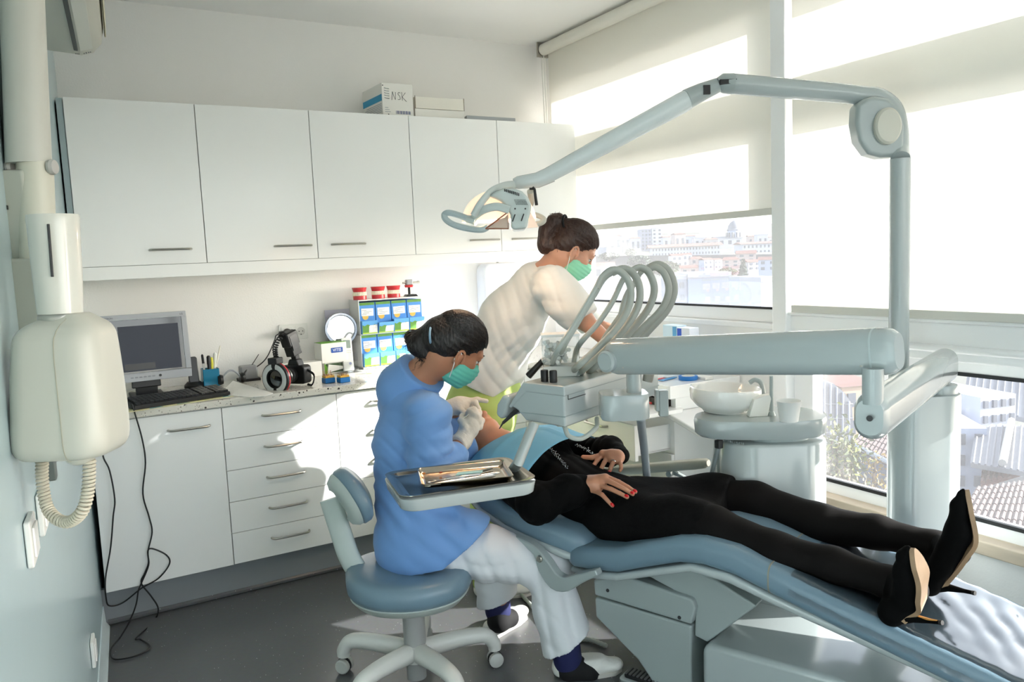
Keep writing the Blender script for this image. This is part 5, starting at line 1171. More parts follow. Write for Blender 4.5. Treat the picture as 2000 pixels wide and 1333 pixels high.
# ventilated lamp housing on top/front
hpx = [(955, 383), (968, 374), (985, 368), (1003, 367), (1020, 374), (1032, 386), (1038, 400), (1037, 412), (1028, 447), (1005, 449), (997, 445), (997, 420), (990, 406), (978, 393), (966, 387)]
o = lh(990, 400, -.14); pl = [((lh(*q, -.14)-o)@VR, (lh(*q, -.14)-o)[2]) for q in hpx]
g = G(); g.prism(pl, o, VR, Z_, .19 if np.cross(VR, Z_)@VF > 0 else -.19); hou = obj('lamp_housing', g, Mlf, t, bevel=.012, seg=3)
g = G()
for q in ((1004, 425), (1021, 424)): g.tube([lh(q[0]+2, q[1]-6, -.143), lh(q[0]-3, q[1]+8, -.143)], .0022, 6)
for q in ((1006, 408), (1026, 408)): g.lathe([(.0028, 0), (.0028, .002)], lh(*q, -.141), 10, -VF)
for r_ in range(4):
    for k in range(9): g.box(lh(1005+k*2.6+r_*1.2, 391+r_*2.8, -.1415), (.0018, .002, .003), np.column_stack([VR, VF, Z_]))
obj('vent_holes', g, Mdark, hou, kind='stuff')
g = G(); R_ = np.column_stack([VR, VF, Z_]); g.ell(lh(1000, 376, -.139), (.028, .006, .0085), np.column_stack([VR*.97-Z_*.22, VF, Z_*.97+VR*.22]), 18, 8); ov = obj('top_vent', g, mat('vent_grey', '8d9591', .5), hou)  # vent oval in plain mid grey
g = G()
for k in range(9): g.box(lh(986+k*3.4, 371.8+k*1.05, -.144), (.0030, .004, .009), R_)
obj('vent_slots', g, Mdark, ov, kind='stuff')
g = G(); g.tube(spline([lh(995, 410, -.15), lh(970, 404, -.15), lh(945, 410, -.14), lh(928, 422, -.11), lh(922, 432, -.09)], 6), [.012]*25, 10, flat=(1.1, .6)); obj('cross_band', g, Mlf, t)
g = G(); P = spline([lh(929, 436, -.10), lh(905, 424, -.09), lh(878, 416, -.08), lh(868, 420, -.07), lh(872, 430, -.08), lh(888, 440, -.09), lh(915, 447, -.10), lh(940, 449, -.12), lh(952, 444, -.12)], 6); g.tube(P, .0105, 10); hl = obj('handle_near', g, mat('handle_blue_grey', 'b9c5c7', .3), t)
g = G(); g.tube([lh(912, 428, -.09), lh(930, 432, -.1)], [.013, .016], 10); obj('grip', g, Mlf, hl)
g = G(); g.tube(spline([lh(1030, 425, .12), lh(1045, 420, .10), lh(1062, 428, .08), lh(1056, 436, .08), lh(1035, 440, .1)], 6), .0095, 10); obj('handle_far', g, Mcream, t)
# clear skirt and mirror facets under the dome
Mfac = mat('facet_mirror', 'e6cdbd', .15, .6)
for tri in (((950, 446, -.13), (993, 446, -.13), (992, 417, -.12)), ((1030, 446, -.10), (1052, 444, -.05), (1036, 415, -.08))):
    g = G(); a3 = [lh(*q) for q in tri]; g.add(a3+[p+VF*.003 for p in a3], [(0, 1, 2), (3, 4, 5), (0, 1, 4, 3), (1, 2, 5, 4), (2, 0, 3, 5)]); obj('facet', g, Mfac, t)
g = G(); P = [lh(948, 447, -.13), lh(993, 414, -.13), lh(993, 447, -.13), lh(948, 447, -.13)]; g.tube(P, .0022, 6); obj('facet_rim', g, mat('rim_copper', '7c4c38', .3, .5), t)
g = G(); g.lathe([(.0, 0), (.011, .006), (.011, .028), (.006, .034), (0, .035)], lh(975, 428, -.02), 12); obj('bulb', g, emitmat('bulb_glow', 'ffd2a0', 14), t)
ll = bpy.data.lights.new('lamp_light', 'POINT'); ll.energy = 2.2; ll.color = (1, .72, .5); ll.shadow_soft_size = .02; lo_ = bpy.data.objects.new('lamp_light', ll); COL.objects.link(lo_); lo_.parent = t; lo_.location = Vector(lh(975, 425, -.02))-Vector(t.location)

# ================================================================== STOOL
st = onZ(815, 1360, 0); st = at(815, 1330, 2.74); st[2] = 0
t = thing('rolling_stool', 'slate blue rolling stool with a low backrest under the seated dentist', 'stool', st)
zst = .405
def stp(x, y, z): return st+VR*x+VF*y+Z_*z
g = G(); rings = []
out = [(-.225, .02), (-.20, .12), (-.12, .19), (0, .215), (.12, .20), (.19, .15), (.215, .04), (.20, -.08), (.14, -.16), (.03, -.20), (-.10, -.18), (-.19, -.10)]
sm2 = spline([(*p, 0) for p in out]+[(*out[0], 0)], 5)[:-1]
for z, k in ((.335, .80), (.34, .93), (.36, .99), (.385, 1.0), (.405, .965), (.416, .90), (.421, .78), (.416, .55), (.413, .2)): rings.append([stp(p[0]*k-.005, p[1]*k, z+.018*max(0, -p[0]*4-.4)*(z > .38)) for p in sm2])
g.loft(rings); obj('seat', g, Mvinyl, t, auto=60)
g = G(); g.loft([[stp(p[0]*k-.005, p[1]*k, z) for p in sm2] for z, k in ((.30, .60), (.312, .85), (.338, .95), (.342, .93))]); obj('seat_shell', g, Mstoolpl, t, auto=60)
g = G(); g.tube([stp(0, 0, .31), stp(0, 0, .26)], .033, 24); g.tube([stp(0, 0, .262), stp(0, 0, .13)], .0385, 24); g.tube([stp(0, 0, .13), stp(0, 0, .02)], .034, 24); obj('gas_column', g, Mgascol, t)
for k in range(5):
    a = math.radians(90+72*k); dv = VR*math.cos(a)+VF*math.sin(a); g = G()
    P = spline([stp(0, 0, .115)+dv*.02, stp(0, 0, .125)+dv*.12, stp(0, 0, .127)+dv*.20, stp(0, 0, .118)+dv*.255, stp(0, 0, .085)+dv*.282, stp(0, 0, .062)+dv*.285], 6); g.tube(P, list(np.interp(np.arange(len(P)), [0, len(P)*.6, len(P)-1], [.034, .026, .023])), 16); lg = obj('leg', g, Mstoolleg, t)
    p = st+dv*.285; sd_ = np.cross(dv, Z_); g = G(); g.lathe([(.022, 0), (.026, .004), (.026, .018), (.02, .022)], p+Z_*.027-sd_*.024, 18, sd_); g.lathe([(.022, 0), (.026, .004), (.026, .018), (.02, .022)], p+Z_*.027+sd_*.003, 18, sd_); cs_ = obj('caster', g, mat('caster_grey', 'c4c4bf', .4), lg)
    g = G(); g.lathe([(.0275, 0), (.0275, .006)], p+Z_*.0278-sd_*.003, 18, sd_); obj('tyre', g, Mrubber, cs_) if False else obj('wheel_rim', g, Mrubber, lg)
g = G(); g.lathe([(.045, 0), (.05, .03), (.045, .055), (.036, .06)], stp(0, 0, .085), 20); obj('hub', g, Mstoolleg, t)
# back support arm and backrest
def sp2(px, py, d): return at(px, py, d)
P = spline([stp(-.05, 0, .318), sp2(745, 1140, 2.73), sp2(710, 1128, 2.72), sp2(683, 1090, 2.72), sp2(664, 1035, 2.72), sp2(645, 975, 2.72)], 8)
g = G(); g.tube(P, [.030]*len(P), 16, flat=(.55, 1.25), up=VF); obj('back_support', g, Mstoolpl, t, auto=60)
bc2 = sp2(672, 975, 2.72); nb = VR*.93-Z_*-.30; nb = VR*.90+Z_*.40; nb /= np.linalg.norm(nb)    # the pad faces the sitter and tilts up
ub = Z_*.90-VR*.40; ub /= np.linalg.norm(ub)
ub = np.array(sp2(645, 925, 2.72)-sp2(705, 1020, 2.72)); ub /= np.linalg.norm(ub); nb = np.cross(VF, ub); nb = nb if nb@VR > 0 else -nb
g = G(); bcen = (sp2(655, 922, 2.72)+sp2(712, 1018, 2.72))/2
wv = VF*.955-VR*.30; wv = wv-ub*(wv@ub); wv /= np.linalg.norm(wv); nb = np.cross(wv, ub); nb = nb if nb@VR > 0 else -nb
def pad(off, k): return [bcen+nb*(off+.03*(x/.17)**2)+wv*x*k+ub*y*k for x, y in rrect(.30, .205, .09, 9)]
g.loft([pad(-.012, .94), pad(-.005, 1), pad(.018, 1.0), pad(.030, .93), pad(.036, .8)]); obj('backrest', g, Mvinyl, t, auto=60)
g = G(); g.loft([pad(-.050, .55), pad(-.043, .80), pad(-.022, .95), pad(-.011, .955)]); obj('back_shell', g, Mstoolpl, t, auto=60)
# ================================================================== PEOPLE
Mskin = mat('skin', 'c48a6c', .45, var=.06, vscale=18, bump=.06, bscale=160, sss=.12)
Mskin2 = mat('skin_tan', 'b57a5b', .45, var=.06, vscale=18, bump=.06, bscale=160, sss=.12)
Mskin3 = mat('skin_rosy', 'd19a80', .45, var=.08, vscale=18, bump=.06, bscale=160, sss=.12)
Mhair1 = mat('hair_black', '17100e', .38, var=.3, vscale=60, bump=.5, bscale=120, stretch=(1, 1, .25))
Mhair2 = mat('hair_brown', '39221a', .4, var=.35, vscale=60, bump=.5, bscale=120, stretch=(1, 1, .25))
Mtunic = mat('tunic_blue', '6c97cf', .75, var=.04, vscale=9, bump=.10, bscale=22, sheen=.2)
Mwhitecl = mat('white_cotton', 'e9e8e3', .8, var=.02, vscale=9, bump=.12, bscale=18, sheen=.1)
Mtrous = mat('white_trousers', 'dcdde0', .8, var=.03, vscale=12, bump=.1, bscale=22)
Mgreen2 = mat('lime_trousers', 'a9bd6a', .8, var=.04, vscale=9, bump=.1, bscale=18)
Mglove = mat('latex_glove', 'd9d0c4', .5, var=.04, vscale=30, bump=.35, bscale=60)
Mblackcl = mat('black_knit', '060606', .9, var=.15, vscale=30, bump=.15, bscale=30, spec=.12)
Mskirt = mat('black_skirt', '0d0c0c', .9, var=.4, vscale=90, bump=.15, bscale=120, spec=.12)
Mtights = mat('black_tights', '0d0a09', .75, var=.2, vscale=10, spec=.15)
Msuede = mat('black_suede', '050505', .9, spec=.12)
Msole = mat('tan_sole', '9c8063', .5, var=.12, vscale=30)
Mmask = mat('mint_mask', '69c3ae', .7, var=.03, vscale=30, bump=.1, bscale=40)
Mmask2 = mat('mint_mask_light', '93dcb9', .7, var=.03, vscale=30, bump=.1, bscale=40)
Mbib = mat('blue_bib', '5f9dbb', .65, var=.04, vscale=18)
Mnail = mat('red_nail', 'cf1f22', .15, coat=.6)
Mshoe = mat('white_shoe', 'e2e0da', .6, var=.05, vscale=30, bump=.2, bscale=60)
Mnavy = mat('navy_cuff', '1c2150', .7); Msock = mat('black_sock', '0c0b0d', .85)

class Head:
    def __init__(s, c, F, U, k=1.0):
        s.c = np.array(c); s.F = np.array(F, float); s.F /= np.linalg.norm(s.F); U = np.array(U, float); U = U-s.F*(U@s.F); s.U = U/np.linalg.norm(U); s.S = np.cross(s.F, s.U); s.k = k
        s.R = np.column_stack([s.F, s.U, s.S])
    def p(s, f, u, w=0): return s.c+s.k*(s.F*f+s.U*u+s.S*w)
    def e(s, f, u, w, rf, ru, rw, k=.02): return ell(s.p(f, u, w), np.array([rf, ru, rw])*s.k, s.R, k)
    def prims(s):
        P = [s.e(-.008, .03, 0, .096, .088, .076), s.e(.03, -.045, 0, .062, .078, .060, .03), s.e(.068, -.10, 0, .024, .022, .028, .02), s.e(.05, -.075, 0, .045, .035, .052, .02),
             s.e(.082, .016, 0, .018, .014, .050, .015), cap(s.p(.092, -.005), s.p(.112, -.045), .009*s.k, .013*s.k, .012), s.e(.105, -.048, 0, .012, .009, .018, .008),
             s.e(.085, -.078, 0, .013, .009, .024, .008), s.e(.06, -.03, .04, .025, .022, .02, .02), s.e(.06, -.03, -.04, .025, .022, .02, .02)]
        for w in (-1, 1):
            P += [minus(s.e(.097, -.004, w*.031, .016, .011, .017, .012)), s.e(.081, .0035, w*.031, .0135, .0105, .0150, .003), s.e(.004, -.026, w*.074, .013, .024, .008, .006)]
            pts = [s.p(.006+.016*math.cos(a)-.004*math.sin(a), -.022+.027*math.sin(a)*(1.05 if math.sin(a) > 0 else .9), w*(.080+.004*max(0, -math.cos(a)))) for a in np.linspace(-.6, 4.3, 10)]
            P += chain(pts, [.0035]+[.0042]*8+[.0038], .003)+[ell(s.p(.008, -.047, w*.077), np.array([.006, .008, .005])*s.k, s.R, .004)]
        return P
    def face(s, par, browmat, sides=(-1, 1)):
        for w in sides:
            g = G(); g.ell(s.p(.0795, -.006, w*.031), np.array([.0118]*3)*s.k, None, 12, 8); e = obj('eye', g, mat('eye_white', 'e4dfd8', .2), par)
            g = G(); g.ell(s.p(.0880, -.009, w*.0315), np.array([.0045, .006, .006])*s.k, s.R, 10, 6); obj('iris', g, mat('iris_brown', '2a1a12', .1), e)
            g = G(); g.tube([s.p(.0905, .001, w*.020), s.p(.0920, -.001, w*.032), s.p(.084, -.004, w*.045)], .0022*s.k, 6); obj('eyelid', g, browmat, e)
            g = G(); g.tube([s.p(.0945, .017, w*.014), s.p(.0935, .023, w*.032), s.p(.080, .018, w*.048)], [.0030*s.k, .0034*s.k, .0014*s.k], 8); obj('eyebrow', g, browmat, par)
    def mask(s, par, m):
        pr = [s.e(.040, -.062, 0, .082, .070, .068, .02), s.e(.108, -.045, 0, .012, .014, .018, .02), s.e(.075, -.115, 0, .02, .02, .03, .02)]
        def folds(P):
            q = (P-s.c)@s.U/s.k; return .0014*np.sin(q*2*PI/.016)
        cuts = [(s.p(.018, -.06), -s.F+s.U*.25), (s.p(.09, -.022), s.U-s.F*.25), (s.p(.06, -.128), -s.U)]
        mo_ = soft('face_mask', pr, m, par, h=.0035, cuts=cuts, disp=folds, label='mint face mask')
        for w in (-1, 1):
            for a in (((.025, -.035, w*.066), (.0, -.004, w*.080), (-.014, -.004, w*.082)), ((.022, -.10, w*.055), (.0, -.05, w*.080), (-.012, -.03, w*.084))):
                g = G(); g.tube(spline([s.p(*q) for q in a], 5), .0017, 6); obj('ear_loop', g, Mwhitepl, mo_)
        return mo_
    def hair(s, par, m, extra=(), k=1.0, seed=0):
        pr = [s.e(-.010, .032, 0, .104, .093, .084, .01), s.e(-.05, -.005, 0, .062, .07, .072, .03)]+list(extra)
        def groove(P):
            q = (P-s.c)@s.R/s.k; th = np.arctan2(q[:, 1]-.034, q[:, 2]); return .0010*np.sin(th*27+2*np.sin(q[:, 0]*20))
        n = s.F*.667-s.U*.744
        h_ = soft('hair', pr, m, par, h=.004, cuts=[(s.p(.086, .057), n)], disp=groove)
        rs = np.random.RandomState(seed+2); g = G(); o = s.p(.086, .057)
        for i in range(260):
            th = PI*(-.12+1.24*rs.rand()); th += 0; P = []; amp = 1.0+.018*rs.rand(); wob = rs.randn()*.05
            for ph in np.linspace(.25, 2.75, 12):
                x, y, z = math.cos(ph), math.sin(ph)*math.sin(th+wob*ph), math.sin(ph)*math.cos(th+wob*ph)
                p = s.p(-.010+.104*x*amp, .032+.093*y*amp, .084*z*amp)
                if (p-o)@n < .004: P.append(p)
            if len(P) > 3: g.tube(P, .0011*s.k, 4)
        obj('hair_strands', g, m, h_, kind='stuff')
        return h_
def strands(nm, roots, tips, m, par, r=.0012, sag=.02, n=4, jit=.01, seed=1):
    rs = np.random.RandomState(seed); g = G()
    for a, b in zip(roots, tips):
        mid = (a+b)/2+rs.randn(3)*jit-Z_*sag*rs.rand(); g.tube(spline([a, mid, b], n), list(np.linspace(r, r*.3, 2*n+1)), 4)
    return obj(nm, g, m, par, kind='stuff')
def fingers(joints, rs, k=.004): return [p for j, r in zip(joints, rs) for p in chain(j, [r*(1-.09*i) for i in range(len(j))], k)]
def shoe(par, heel, toe, w, h, m, nm='shoe', lace=True, lab=None):
    d = toe-heel; d[2] = 0; L_ = np.linalg.norm(d); d /= L_; s_ = np.cross(d, Z_); hb = heel*np.array([1, 1, 0])
    def q(x, y, z): return hb+d*x*L_+s_*y+Z_*z
    pr = [cap(q(.08, 0, .030), q(.5, 0, .030), w*.42, w*.46, .02, (Z_, .8)), cap(q(.5, 0, .028), q(.86, .0, .026), w*.46, w*.38, .02, (Z_, .62)), cap(q(.06, 0, .03), q(.06, 0, h), w*.36, w*.30, .02), cap(q(.30, 0, .04), q(.62, 0, .036), w*.36, w*.36, .02)]
    so_ = soft(nm, pr, m, par, lab, h=.005, cuts=[(hb+Z_*.006, -Z_), (q(.06, 0, h), Z_)])
    g = G(); R0 = [(.0, 0), (.03, -.32*w/.09), (.3, -.36*w/.09), (.6, -.44*w/.09), (.85, -.36*w/.09), (.98, -.12*w/.09), (1.0, 0), (.98, .12*w/.09), (.85, .36*w/.09), (.6, .44*w/.09), (.3, .36*w/.09), (.03, .32*w/.09)]
    g.loft([[q(x, y*.1, z) for x, y in R0] for z in (.0008, .012)]); obj('sole', g, mat('sole_white', 'd6d3cb', .6), so_)
    if lace:
        for i in range(4):
            x = .52+.06*i; g = G(); g.tube(spline([q(x, -w*.28, .050-.003*i), q(x+.03, 0, .062-.006*i), q(x+.01, w*.28, .050-.003*i)], 4), .0022, 6); obj('lace', g, Mwhitepl, so_)
    return so_
def locks(nm, c, rad, n, m, par, r=.0011, seed=1, fly=.12):
    """strands wound round a bun, a few standing off it"""
    rs = np.random.RandomState(seed); g = G(); c = np.array(c)
    for i in range(n):
        ax = rs.randn(3); ax /= np.linalg.norm(ax); e1 = np.cross(ax, rs.randn(3)); e1 /= np.linalg.norm(e1); e2 = np.cross(ax, e1); L_ = 1.2+1.6*rs.rand(); f = rs.rand() < fly; P = []
        for t in np.linspace(0, L_, 9): P.append(c+(e1*math.cos(t)+e2*math.sin(t)+ax*.35*(rs.rand() < .0))*np.array(rad)*(1.0+.05*rs.rand()*.3+(.5*(t/L_)**2*rs.rand() if f else .02)))
        g.tube(P, list(np.linspace(r, r*.4, 9)), 4)
    return obj(nm, g, m, par, kind='stuff')
def wavy(nm, roots, tips, m, par, r=.0014, amp=.006, seed=1, nseg=10):
    rs = np.random.RandomState(seed); g = G()
    for a, b in zip(roots, tips):
        d = b-a; s1 = np.cross(d, rs.randn(3)); s1 /= np.linalg.norm(s1); s2 = np.cross(d, s1); s2 /= np.linalg.norm(s2); ph = rs.rand()*6; k = 1.2+rs.rand(); bow = (s1*rs.randn()+s2*rs.randn())*.25*np.linalg.norm(d)*.5
        P = [a+d*t+bow*math.sin(PI*t)+amp*t*(s1*math.cos(ph+t*k*6)+s2*math.sin(ph+t*k*6)) for t in np.linspace(0, 1, nseg)]
        g.tube(P, list(np.linspace(r, r*.35, nseg)), 4)
    return obj(nm, g, m, par, kind='stuff')
def arr(*a): return [np.array(x) for x in a]

# ------------------------------------------------------------------ the dentist
B = VR*.88+VF*.47; Sd = VR*.47-VF*.88
den = thing('person', 'person in a blue tunic and white trousers seated on the stool, treating the patient', 'person', at(815, 1110, 2.74)*np.array([1, 1, 0]))
hd1 = Head(at(892, 676, 2.72), VR*.76-Z_*.57+VF*.34, VR*.55+Z_*.83, .985)
nb1 = at(815, 742, 2.76)
torso_c = [at(815, 1050, 2.78), at(803, 960, 2.77), at(800, 870, 2.77), at(804, 800, 2.77)]
shc = at(806, 800, 2.77)
shR, shL = shc+Sd*.150, shc-Sd*.150
elR = at(838, 915, 2.62); wrR = at(905, 866, 2.80)
elL = at(900, 880, 3.02); wrL = at(884, 797, 2.98)
hipR, hipL = at(825, 1062, 2.72), at(830, 1050, 2.92)
knR, anR = at(1072, 1108, 2.76), at(1100, 1268, 2.74)
knL, anL = at(985, 1085, 2.98), at(970, 1195, 3.03)
body = chain([hd1.p(-.035, -.06), nb1, shc+Z_*.01], [.056, .056, .075], .04)+[cap(shR, shL, .05, .05, .05)]+chain(torso_c[::-1], [.10, .11, .105, .115], .05, (B, .8))
body += chain([shR, elR, wrR], [.045, .038, .027], .02)+chain([shL, elL, wrL], [.045, .038, .027], .02)
body += chain([hipR, knR, anR], [.07, .052, .036], .03)+chain([hipL, knL, anL], [.07, .052, .036], .03)
obj('body', bmeshes('body', [blob(body, h=.0055), blob(hd1.prims()+[cap(hd1.p(-.035, -.06), nb1, .056, .056, .04)], h=.0032)], Mskin2), None, den)
hd1.face(den, Mhair1); hd1.mask(den, Mmask)
bun = at(818, 672, 2.70)
bun_pr = [ell(bun, (.038, .034, .04), None, .015), ell(at(806, 660, 2.70), (.026, .022, .024), None, .015), ell(at(832, 690, 2.70), (.03, .03, .03), None, .02), ell(at(838, 705, 2.70), (.024, .024, .028), None, .02), cap(hd1.p(-.09, .0), bun, .05, .03, .03), ell(at(845, 660, 2.71), (.04, .04, .045), None, .03)]
hr1 = hd1.hair(den, Mhair1, bun_pr)
rs = np.random.RandomState(5); ro = []; ti = []
for q_, r_, n_ in ((bun, (.041, .037, .043), 110), (at(806, 660, 2.70), (.030, .025, .028), 60), (at(832, 692, 2.70), (.034, .033, .034), 70), (at(838, 706, 2.70), (.028, .028, .031), 40)):
    locks('hair_strands', q_, r_, n_, Mhair1, hr1, .0012, len(ro)+int(n_), .10)
for i in range(26): ro.append(at(806+rs.rand()*10, 645+rs.rand()*25, 2.69)); ti.append(at(775+rs.rand()*22, 648+rs.rand()*42, 2.68+(rs.rand()-.5)*.05))
for i in range(16): ro.append(at(828+rs.rand()*12, 690+rs.rand()*10, 2.69)); ti.append(at(803+rs.rand()*34, 712+rs.rand()*16, 2.69))
wavy('hair_strands', ro, ti, Mhair1, hr1, .0010, .005, 3)
g = G(); hp_ = at(843, 652, 2.66); P = [at(843+9*math.cos(a)*.4, 655+18*math.sin(a), 2.67+.05*math.cos(a)) for a in np.arange(17)*2*PI/16]; g.tube(P, .004, 8); obj('hair_tie', g, mat('hair_tie_blue', '7fa0b8', .7), hr1)
# tunic
tun = chain([at(832, 1062, 2.77)]+torso_c, [.150, .150, .128, .130, .112], .06, (B, .88))+[cap(shR, shL, .068, .068, .06), cap(nb1-Z_*.02, shc, .062, .085, .03)]
tun += chain([at(815, 1070, 2.76), at(915, 1062, 2.73)], [.130, .118], .06)+chain([at(830, 1060, 2.90), at(905, 1050, 2.90)], [.11, .09], .06)
tun += chain([shR, at(838, 850, 2.64), elR], [.070, .068, .066], .035)+[cap(elR, at(884, 898, 2.70), .066, .056, .03)]+chain([shL, elL, at(892, 830, 3.0)], [.066, .06, .05], .03)
hem_n = VR*.62-Z_*.78; hemo = at(900, 1066, 2.72)
def tf(P):
    d = fold(P, Z_-VR*.5, .085, .006, 1, .3)+fold(P, VR*.7+Z_*.7, .06, .004, 4, .2)
    z = (P-at(860, 1010, 2.7)); r = np.sqrt((z*z).sum(1)); d += .007*np.exp(-(r/.13)**2)*np.sin((P@(Z_*.8+VR*.6))*2*PI/.06)
    e = P-at(850, 900, 2.62); r = np.sqrt((e*e).sum(1)); d += .008*np.exp(-(r/.09)**2)*np.sin((P@(Z_*.9-VR*.3))*2*PI/.05+2*np.sin(P@VR*20)); return d
tu = soft('tunic', tun, Mtunic, den, h=.0055, disp=tf, cuts=[(hemo, hem_n), (at(812, 1096, 2.76), -Z_+VR*.16)])
# stand collar
cn = hd1.p(-.035, -.06)-nb1; cn /= np.linalg.norm(cn)
soft('collar', [cap(nb1-cn*.05-VR*.012, nb1+cn*.048-VR*.004, .104, .088, .02)], Mtunic, tu, h=.005, cuts=[(nb1+cn*.040, cn-VR*.1)])
# trousers
hmR = [(1068, 1284), (1160, 1226)]
tr = chain([at(825, 1066, 2.74), at(950, 1080, 2.74), knR], [.095, .092, .076], .03)+chain([knR, at(1088, 1190, 2.75), at(1114, 1268, 2.74)], [.076, .078, .096], .03)
def trf(P): return fold(P, VR*.9+Z_*.2, .075, .004, 2, .2)+fold(P, Z_+VR*.4, .09, .004, 6, .2)
s_tr = soft('trouser_leg', tr, Mtrous, den, h=.0055, disp=trf, cuts=[(at(1114, 1252, 2.72), VR*.50-Z_*.86)])
tr = chain([at(830, 1060, 2.84), hipL, knL], [.10, .10, .074], .03)+chain([knL, at(968, 1140, 3.0), at(976, 1200, 3.03)], [.076, .072, .088], .03)
soft('trouser_leg', tr, Mtrous, den, h=.0055, disp=trf, cuts=[(at(978, 1164, 3.03), VR*.34-Z_*.94)])
for (a_, b_, c_) in ((at(1104, 1262, 2.72), at(1110, 1296, 2.73), .042), (at(970, 1166, 3.03), at(973, 1196, 3.04), .042)):
    soft('trouser_cuff', chain([a_, b_-(b_-a_)*.1], [.052, .050], .01), Mnavy, den, h=.005, label='navy inner cuff')
soft('sock', chain([at(1108, 1275, 2.73), at(1112, 1305, 2.73), at(1150, 1312, 2.73)], [.044, .043, .040], .02), Msock, den, h=.005)
soft('sock', chain([at(973, 1188, 3.03), at(974, 1214, 3.03), at(996, 1208, 3.08)], [.042, .040, .036], .02), Msock, den, h=.005)
hR = at(1092, 1322, 2.74); tR = at(1216, 1318, 2.76); sR = shoe(den, hR, hR+(tR-hR)*1.0, .092, .062, Mshoe)
hL = onZ(958, 1246, 0); tL = onZ(1026, 1200, 0); shoe(den, hL, tL, .09, .055, Mshoe, lace=False)
# gloves
def glove(nm, wrist, cuffdir, palm, fj, rs_, par=den):
    pr = [cap(wrist+cuffdir*.035, wrist, .037, .030, .01), cap(wrist, palm[0], .030, .034, .02)]+[cap(palm[i], palm[i+1], .030, .026, .02) for i in range(len(palm)-1)]+fingers(fj, rs_, .010)
    cn_ = cuffdir
    def wr(P): return .0012*np.sin(P@cuffdir*2*PI/.009)*np.clip(((P-wrist)@cuffdir+.02)/.03, 0, 1)+fold(P, cuffdir, .02, .001, 3)
    return soft(nm, pr, Mglove, par, h=.0032, disp=wr, cuts=[(wrist+cuffdir*.040, cuffdir)])
cd_ = elR-wrR; cd_ /= np.linalg.norm(cd_)
glove('glove', at(903, 862, 2.80), cd_, [at(916, 838, 2.84), at(922, 820, 2.88)],
      [arr(at(926, 812, 2.86), at(918, 803, 2.90), at(905, 815, 2.93)), arr(at(932, 815, 2.86), at(926, 800, 2.90), at(912, 806, 2.94)), arr(at(936, 824, 2.86), at(936, 806, 2.91), at(926, 800, 2.95)), arr(at(938, 836, 2.86), at(942, 822, 2.91), at(934, 812, 2.94)), arr(at(908, 835, 2.80), at(900, 822, 2.84), at(902, 812, 2.90))], [.0105, .0108, .0105, .0095, .0115])
cl_ = elL-wrL; cl_ = np.array(cl_)+VF*.0; cl_ /= np.linalg.norm(cl_)
glove('glove', at(885, 797, 2.98), (cl_*.3-VR*.9)/np.linalg.norm(cl_*.3-VR*.9), [at(898, 793, 2.98), at(908, 790, 2.99)],
      [arr(at(912, 786, 2.98), at(928, 786, 2.97), at(936, 800, 2.96)), arr(at(912, 783, 3.0), at(932, 781, 3.0), at(950, 784, 3.0)), arr(at(908, 798, 2.97), at(918, 806, 2.96), at(926, 812, 2.96)), arr(at(906, 790, 3.02), at(922, 790, 3.03), at(932, 804, 3.02)), arr(at(898, 800, 2.95), at(908, 808, 2.93), at(918, 813, 2.93))], [.0105, .0105, .010, .0095, .0115])
t9 = thing('dental_instrument', 'thin steel instrument held in the gloved hand at the mouth of the patient', 'instrument', at(903, 819, 2.83)); g = G(); g.tube([at(900, 820, 2.83), at(912, 814, 2.85), at(926, 802, 2.92)], [.001, .003, .0025], 8); obj('handle', g, Mchrome, t9)

# ------------------------------------------------------------------ the assistant
asn = thing('person', 'person with brown hair in a white shirt and lime trousers leaning over by the window', 'person', at(935, 800, 3.42)*np.array([1, 1, 0]))
hd2 = Head(at(1121, 484, 3.14), VR*.78-Z_*.60+VF*.06, VR*.6+Z_*.8, .90)
nb2 = at(1080, 528, 3.18)
sh2c = at(1062, 556, 3.20); sh2R = sh2c-VF*.145+VR*.03; sh2L = sh2c+VF*.145
el2 = at(1140, 625, 3.02); wr2 = at(1188, 668, 2.98); el2L = at(1165, 640, 3.34); wr2L = at(1210, 650, 3.25)
tor2 = [at(938, 790, 3.42), at(958, 715, 3.38), at(998, 630, 3.32), at(1045, 566, 3.24)]
body = chain([hd2.p(-.035, -.06), nb2, sh2c], [.054, .055, .075], .04)+[cap(sh2R, sh2L, .05, .05, .05)]+chain(tor2, [.12, .105, .105, .10], .05)
body += chain([sh2R, el2, wr2], [.042, .036, .026], .02)+chain([sh2L, el2L, wr2L], [.042, .036, .026], .02)
ft = at(938, 800, 3.42)
lg0 = [ft+VR*.02-VF*.09, ft+VR*.0+VF*.09]
for q in lg0: body += chain([q, q*np.array([1, 1, 0])+Z_*.48+VR*.02, q*np.array([1, 1, 0])+Z_*.08], [.075, .052, .038], .03)
hand2 = [cap(wr2, at(1200, 682, 2.97), .024, .028, .015, (VF, .6))]+fingers([arr(at(1203+3*i, 684-3*i, 2.965), at(1214+2*i, 694-3*i, 2.96), at(1216+2*i, 704-3*i, 2.96)) for i in range(4)]+[arr(at(1194, 680, 2.95), at(1198, 694, 2.94))], [.009, .009, .0088, .008, .010])
hand2L = [cap(wr2L, at(1226, 655, 3.2), .024, .028, .015, (VF, .6))]+fingers([arr(at(1230, 652+3*i, 3.2), at(1244, 656+3*i, 3.19), at(1250, 664+3*i, 3.18)) for i in range(4)]+[arr(at(1222, 662, 3.18), at(1228, 672, 3.16))], [.009, .009, .0088, .008, .010])
o = obj('body', bmeshes('body', [blob(body, h=.0055), blob(hd2.prims()+[cap(hd2.p(-.035, -.06), nb2, .054, .055, .04)], h=.0032), blob(hand2, h=.003), blob(hand2L, h=.003)], Mskin3), None, asn)
hd2.face(asn, Mhair2); hd2.mask(asn, Mmask2)
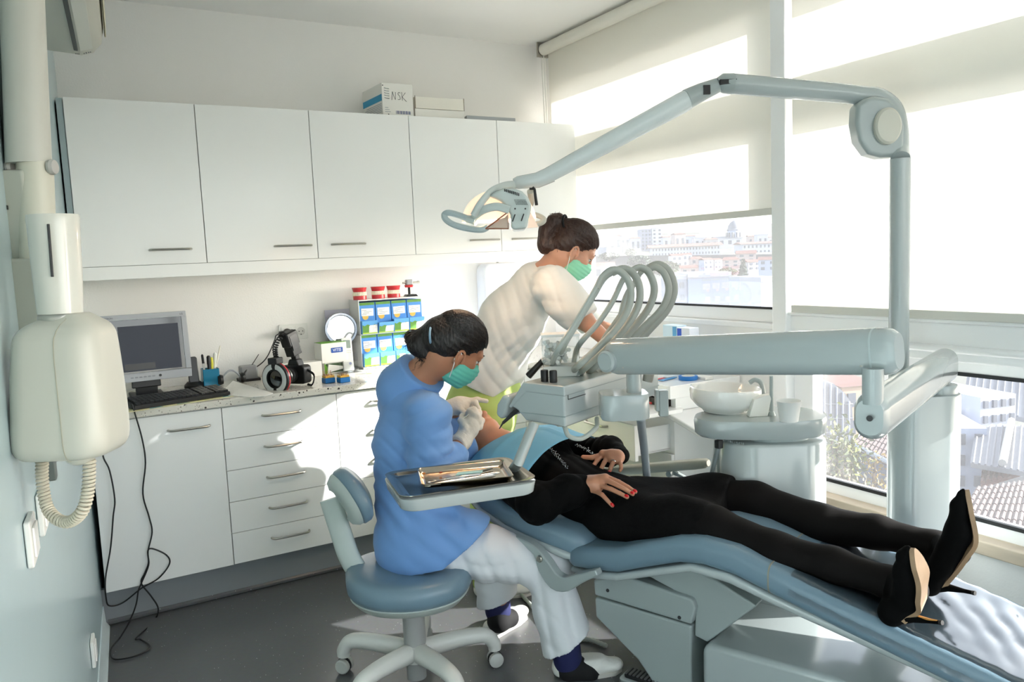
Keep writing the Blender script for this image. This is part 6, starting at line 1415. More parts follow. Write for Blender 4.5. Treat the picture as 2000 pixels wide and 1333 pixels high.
b2_ = at(1076, 448, 3.12)
hr2 = hd2.hair(asn, Mhair2, [cap(hd2.p(-.085, .05), b2_, .032, .030, .02), ell(at(1068, 455, 3.12), (.034, .036, .05), None, .015), ell(at(1062, 478, 3.12), (.026, .03, .04), None, .015), ell(at(1080, 480, 3.12), (.028, .03, .036), None, .015), ell(at(1084, 430, 3.12), (.034, .034, .026), None, .012), ell(at(1092, 424, 3.12), (.018, .02, .016), None, .01)])
ro = []; ti = []
for i in range(190): ro.append(at(1086+rs.rand()*10, 428+rs.rand()*18, 3.12+(rs.rand()-.5)*.05)); a = rs.rand(); ti.append(at(1053+a*34+rs.rand()*8, 452+rs.rand()*42, 3.12+(rs.rand()-.5)*.10))
for i in range(30): ro.append(at(1092, 428, 3.12)); ti.append(at(1070+rs.rand()*26, 414+rs.rand()*14, 3.12+(rs.rand()-.5)*.06))
wavy('hair_strands', ro, ti, Mhair2, hr2, .0017, .007, 4, 12)
g = G(); P = [at(1103+4*math.cos(a), 433+12*math.sin(a), 3.12+.04*math.cos(a)-.02) for a in np.arange(17)*2*PI/16]; g.tube(P, .005, 8); obj('hair_tie', g, Msock, hr2)
shp = chain([at(950, 765, 3.41)]+tor2[1:], [.165, .150, .138, .112], .06, (VR, .92))+[cap(sh2R+VF*.03, sh2L-VF*.02, .060, .060, .08), cap(nb2-Z_*.02, sh2c, .06, .08, .03)]
shp += chain([sh2R, at(1110, 594, 3.045), at(1142, 626, 3.02)], [.066, .068, .064], .07)+chain([sh2L, el2L], [.066, .058], .03)
def sf(P):
    d = fold(P, Z_*.8-VR*.6, .10, .0045, 3, -.05)+fold(P, VR*.8+Z_*.5, .06, .0035, 8, -.1)
    e = P-at(1000, 700, 3.3); r = np.sqrt((e*e).sum(1)); d += .006*np.exp(-(r/.13)**2)*np.sin((P@(VR*.75-Z_*.65))*2*PI/.05+3*np.sin(P@Z_*14)); return d
st2 = soft('shirt', shp, Mwhitecl, asn, h=.0058, disp=sf, cuts=[(at(962, 765, 3.4), -Z_*.86-VR*.42), (at(1134, 630, 3.03), (el2-sh2R)*1.0+Z_*-.02), (el2L, el2L-sh2L)])
cn = hd2.p(-.035, -.06)-nb2; cn /= np.linalg.norm(cn)
soft('collar', [cap(nb2-cn*.04, nb2+cn*.03, .074, .066, .02)], Mwhitecl, st2, h=.005, cuts=[(nb2+cn*.020, cn-VR*.3)])
tg = [cap(at(950, 762, 3.41), at(940, 800, 3.42), .150, .160, .05)]
for q in lg0: tg += chain([q-Z_*.02, q*np.array([1, 1, 0])+Z_*.48+VR*.02, q*np.array([1, 1, 0])+Z_*.06], [.125, .085, .085], .04)
soft('trousers', tg, Mgreen2, asn, h=.007, disp=lambda P: fold(P, Z_, .09, .004, 5), cuts=[(ft*np.array([1, 1, 0])+Z_*.045, -Z_)])
for q in lg0:
    h_ = q*np.array([1, 1, 0])-VR*.06; shoe(asn, h_, h_+VR*.24, .09, .06, Mshoe, lace=False)

# ------------------------------------------------------------------ the patient
pat = thing('person', 'person in black lying on the dental chair with red nails and black heels', 'person', cu(-.6, 0, .5))
hd3 = Head(cf(922, 846, .0), Z_*.86+CU*.30-CV*.12, -CU*.93+Z_*.32, 1.0)
spine = [cu(-.56, 0, .56), cu(-.72, 0, .572), cu(-.88, 0, .615), cu(-1.02, 0, .66)]
shp3 = cu(-1.06, 0, .67); sR3, sL3 = shp3-CV*.16, shp3+CV*.16
kR, aR = cf(1392, 1032, -.13), cf(1742, 1140, -.13)
kL, aL = cf(1474, 982, .13), cf(1828, 1068, .13)
hpR, hpL = cu(-.58, -.09, .562), cu(-.58, .09, .562)
eR3, wR3 = cf(1050, 985, -.27), cf(1138, 945, -.155)
eL3, wL3 = cf(1150, 885, .28), cf(1208, 893, .12)
nk3 = cu(-1.13, 0, .715)
body = hd3.prims()+chain([hd3.p(-.03, -.06), nk3, shp3], [.056, .055, .08], .04)+[cap(sR3, sL3, .05, .05, .05)]+chain(spine, [.12, .11, .115, .11], .05, (Z_, .65))
body += chain([sR3, eR3, wR3], [.042, .036, .024], .02)+chain([sL3, eL3, wL3], [.042, .036, .024], .02)
body += chain([hpR, kR, aR], [.06, .048, .034], .03)+chain([hpL, kL, aL], [.06, .048, .034], .03)
vR, vL = -.12, .10
def N(px, py, v=vR): p = cf(px, py, v); return p+(CAM-p)/np.linalg.norm(CAM-p)*.022+Z_*.002
fR = [arr(N(1186, 934, -.09), N(1208, 943, -.09), N(1226, 953, -.09), N(1241, 963, -.09)), arr(N(1180, 938, -.105), N(1203, 948, -.11), N(1222, 958, -.11), N(1236, 967, -.11)),
      arr(N(1171, 949, -.12), N(1193, 957, -.13), N(1210, 965, -.13), N(1225, 973, -.13)), arr(N(1163, 961, -.13), N(1176, 968, -.15), N(1187, 980, -.155), N(1196, 990, -.155)), arr(N(1150, 935, -.09), N(1172, 934, -.07), N(1190, 940, -.065))]
hR3 = [cap(wR3, N(1158, 943), .024, .026, .012, (Z_, .7)), cap(N(1140, 943, -.11), N(1182, 936, -.095), .020, .017, .012), cap(N(1140, 950, -.13), N(1166, 957, -.125), .018, .017, .012), cap(N(1150, 945, -.12), N(1174, 946, -.11), .022, .018, .012)]+fingers(fR, [.0094, .0096, .0092, .0085, .0105], .002)
def M2(px, py, v=vL): p = cf(px, py, v); return p+(CAM-p)/np.linalg.norm(CAM-p)*.030+Z_*.005
fL = [arr(M2(1176, 892, .12), M2(1166, 903, .10), M2(1159, 913, .085), M2(1154, 921, .08)), arr(M2(1187, 895, .12), M2(1180, 907, .10), M2(1175, 917, .085), M2(1171, 926, .08)),
      arr(M2(1200, 901, .12), M2(1196, 910, .10), M2(1192, 919, .085), M2(1190, 927, .08)), arr(M2(1211, 905, .125), M2(1213, 912, .105), M2(1213, 918, .09), M2(1211, 923, .085)), arr(M2(1172, 893, .12), M2(1156, 897, .10), M2(1139, 896, .09))]
hL3 = [cap(wL3, M2(1196, 895, .13), .024, .026, .012), cap(M2(1206, 892, .14), M2(1178, 890, .125), .020, .017, .012), cap(M2(1208, 896, .135), M2(1208, 902, .128), .020, .017, .012)]+fingers(fL, [.0092, .0094, .0092, .0083, .0105], .002)
obj('body', bmeshes('body', [blob(body, h=.0055), blob(hR3, h=.0028), blob(hL3, h=.0028)], Mskin), None, pat)
def nails(fj, upv):
    for j in fj:
        d = j[-1]-j[-2]; d /= np.linalg.norm(d); n_ = upv-d*(upv@d); n_ /= np.linalg.norm(n_); s_ = np.cross(d, n_)
        g = G(); g.ell(j[-1]+n_*.0062-d*.002, (.0085, .0060, .0032), np.column_stack([d, s_, n_]), 12, 6); obj('fingernail', g, Mnail, pat, label='red fingernail')
nails(fR[:4], Z_*.8-VF*.6); nails(fL[:3], Z_*.7-VF*.7)
g = G(); q = (fL[2][0]*.55+fL[2][1]*.45); d = fL[2][1]-fL[2][0]; d /= np.linalg.norm(d); g.lathe([(.0104, -.0022), (.0112, 0), (.0104, .0022)], q, 20, d, cap=False); obj('finger_ring', g, Mchrome, pat)
hd3.face(pat, Mhair1)
hd3.hair(pat, Mhair1, [ell(hd3.p(-.09, .02), (.05, .05, .06), None, .03)])
# dress top with puffed sleeves
top = chain(spine, [.150, .140, .145, .130], .06, (Z_, .62))+[cap(sR3, sL3, .066, .066, .06)]+chain([cu(-.5, 0, .55), cu(-.66, 0, .558)], [.15, .15], .05, (Z_, .54))
top += chain([sR3, eR3, cf(1112, 960, -.19), cf(1138, 950, -.150)], [.066, .064, .054, .037], .03)+chain([sL3, eL3, cf(1190, 882, .20), cf(1212, 890, .14)], [.064, .060, .054, .034], .03)
top += [ell(cu(-.97, -.085, .705), (.075, .075, .055), np.column_stack([CU, CV, Z_]), .04), ell(cu(-.97, .085, .705), (.075, .075, .055), np.column_stack([CU, CV, Z_]), .04)]
tp = soft('blouse', top, Mblackcl, pat, h=.006, disp=lambda P: fold(P, CU, .06, .004, 2)+fold(P, CV, .05, .003, 5), cuts=[(nk3-CU*.0, -CU*.95+Z_*.3), (cu(-.47, 0, .6), CU)])
# sequinned trim
for a_, b_, v_ in (((1070, 872), (1108, 915), -.06), ((1124, 868), (1164, 893), .10)):
    g = G(); n = 70
    for i in range(n):
        f_ = i/(n-1); q = cf(a_[0]+(b_[0]-a_[0])*f_+rs.randn()*1.6, a_[1]+(b_[1]-a_[1])*f_+rs.randn()*1.6+6*math.sin(f_*PI)*-.4, v_); q = q-(q-CAM)/np.linalg.norm(q-CAM)*.004
        g.ell(q, (.0022, .0022, .0018), None, 6, 4)
    obj('sequin_trim', g, mat('sequin', 'cfcfcf', .2, .8), tp, kind='stuff')
# skirt
sk = [cap(cu(-.64, 0, .556), cu(-.5, 0, .552), .155, .152, .05, (Z_, .55))]+chain([hpR-Z_*.012, hpR*.35+kR*.65-Z_*.006, hpR*.10+kR*.90], [.092, .080, .079], .07)+chain([hpL-Z_*.012, hpL*.35+kL*.65, hpL*.10+kL*.90], [.092, .082, .080], .07)
sk += [cap((hpR+hpL)/2, (kR+kL)/2*.8+(hpR+hpL)/2*.2, .10, .075, .08, (Z_, .6))]
soft('skirt', sk, Mskirt, pat, h=.006, disp=lambda P: fold(P, CV*.8+CU*.3, .07, .003, 7)+fold(P, CU*.4+CV, .11, .003, 3), cuts=[((kR+kL)/2*.90+(hpR+hpL)/2*.10, CU*.95+Z_*.1+CV*.1)])
def crv(a, b, c, t): return a*(1-t)**2+2*b*t*(1-t)+c*t*t
for k_, a_, s_ in ((kR, aR, -.13), (kL, aL, .13)):
    hp0 = hpR if s_ < 0 else hpL; calf = k_*.62+a_*.38-Z_*.022
    soft('tights_leg', chain([hp0*.4+k_*.6, k_, calf, k_*.3+a_*.7, a_, a_+(a_-k_)/np.linalg.norm(a_-k_)*.05], [.086, .066, .064, .048, .041, .042], .03), Mtights, pat, h=.0055)
# heels
def court(ank, toe, ball, arch_, hl, spk, W_, soleback):
    """pointed court shoe hung from the ankle: upper, sole, stiletto heel"""
    W_ = W_/np.linalg.norm(W_); d = toe-hl; d /= np.linalg.norm(d); W_ = W_-d*(W_@d); W_ /= np.linalg.norm(W_); n = np.cross(W_, d)
    n = n if n@(ank-(toe+hl)/2) > 0 else -n
    def up(p, r, e=.006): return p+n*(r+e)
    mid = ball*.4+toe*.6; tp_ = ball*.12+toe*.88
    pr = [cap(up(hl, .028), up(arch_, .029), .029, .028, .02), cap(up(arch_, .029), up(ball, .030), .029, .033, .02), cap(up(ball, .030), up(mid, .020), .033, .021, .02), cap(up(mid, .020), up(tp_, .010), .021, .010, .012), cap(up(tp_, .010), up(toe, .004), .010, .004, .008),
          cap(up(hl, .030), ank-(ank-hl)*.30, .031, .030, .02), cap(up(ball, .026)*.45+up(arch_, .026)*.55, ank*.8+ball*.2, .026, .030, .03)]
    sh_ = soft('court_shoe', pr, Msuede, pat, h=.004, label='black suede stiletto shoe')
    P = spline([toe, toe*.62+ball*.38, ball, ball*.45+arch_*.55, arch_, arch_*.4+hl*.6, hl], 5); m_ = len(P); ws = np.interp(np.arange(m_)/(m_-1), [0, .05, .2, .36, .5, .68, .85, 1], [.003, .012, .030, .041, .037, .024, .019, .022])
    g = G(); L1 = []
    for i, p in enumerate(P):
        T = P[min(i+1, m_-1)]-P[max(i-1, 0)]; T /= np.linalg.norm(T); nn = np.cross(W_, T); nn = nn if nn@n > 0 else -nn
        L1.append([p+W_*ws[i]+nn*.008, p-W_*ws[i]+nn*.008, p-W_*ws[i]*.96-nn*.004, p+W_*ws[i]*.96-nn*.004])
    g.loft(L1, smooth=False); obj('sole', g, Msole, sh_, auto=50)
    g = G(); g.tube([hl+n*.014, hl*.72+spk*.28+n*.006, hl*.3+spk*.7, spk], [.022, .011, .0058, .0052], 12); st_ = obj('heel', g, Msuede, sh_)
    g = G(); dd = spk-hl; dd /= np.linalg.norm(dd); g.tube([spk-dd*.004, spk+dd*.004], .0060, 12); obj('heel_tip', g, Mrubber, st_)
    if soleback:
        g = G(); q = [hl+d*.012-n*.004, hl*.72+spk*.28+d*.007-n*.002, hl*.3+spk*.7+d*.0045-n*.001, spk-dd*.01+d*.0035]; g.tube(q, [.013, .0080, .0040, .003], 8); obj('heel_face', g, mat('heel_tan', 'c18a45', .4), st_, label='tan inner face of the heel')
court(aR, at(1783, 1072, 1.95), at(1804, 1130, 1.98), at(1800, 1186, 2.02), at(1770, 1208, 2.05), at(1838, 1217, 1.96), VR*.64+VF*.77, True)
court(aL, at(1890, 958, 2.10), at(1902, 1045, 2.12), at(1868, 1108, 2.16), at(1840, 1146, 2.20), at(1902, 1159, 2.12), VR*.30+VF*.95, False)
# bib
g = G(); nu, nv = 26, 24; P = []
for i in range(nu+1):
    for j in range(nv+1):
        u = -1.135+.285*i/nu; v = -.235+.46*j/nv; s_ = v/.235
        zz = np.interp(u, [-1.14, -1.10, -1.03, -.95, -.85], [.755, .775, .795, .795, .772])-(.060 if s_ < 0 else .038)*abs(s_)**2.0-.05*max(0, abs(s_)-.8)+.004*math.sin(v*55+u*20)*max(0, s_*s_-.1)+(.006 if abs(v-.06) < .008 else 0)+(.005 if abs(u+1.02) < .006 else 0)
        P.append(cu(u, v, zz))
g.add(P, [(i*(nv+1)+j, i*(nv+1)+j+1, (i+1)*(nv+1)+j+1, (i+1)*(nv+1)+j) for i in range(nu) for j in range(nv)], True)
bb_ = obj('dental_bib', g, Mbib, None, 'pale blue paper bib spread over the chest of the patient', cat='bib', auto=60)
so_m = bb_.modifiers.new('thickness', 'SOLIDIFY'); so_m.thickness = .0015
# ================================================================== DESK UNDER THE WINDOW AND ITS THINGS
XD = 2.74
za = onX(1311, 806, XD)[2]; ya_ = onX(1311, 806, XD)[1]; zq = onX(1316, 757, XD)[2]
t = thing('drawer_unit', 'white drawer unit under the window with one drawer pulled open', 'cabinet', (XD+.2, -1.2, 0))
yb = -.62; ye = ya_+.005
g = G(); g.bb(XD+.02, XW-.002, ye, yb, .0, za-.025); obj('body', g, Mlam, t, bevel=.002)
zs = [za-.03-.16*i for i in range(5)]
for i in range(4):
    if zs[i+1] < .05: zs[i+1] = .05
    pull = .20 if i == 0 else 0
    g = G(); g.bb(XD-pull, XD+.018-pull, ye-.0, -1.02, zs[i+1]+.002, zs[i]-.002); d = obj('drawer', g, Mlam, t, bevel=.002)
    if pull:
        g = G(); g.bb(XD-pull+.018, XD+.03, ye+.03, ye+.042, zs[i+1]+.02, zs[i]-.03); g.bb(XD-pull+.018, XD+.03, -1.05, -1.04, zs[i+1]+.02, zs[i]-.03); g.bb(XD-pull+.018, XD+.03, ye+.03, -1.04, zs[i+1]+.015, zs[i+1]+.022); obj('drawer_sides', g, mat('drawer_white', 'f0f0f0', .4), d)
    g = G(); ym = (ye-1.02)/2; handle(g, (XD-pull, ym-.08, zs[i]-.035), (XD-pull, ym+.08, zs[i]-.035), (-1, 0, 0), .005, .022); obj('handle', g, Mmetal, d)
g = G(); g.prism([(XD-.02, ye-.005), (XD-.16, ye-.34), (XD-.02, ye-.37), (XW-.004, ye-.37), (XW-.004, yb), (XD-.02, yb)], (0, 0, za-.024), (1, 0, 0), (0, 1, 0), .024); dsk = thing('desk', 'white desk with a slanted front edge along the window beside the spittoon', 'desk', (2.95, ye-.2, 0)); obj('desktop', g, mat('desk_white', 'eeeeee', .25), dsk, bevel=.006)
g = G(); g.bb(XD+.25, XW-.01, ye-.35, ye-.01, .0, za-.026); obj('end_panel', g, Mlam, dsk, bevel=.002)
t = thing('drawer_box', 'white drawer box standing on the desk with a narrow open slot', 'cabinet', (XD+.15, ye+.2, za))
g = G(); g.bb(XD, XW-.01, ye+.0, ye+.70, za+.055, zq); g.bb(XD+.03, XW-.01, ye+.0, ye+.7, za+.0005, za+.055); obj('body', g, Mlam, t, bevel=.003)
g = G(); g.bb(XD-.002, XD+.03, ye+.03, ye+.3, za+.018, za+.05); obj('slot', g, mat('slot_dark', '2a2420', .6), t); g = G(); g.bb(XD-.004, XD+.02, ye+.12, ye+.25, za+.018, za+.028); obj('red_strip', g, Mred, t)
g = G(); g.prism(rrect(.30, .36, .04), (XD-.09, ye+.14, za-.002), (1, 0, 0), (0, 1, 0), .018); obj('pull_out_tray', g, Mlam, t, bevel=.005)
# things on the drawer box
def top(px, py): p = onZ(px, py, zq); p[2] = zq+.0005; return p
p = top(1344, 742); t = thing('tape_roll', 'roll of bright blue tape lying on the white drawer box', 'tape', p)
g = G(); g.lathe([(.030, 0), (.042, 0), (.043, .003), (.043, .015), (.042, .018), (.030, .018), (.030, 0)], p, 32, cap=False); obj('tape', g, mat('tape_blue', '1f78c8', .35), t); g = G(); g.lathe([(.027, 0), (.0299, 0), (.0299, .018), (.027, .018), (.027, 0)], p, 32, cap=False); obj('core', g, Mpaper, t)
for i, (a_, b_, c_, lb) in enumerate((((1283, 742), (1302, 739), 'c8323c', 'red and white sachet on the drawer box'), ((1290, 746), (1318, 739), '3d8cc4', 'long blue sachet on the drawer box by the tape roll'), ((1300, 741), (1325, 736), 'd9dde2', 'pale grey sachet on the drawer box'))):
    p, q = top(*a_), top(*b_); d = q-p; L_ = np.linalg.norm(d); d /= L_; s_ = np.cross(Z_, d); g = G(); g.prism([(0, -.012), (L_, -.014), (L_, .012), (0, .014)], p+Z_*.003*i, d, s_, .003)
    solo('sachet', g, mat('sachet_'+c_, c_, .35), lb, 'sachet', 'sachets on the drawer box', bevel=.001)
p = top(1372, 740); g = G(); g.box(p+Z_*.006, (.05, .09, .012)); solo('notepad', g, Mpaper, 'white notepad lying by the blue tape roll', 'notepad', bevel=.002)
# boxes and packs behind, against the parapet
def dk(px, py, x): p = onX(px, py, x); return p
for i, (px0, px1, pyt, pyb, x, c_, lb) in enumerate(((1295, 1322, 637, 664, 3.02, 'cfe3ee', 'pale blue carton standing on edge by the window'), (1322, 1346, 642, 664, 3.00, 'e6eaf2', 'white pack with a dark blue stripe by the window'), (1190, 1235, 640, 668, 3.02, 'ececec', 'white box partly behind the hoses by the window'))):
    a_, b_ = dk(px0, pyb, x), dk(px1, pyt, x); zl = zq+.001; t = thing('carton', lb, 'box', (x, (a_[1]+b_[1])/2, zl))
    g = G(); y0, y1 = sorted((a_[1], b_[1])); g.bb(x, x+.06, y0, y1, zl, b_[2]); obj('box_body', g, mat('carton_'+c_, c_, .5), t, bevel=.002)
    g = G(); ys = y0+(y1-y0)*.62
    if i == 0: g.bb(x-.001, x, y0+.004, y0+(y1-y0)*.3, zl+.02, b_[2]-.005)
    elif i == 1: g.bb(x-.001, x, ys, y1-.004, zl+.01, b_[2]-.004)
    else: g.bb(x-.001, x, y0+.01, y1-.01, zl+.02, zl+.03)
    obj('printed_stripe', g, mat(('stripe_sky', 'stripe_navy', 'stripe_grey')[i], ('5aa7d6', '1d4fc0', 'b8bcc4')[i], .5), t)
    if i == 0:
        g = G()
        for j in range(4): g.bb(x-.001, x, y0+(y1-y0)*.4, y1-.01, zl+.03+.02*j, zl+.034+.02*j)
        obj('printed_lines', g, Mprintgrey, t)
p = onX(1098, 648, 3.165); zs_ = 1.1185; g = G(); g.box((3.165, p[1], zs_+.035), (.025, .08, .07)); t = thing('pack', 'small red and blue pack on the sill behind the white shirt', 'pack', (3.165, p[1], zs_)); obj('pack_body', g, Mred, t, bevel=.003); g = G(); g.box((3.152, p[1], zs_+.03), (.001, .08, .02)); obj('blue_band', g, Mprintnavy, t)
# a shelf for them to stand on along the parapet
g = G(); g.bb(2.93, XW-.001, ye+.705, -.63, zq-.03, zq); solo('window_shelf', g, Mlam, 'white shelf along the window carrying cartons', 'shelf', bevel=.003)

# ================================================================== THE TOWN OUTSIDE
Mland = mat('hillside', '494b44', .9, var=.35, vscale=.05); Mroof = mat('roof_tile_red', '5b3b33', .85, var=.25, vscale=.6); Mroofd = mat('roof_tile_dark', '372526', .85, var=.3, vscale=2)
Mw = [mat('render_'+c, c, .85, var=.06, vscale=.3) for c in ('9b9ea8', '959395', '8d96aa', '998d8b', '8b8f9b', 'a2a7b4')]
Mwin = mat('town_window', '49505c', .3)
g = G(); n1, n2 = 46, 40; P = []
for i in range(n1+1):
    d = 9*(1.11**i)
    for j in range(n2+1):
        a = math.radians(-8+86*j/n2); x = CAM[0]+d*math.sin(a); y = CAM[1]+d*math.cos(a)
        if x < 4.2: x = 4.2
        z = np.interp(d, [0, 20, 60, 110, 200, 300, 420, 700, 1100], [-14, -14.5, -15, -14, -13, -9, -2, 4, 30])+.9*math.sin(x*.05)*math.sin(y*.043)*min(1, d/100)+.35*math.sin(x*.6+y*.3)
        P.append((x, y, z))
g.add(P, [(i*(n2+1)+j, (i+1)*(n2+1)+j, (i+1)*(n2+1)+j+1, i*(n2+1)+j+1) for i in range(n1) for j in range(n2)], True)
struct('ground', g, Mland)
def house(px0, px1, pyb, pyt, D, wm, roof, label, yaw=0., dep=None, nx=0, nz=0, rm=None, rh=.35, name='house', cat='house', extra=None, group=None, below=8):
    c = at((px0+px1)/2, pyb, D); s = D/FPX; w = (px1-px0)*s; h = (pyb-pyt)*s; dep = dep or w*.8
    ax = VR*math.cos(yaw)+VF*math.sin(yaw); ay = np.cross(Z_, ax); cc = c+ay*dep/2
    t = thing(name, label, cat, (cc[0], cc[1], c[2]-below), group)
    g = G(); R = np.column_stack([ax, ay, Z_]); g.box(cc+Z_*(h-below)/2, (w, dep, h+below), R); wall = obj('wall', g, wm, t)
    if roof == 'gable' or roof == 'hip':
        e = w*.05; k = .0 if roof == 'gable' else .28
        q = lambda x, y, z: cc+ax*x+ay*y+Z_*(h+z)
        a = [q(-w/2-e, -dep/2-e, 0), q(w/2+e, -dep/2-e, 0), q(w/2+e, dep/2+e, 0), q(-w/2-e, dep/2+e, 0), q(-w/2*(1-k)-e*(k == 0), 0, w*rh*.6), q(w/2*(1-k)+e*(k == 0), 0, w*rh*.6)]
        g = G(); g.add(a, [(0, 1, 5, 4), (2, 3, 4, 5), (1, 2, 5), (3, 0, 4), (3, 2, 1, 0)]); obj('roof', g, rm or Mroof, t)
    elif roof == 'flat':
        g = G(); g.box(cc+Z_*(h+.25), (w*1.02, dep*1.02, .5), R); obj('roof', g, rm or Mw[4], t)
    for i in range(nx):
        for j in range(nz):
            g = G(); x = -w/2+w*(i+.5)/nx; z = h*(j+.5)/nz; g.box(cc+ax*x-ay*(dep/2+.03)+Z_*z, (w/nx*.42, .12, h/nz*.5), R); obj('window', g, Mwin, t)
    return t, cc, ax, ay, w, h, dep
# skyline
house(1253, 1273, 490, 449, 520, mat('render_grey', '6e7587', .85), 'flat', 'grey half of the tower block on the skyline', 0, 14, 3, 6, name='tower_block', cat='building')
house(1274, 1294, 490, 447, 520, Mw[5], 'flat', 'white half of the tower block on the skyline', 0, 14, 2, 6, name='tower_block', cat='building')
t, cc, ax, ay, w, h, dep = house(1402, 1450, 497, 466, 560, Mw[5], 'gable', 'white domed church on the ridge', 0, 22, 3, 2, rm=mat('roof_slate', '4d535f', .8), rh=.15, name='church', cat='church')
dc = at(1434, 466, 566); s = 566/FPX
g = G(); g.lathe([(13*s, -3), (13*s, 16*s)], dc, 20); drum = obj('drum', g, Mw[2], t)
for k in range(10):
    a = 2*PI*k/10; g = G(); g.box(dc+Z_*7*s+13*s*np.array([math.cos(a), math.sin(a), 0]), (1.6, 1.6, 9*s)); obj('window', g, Mwin, drum)
g = G(); g.lathe([(14*s, 16*s), (14*s, 17*s), (12*s, 19*s), (11*s, 25*s), (7.5*s, 31*s), (3*s, 34*s), (0, 34.5*s)], dc, 24); obj('dome', g, mat('dome_grey', '5b616d', .7), t)
g = G(); g.lathe([(2.4*s, 33*s), (2.4*s, 38*s), (0, 41*s)], dc, 10); obj('lantern', g, Mw[2], t)
t, cc, ax, ay, w, h, dep = house(1274, 1405, 500, 482, 400, Mw[5], 'gable', 'long white convent building with a red roof across the hill', -.10, 14, 22, 2, rh=.075, name='convent', cat='building')
house(1450, 1530, 497, 476, 430, Mw[5], 'gable', 'long white wing with a red roof beside the church', .05, 14, 10, 2, rh=.09, name='convent', cat='building')
rs = np.random.RandomState(11)
sky_ = [(1165, 1190, 484, 466), (1190, 1215, 484, 462), (1212, 1232, 480, 464), (1232, 1252, 486, 466), (1196, 1222, 494, 478), (1296, 1318, 484, 464), (1318, 1340, 482, 458), (1338, 1358, 482, 462), (1356, 1380, 480, 466), (1378, 1402, 482, 468), (1300, 1330, 480, 470), (1462, 1480, 478, 462), (1480, 1500, 478, 460), (1500, 1520, 478, 464), (1150, 1168, 486, 470)]
wd = ['low', 'tall', 'narrow', 'square', 'wide']
ordn = ['first', 'second', 'third', 'fourth', 'fifth', 'sixth', 'seventh', 'eighth', 'ninth', 'tenth', 'eleventh', 'twelfth', 'thirteenth', 'fourteenth', 'fifteenth']
sky_.sort()
for i, (a, b, c, d) in enumerate(sky_):
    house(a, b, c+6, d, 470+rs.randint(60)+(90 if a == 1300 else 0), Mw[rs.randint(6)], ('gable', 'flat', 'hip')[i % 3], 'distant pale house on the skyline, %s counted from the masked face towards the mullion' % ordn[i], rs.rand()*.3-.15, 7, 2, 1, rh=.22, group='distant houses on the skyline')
# middle ground
mid = [(1312, 1334, 522, 500, 210, 5, 'gable', 'white gabled house with a narrow front below the convent'), (1334, 1352, 520, 498, 215, 0, 'gable', 'bright narrow house touching the white gabled one'), (1350, 1374, 528, 506, 190, 3, 'hip', 'pink house with a red hipped roof'),
       (1374, 1396, 526, 508, 185, 2, 'gable', 'lilac house beside the pink one'), (1394, 1412, 526, 508, 186, 5, 'gable', 'white house with two windows in the middle of the slope'), (1412, 1444, 522, 508, 200, 3, 'hip', 'wide red roofed house left of the fir tree'),
       (1440, 1476, 512, 496, 230, 3, 'gable', 'salmon house high on the slope above the fir tree'), (1460, 1488, 528, 512, 180, 1, 'gable', 'cream house just behind the fir tree'), (1482, 1516, 530, 508, 175, 2, 'gable', 'white house at the mullion side of the view'),
       (1330, 1362, 548, 524, 150, 3, 'gable', 'red roofed house behind the pale apartment block'), (1205, 1240, 560, 530, 160, 5, 'flat', 'white flat roofed house beyond the hoses'), (1160, 1200, 570, 520, 150, 5, 'gable', 'white house behind the masked face')]
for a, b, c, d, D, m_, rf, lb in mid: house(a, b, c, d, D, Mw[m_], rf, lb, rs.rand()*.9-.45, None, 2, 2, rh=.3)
house(1345, 1430, 640, 541, 100, mat('render_pale', '7e8290', .85), 'flat', 'pale windowless apartment block in front of the red roofs', .06, 8, 0, 0, name='apartment_block', cat='building')
house(1324, 1343.5, 640, 546, 100, mat('render_stripe', '717889', .85), 'flat', 'grey banded end of the apartment block', .06, 8, 1, 4, name='apartment_block', cat='building')
house(1484, 1524, 620, 550, 84, Mw[5], 'flat', 'white rounded shed beside the fir tree', .3, 6, 0, 0, name='shed', cat='building')
g = G(); p0 = at(1160, 512, 300); p1 = at(1530, 508, 300); g.add([p0-Z_*2, p1-Z_*2, p1+Z_*2.2, p0+Z_*2.2, p0-Z_*2+VF*2, p1-Z_*2+VF*2, p1+Z_*2.2+VF*2, p0+Z_*2.2+VF*2], [(0, 1, 2, 3), (4, 5, 6, 7), (3, 2, 6, 7)]); solo('retaining_wall', g, mat('stone_grey', '4c4d50', .9, var=.25, vscale=.4), 'long grey retaining wall below the convent', 'wall')
def tree(px, pyb, pyt, D, wpx, m, label, conifer=False, n=500):
    b = at(px, pyb, D); s = D/FPX; h = (pyb-pyt)*s; r = wpx*s/2; t = thing('fir_tree' if conifer else 'tree', label, 'tree', b)
    g = G(); g.tube([b-Z_*2, b+Z_*h*(.9 if conifer else .5)], [r*.10, r*.04], 8); obj('trunk', g, mat('bark', '4f4336', .9), t)
    g = G(); q = np.random.RandomState(int(px))
    for k in range(n):
        if conifer: f = q.rand()**.8; z = h*(.12+.88*f); rr = r*(1-f)*(.3+.7*q.rand()); sz = r*.22
        else: f = q.rand()*2-1; z = h*(.62+.36*f); rr = r*math.sqrt(max(0, 1-f*f))*q.rand()**.4; sz = r*.16
        a = q.rand()*2*PI; c = b+np.array([rr*math.cos(a), rr*math.sin(a), z]); d1_, d2_ = q.randn(3), q.randn(3); d1_ *= sz/np.linalg.norm(d1_); d2_ *= sz*.6/np.linalg.norm(d2_)
        g.add([c-d1_, c+d2_, c+d1_, c-d2_], [(0, 1, 2, 3)])
    obj('foliage', g, m, t, kind='stuff'); return t
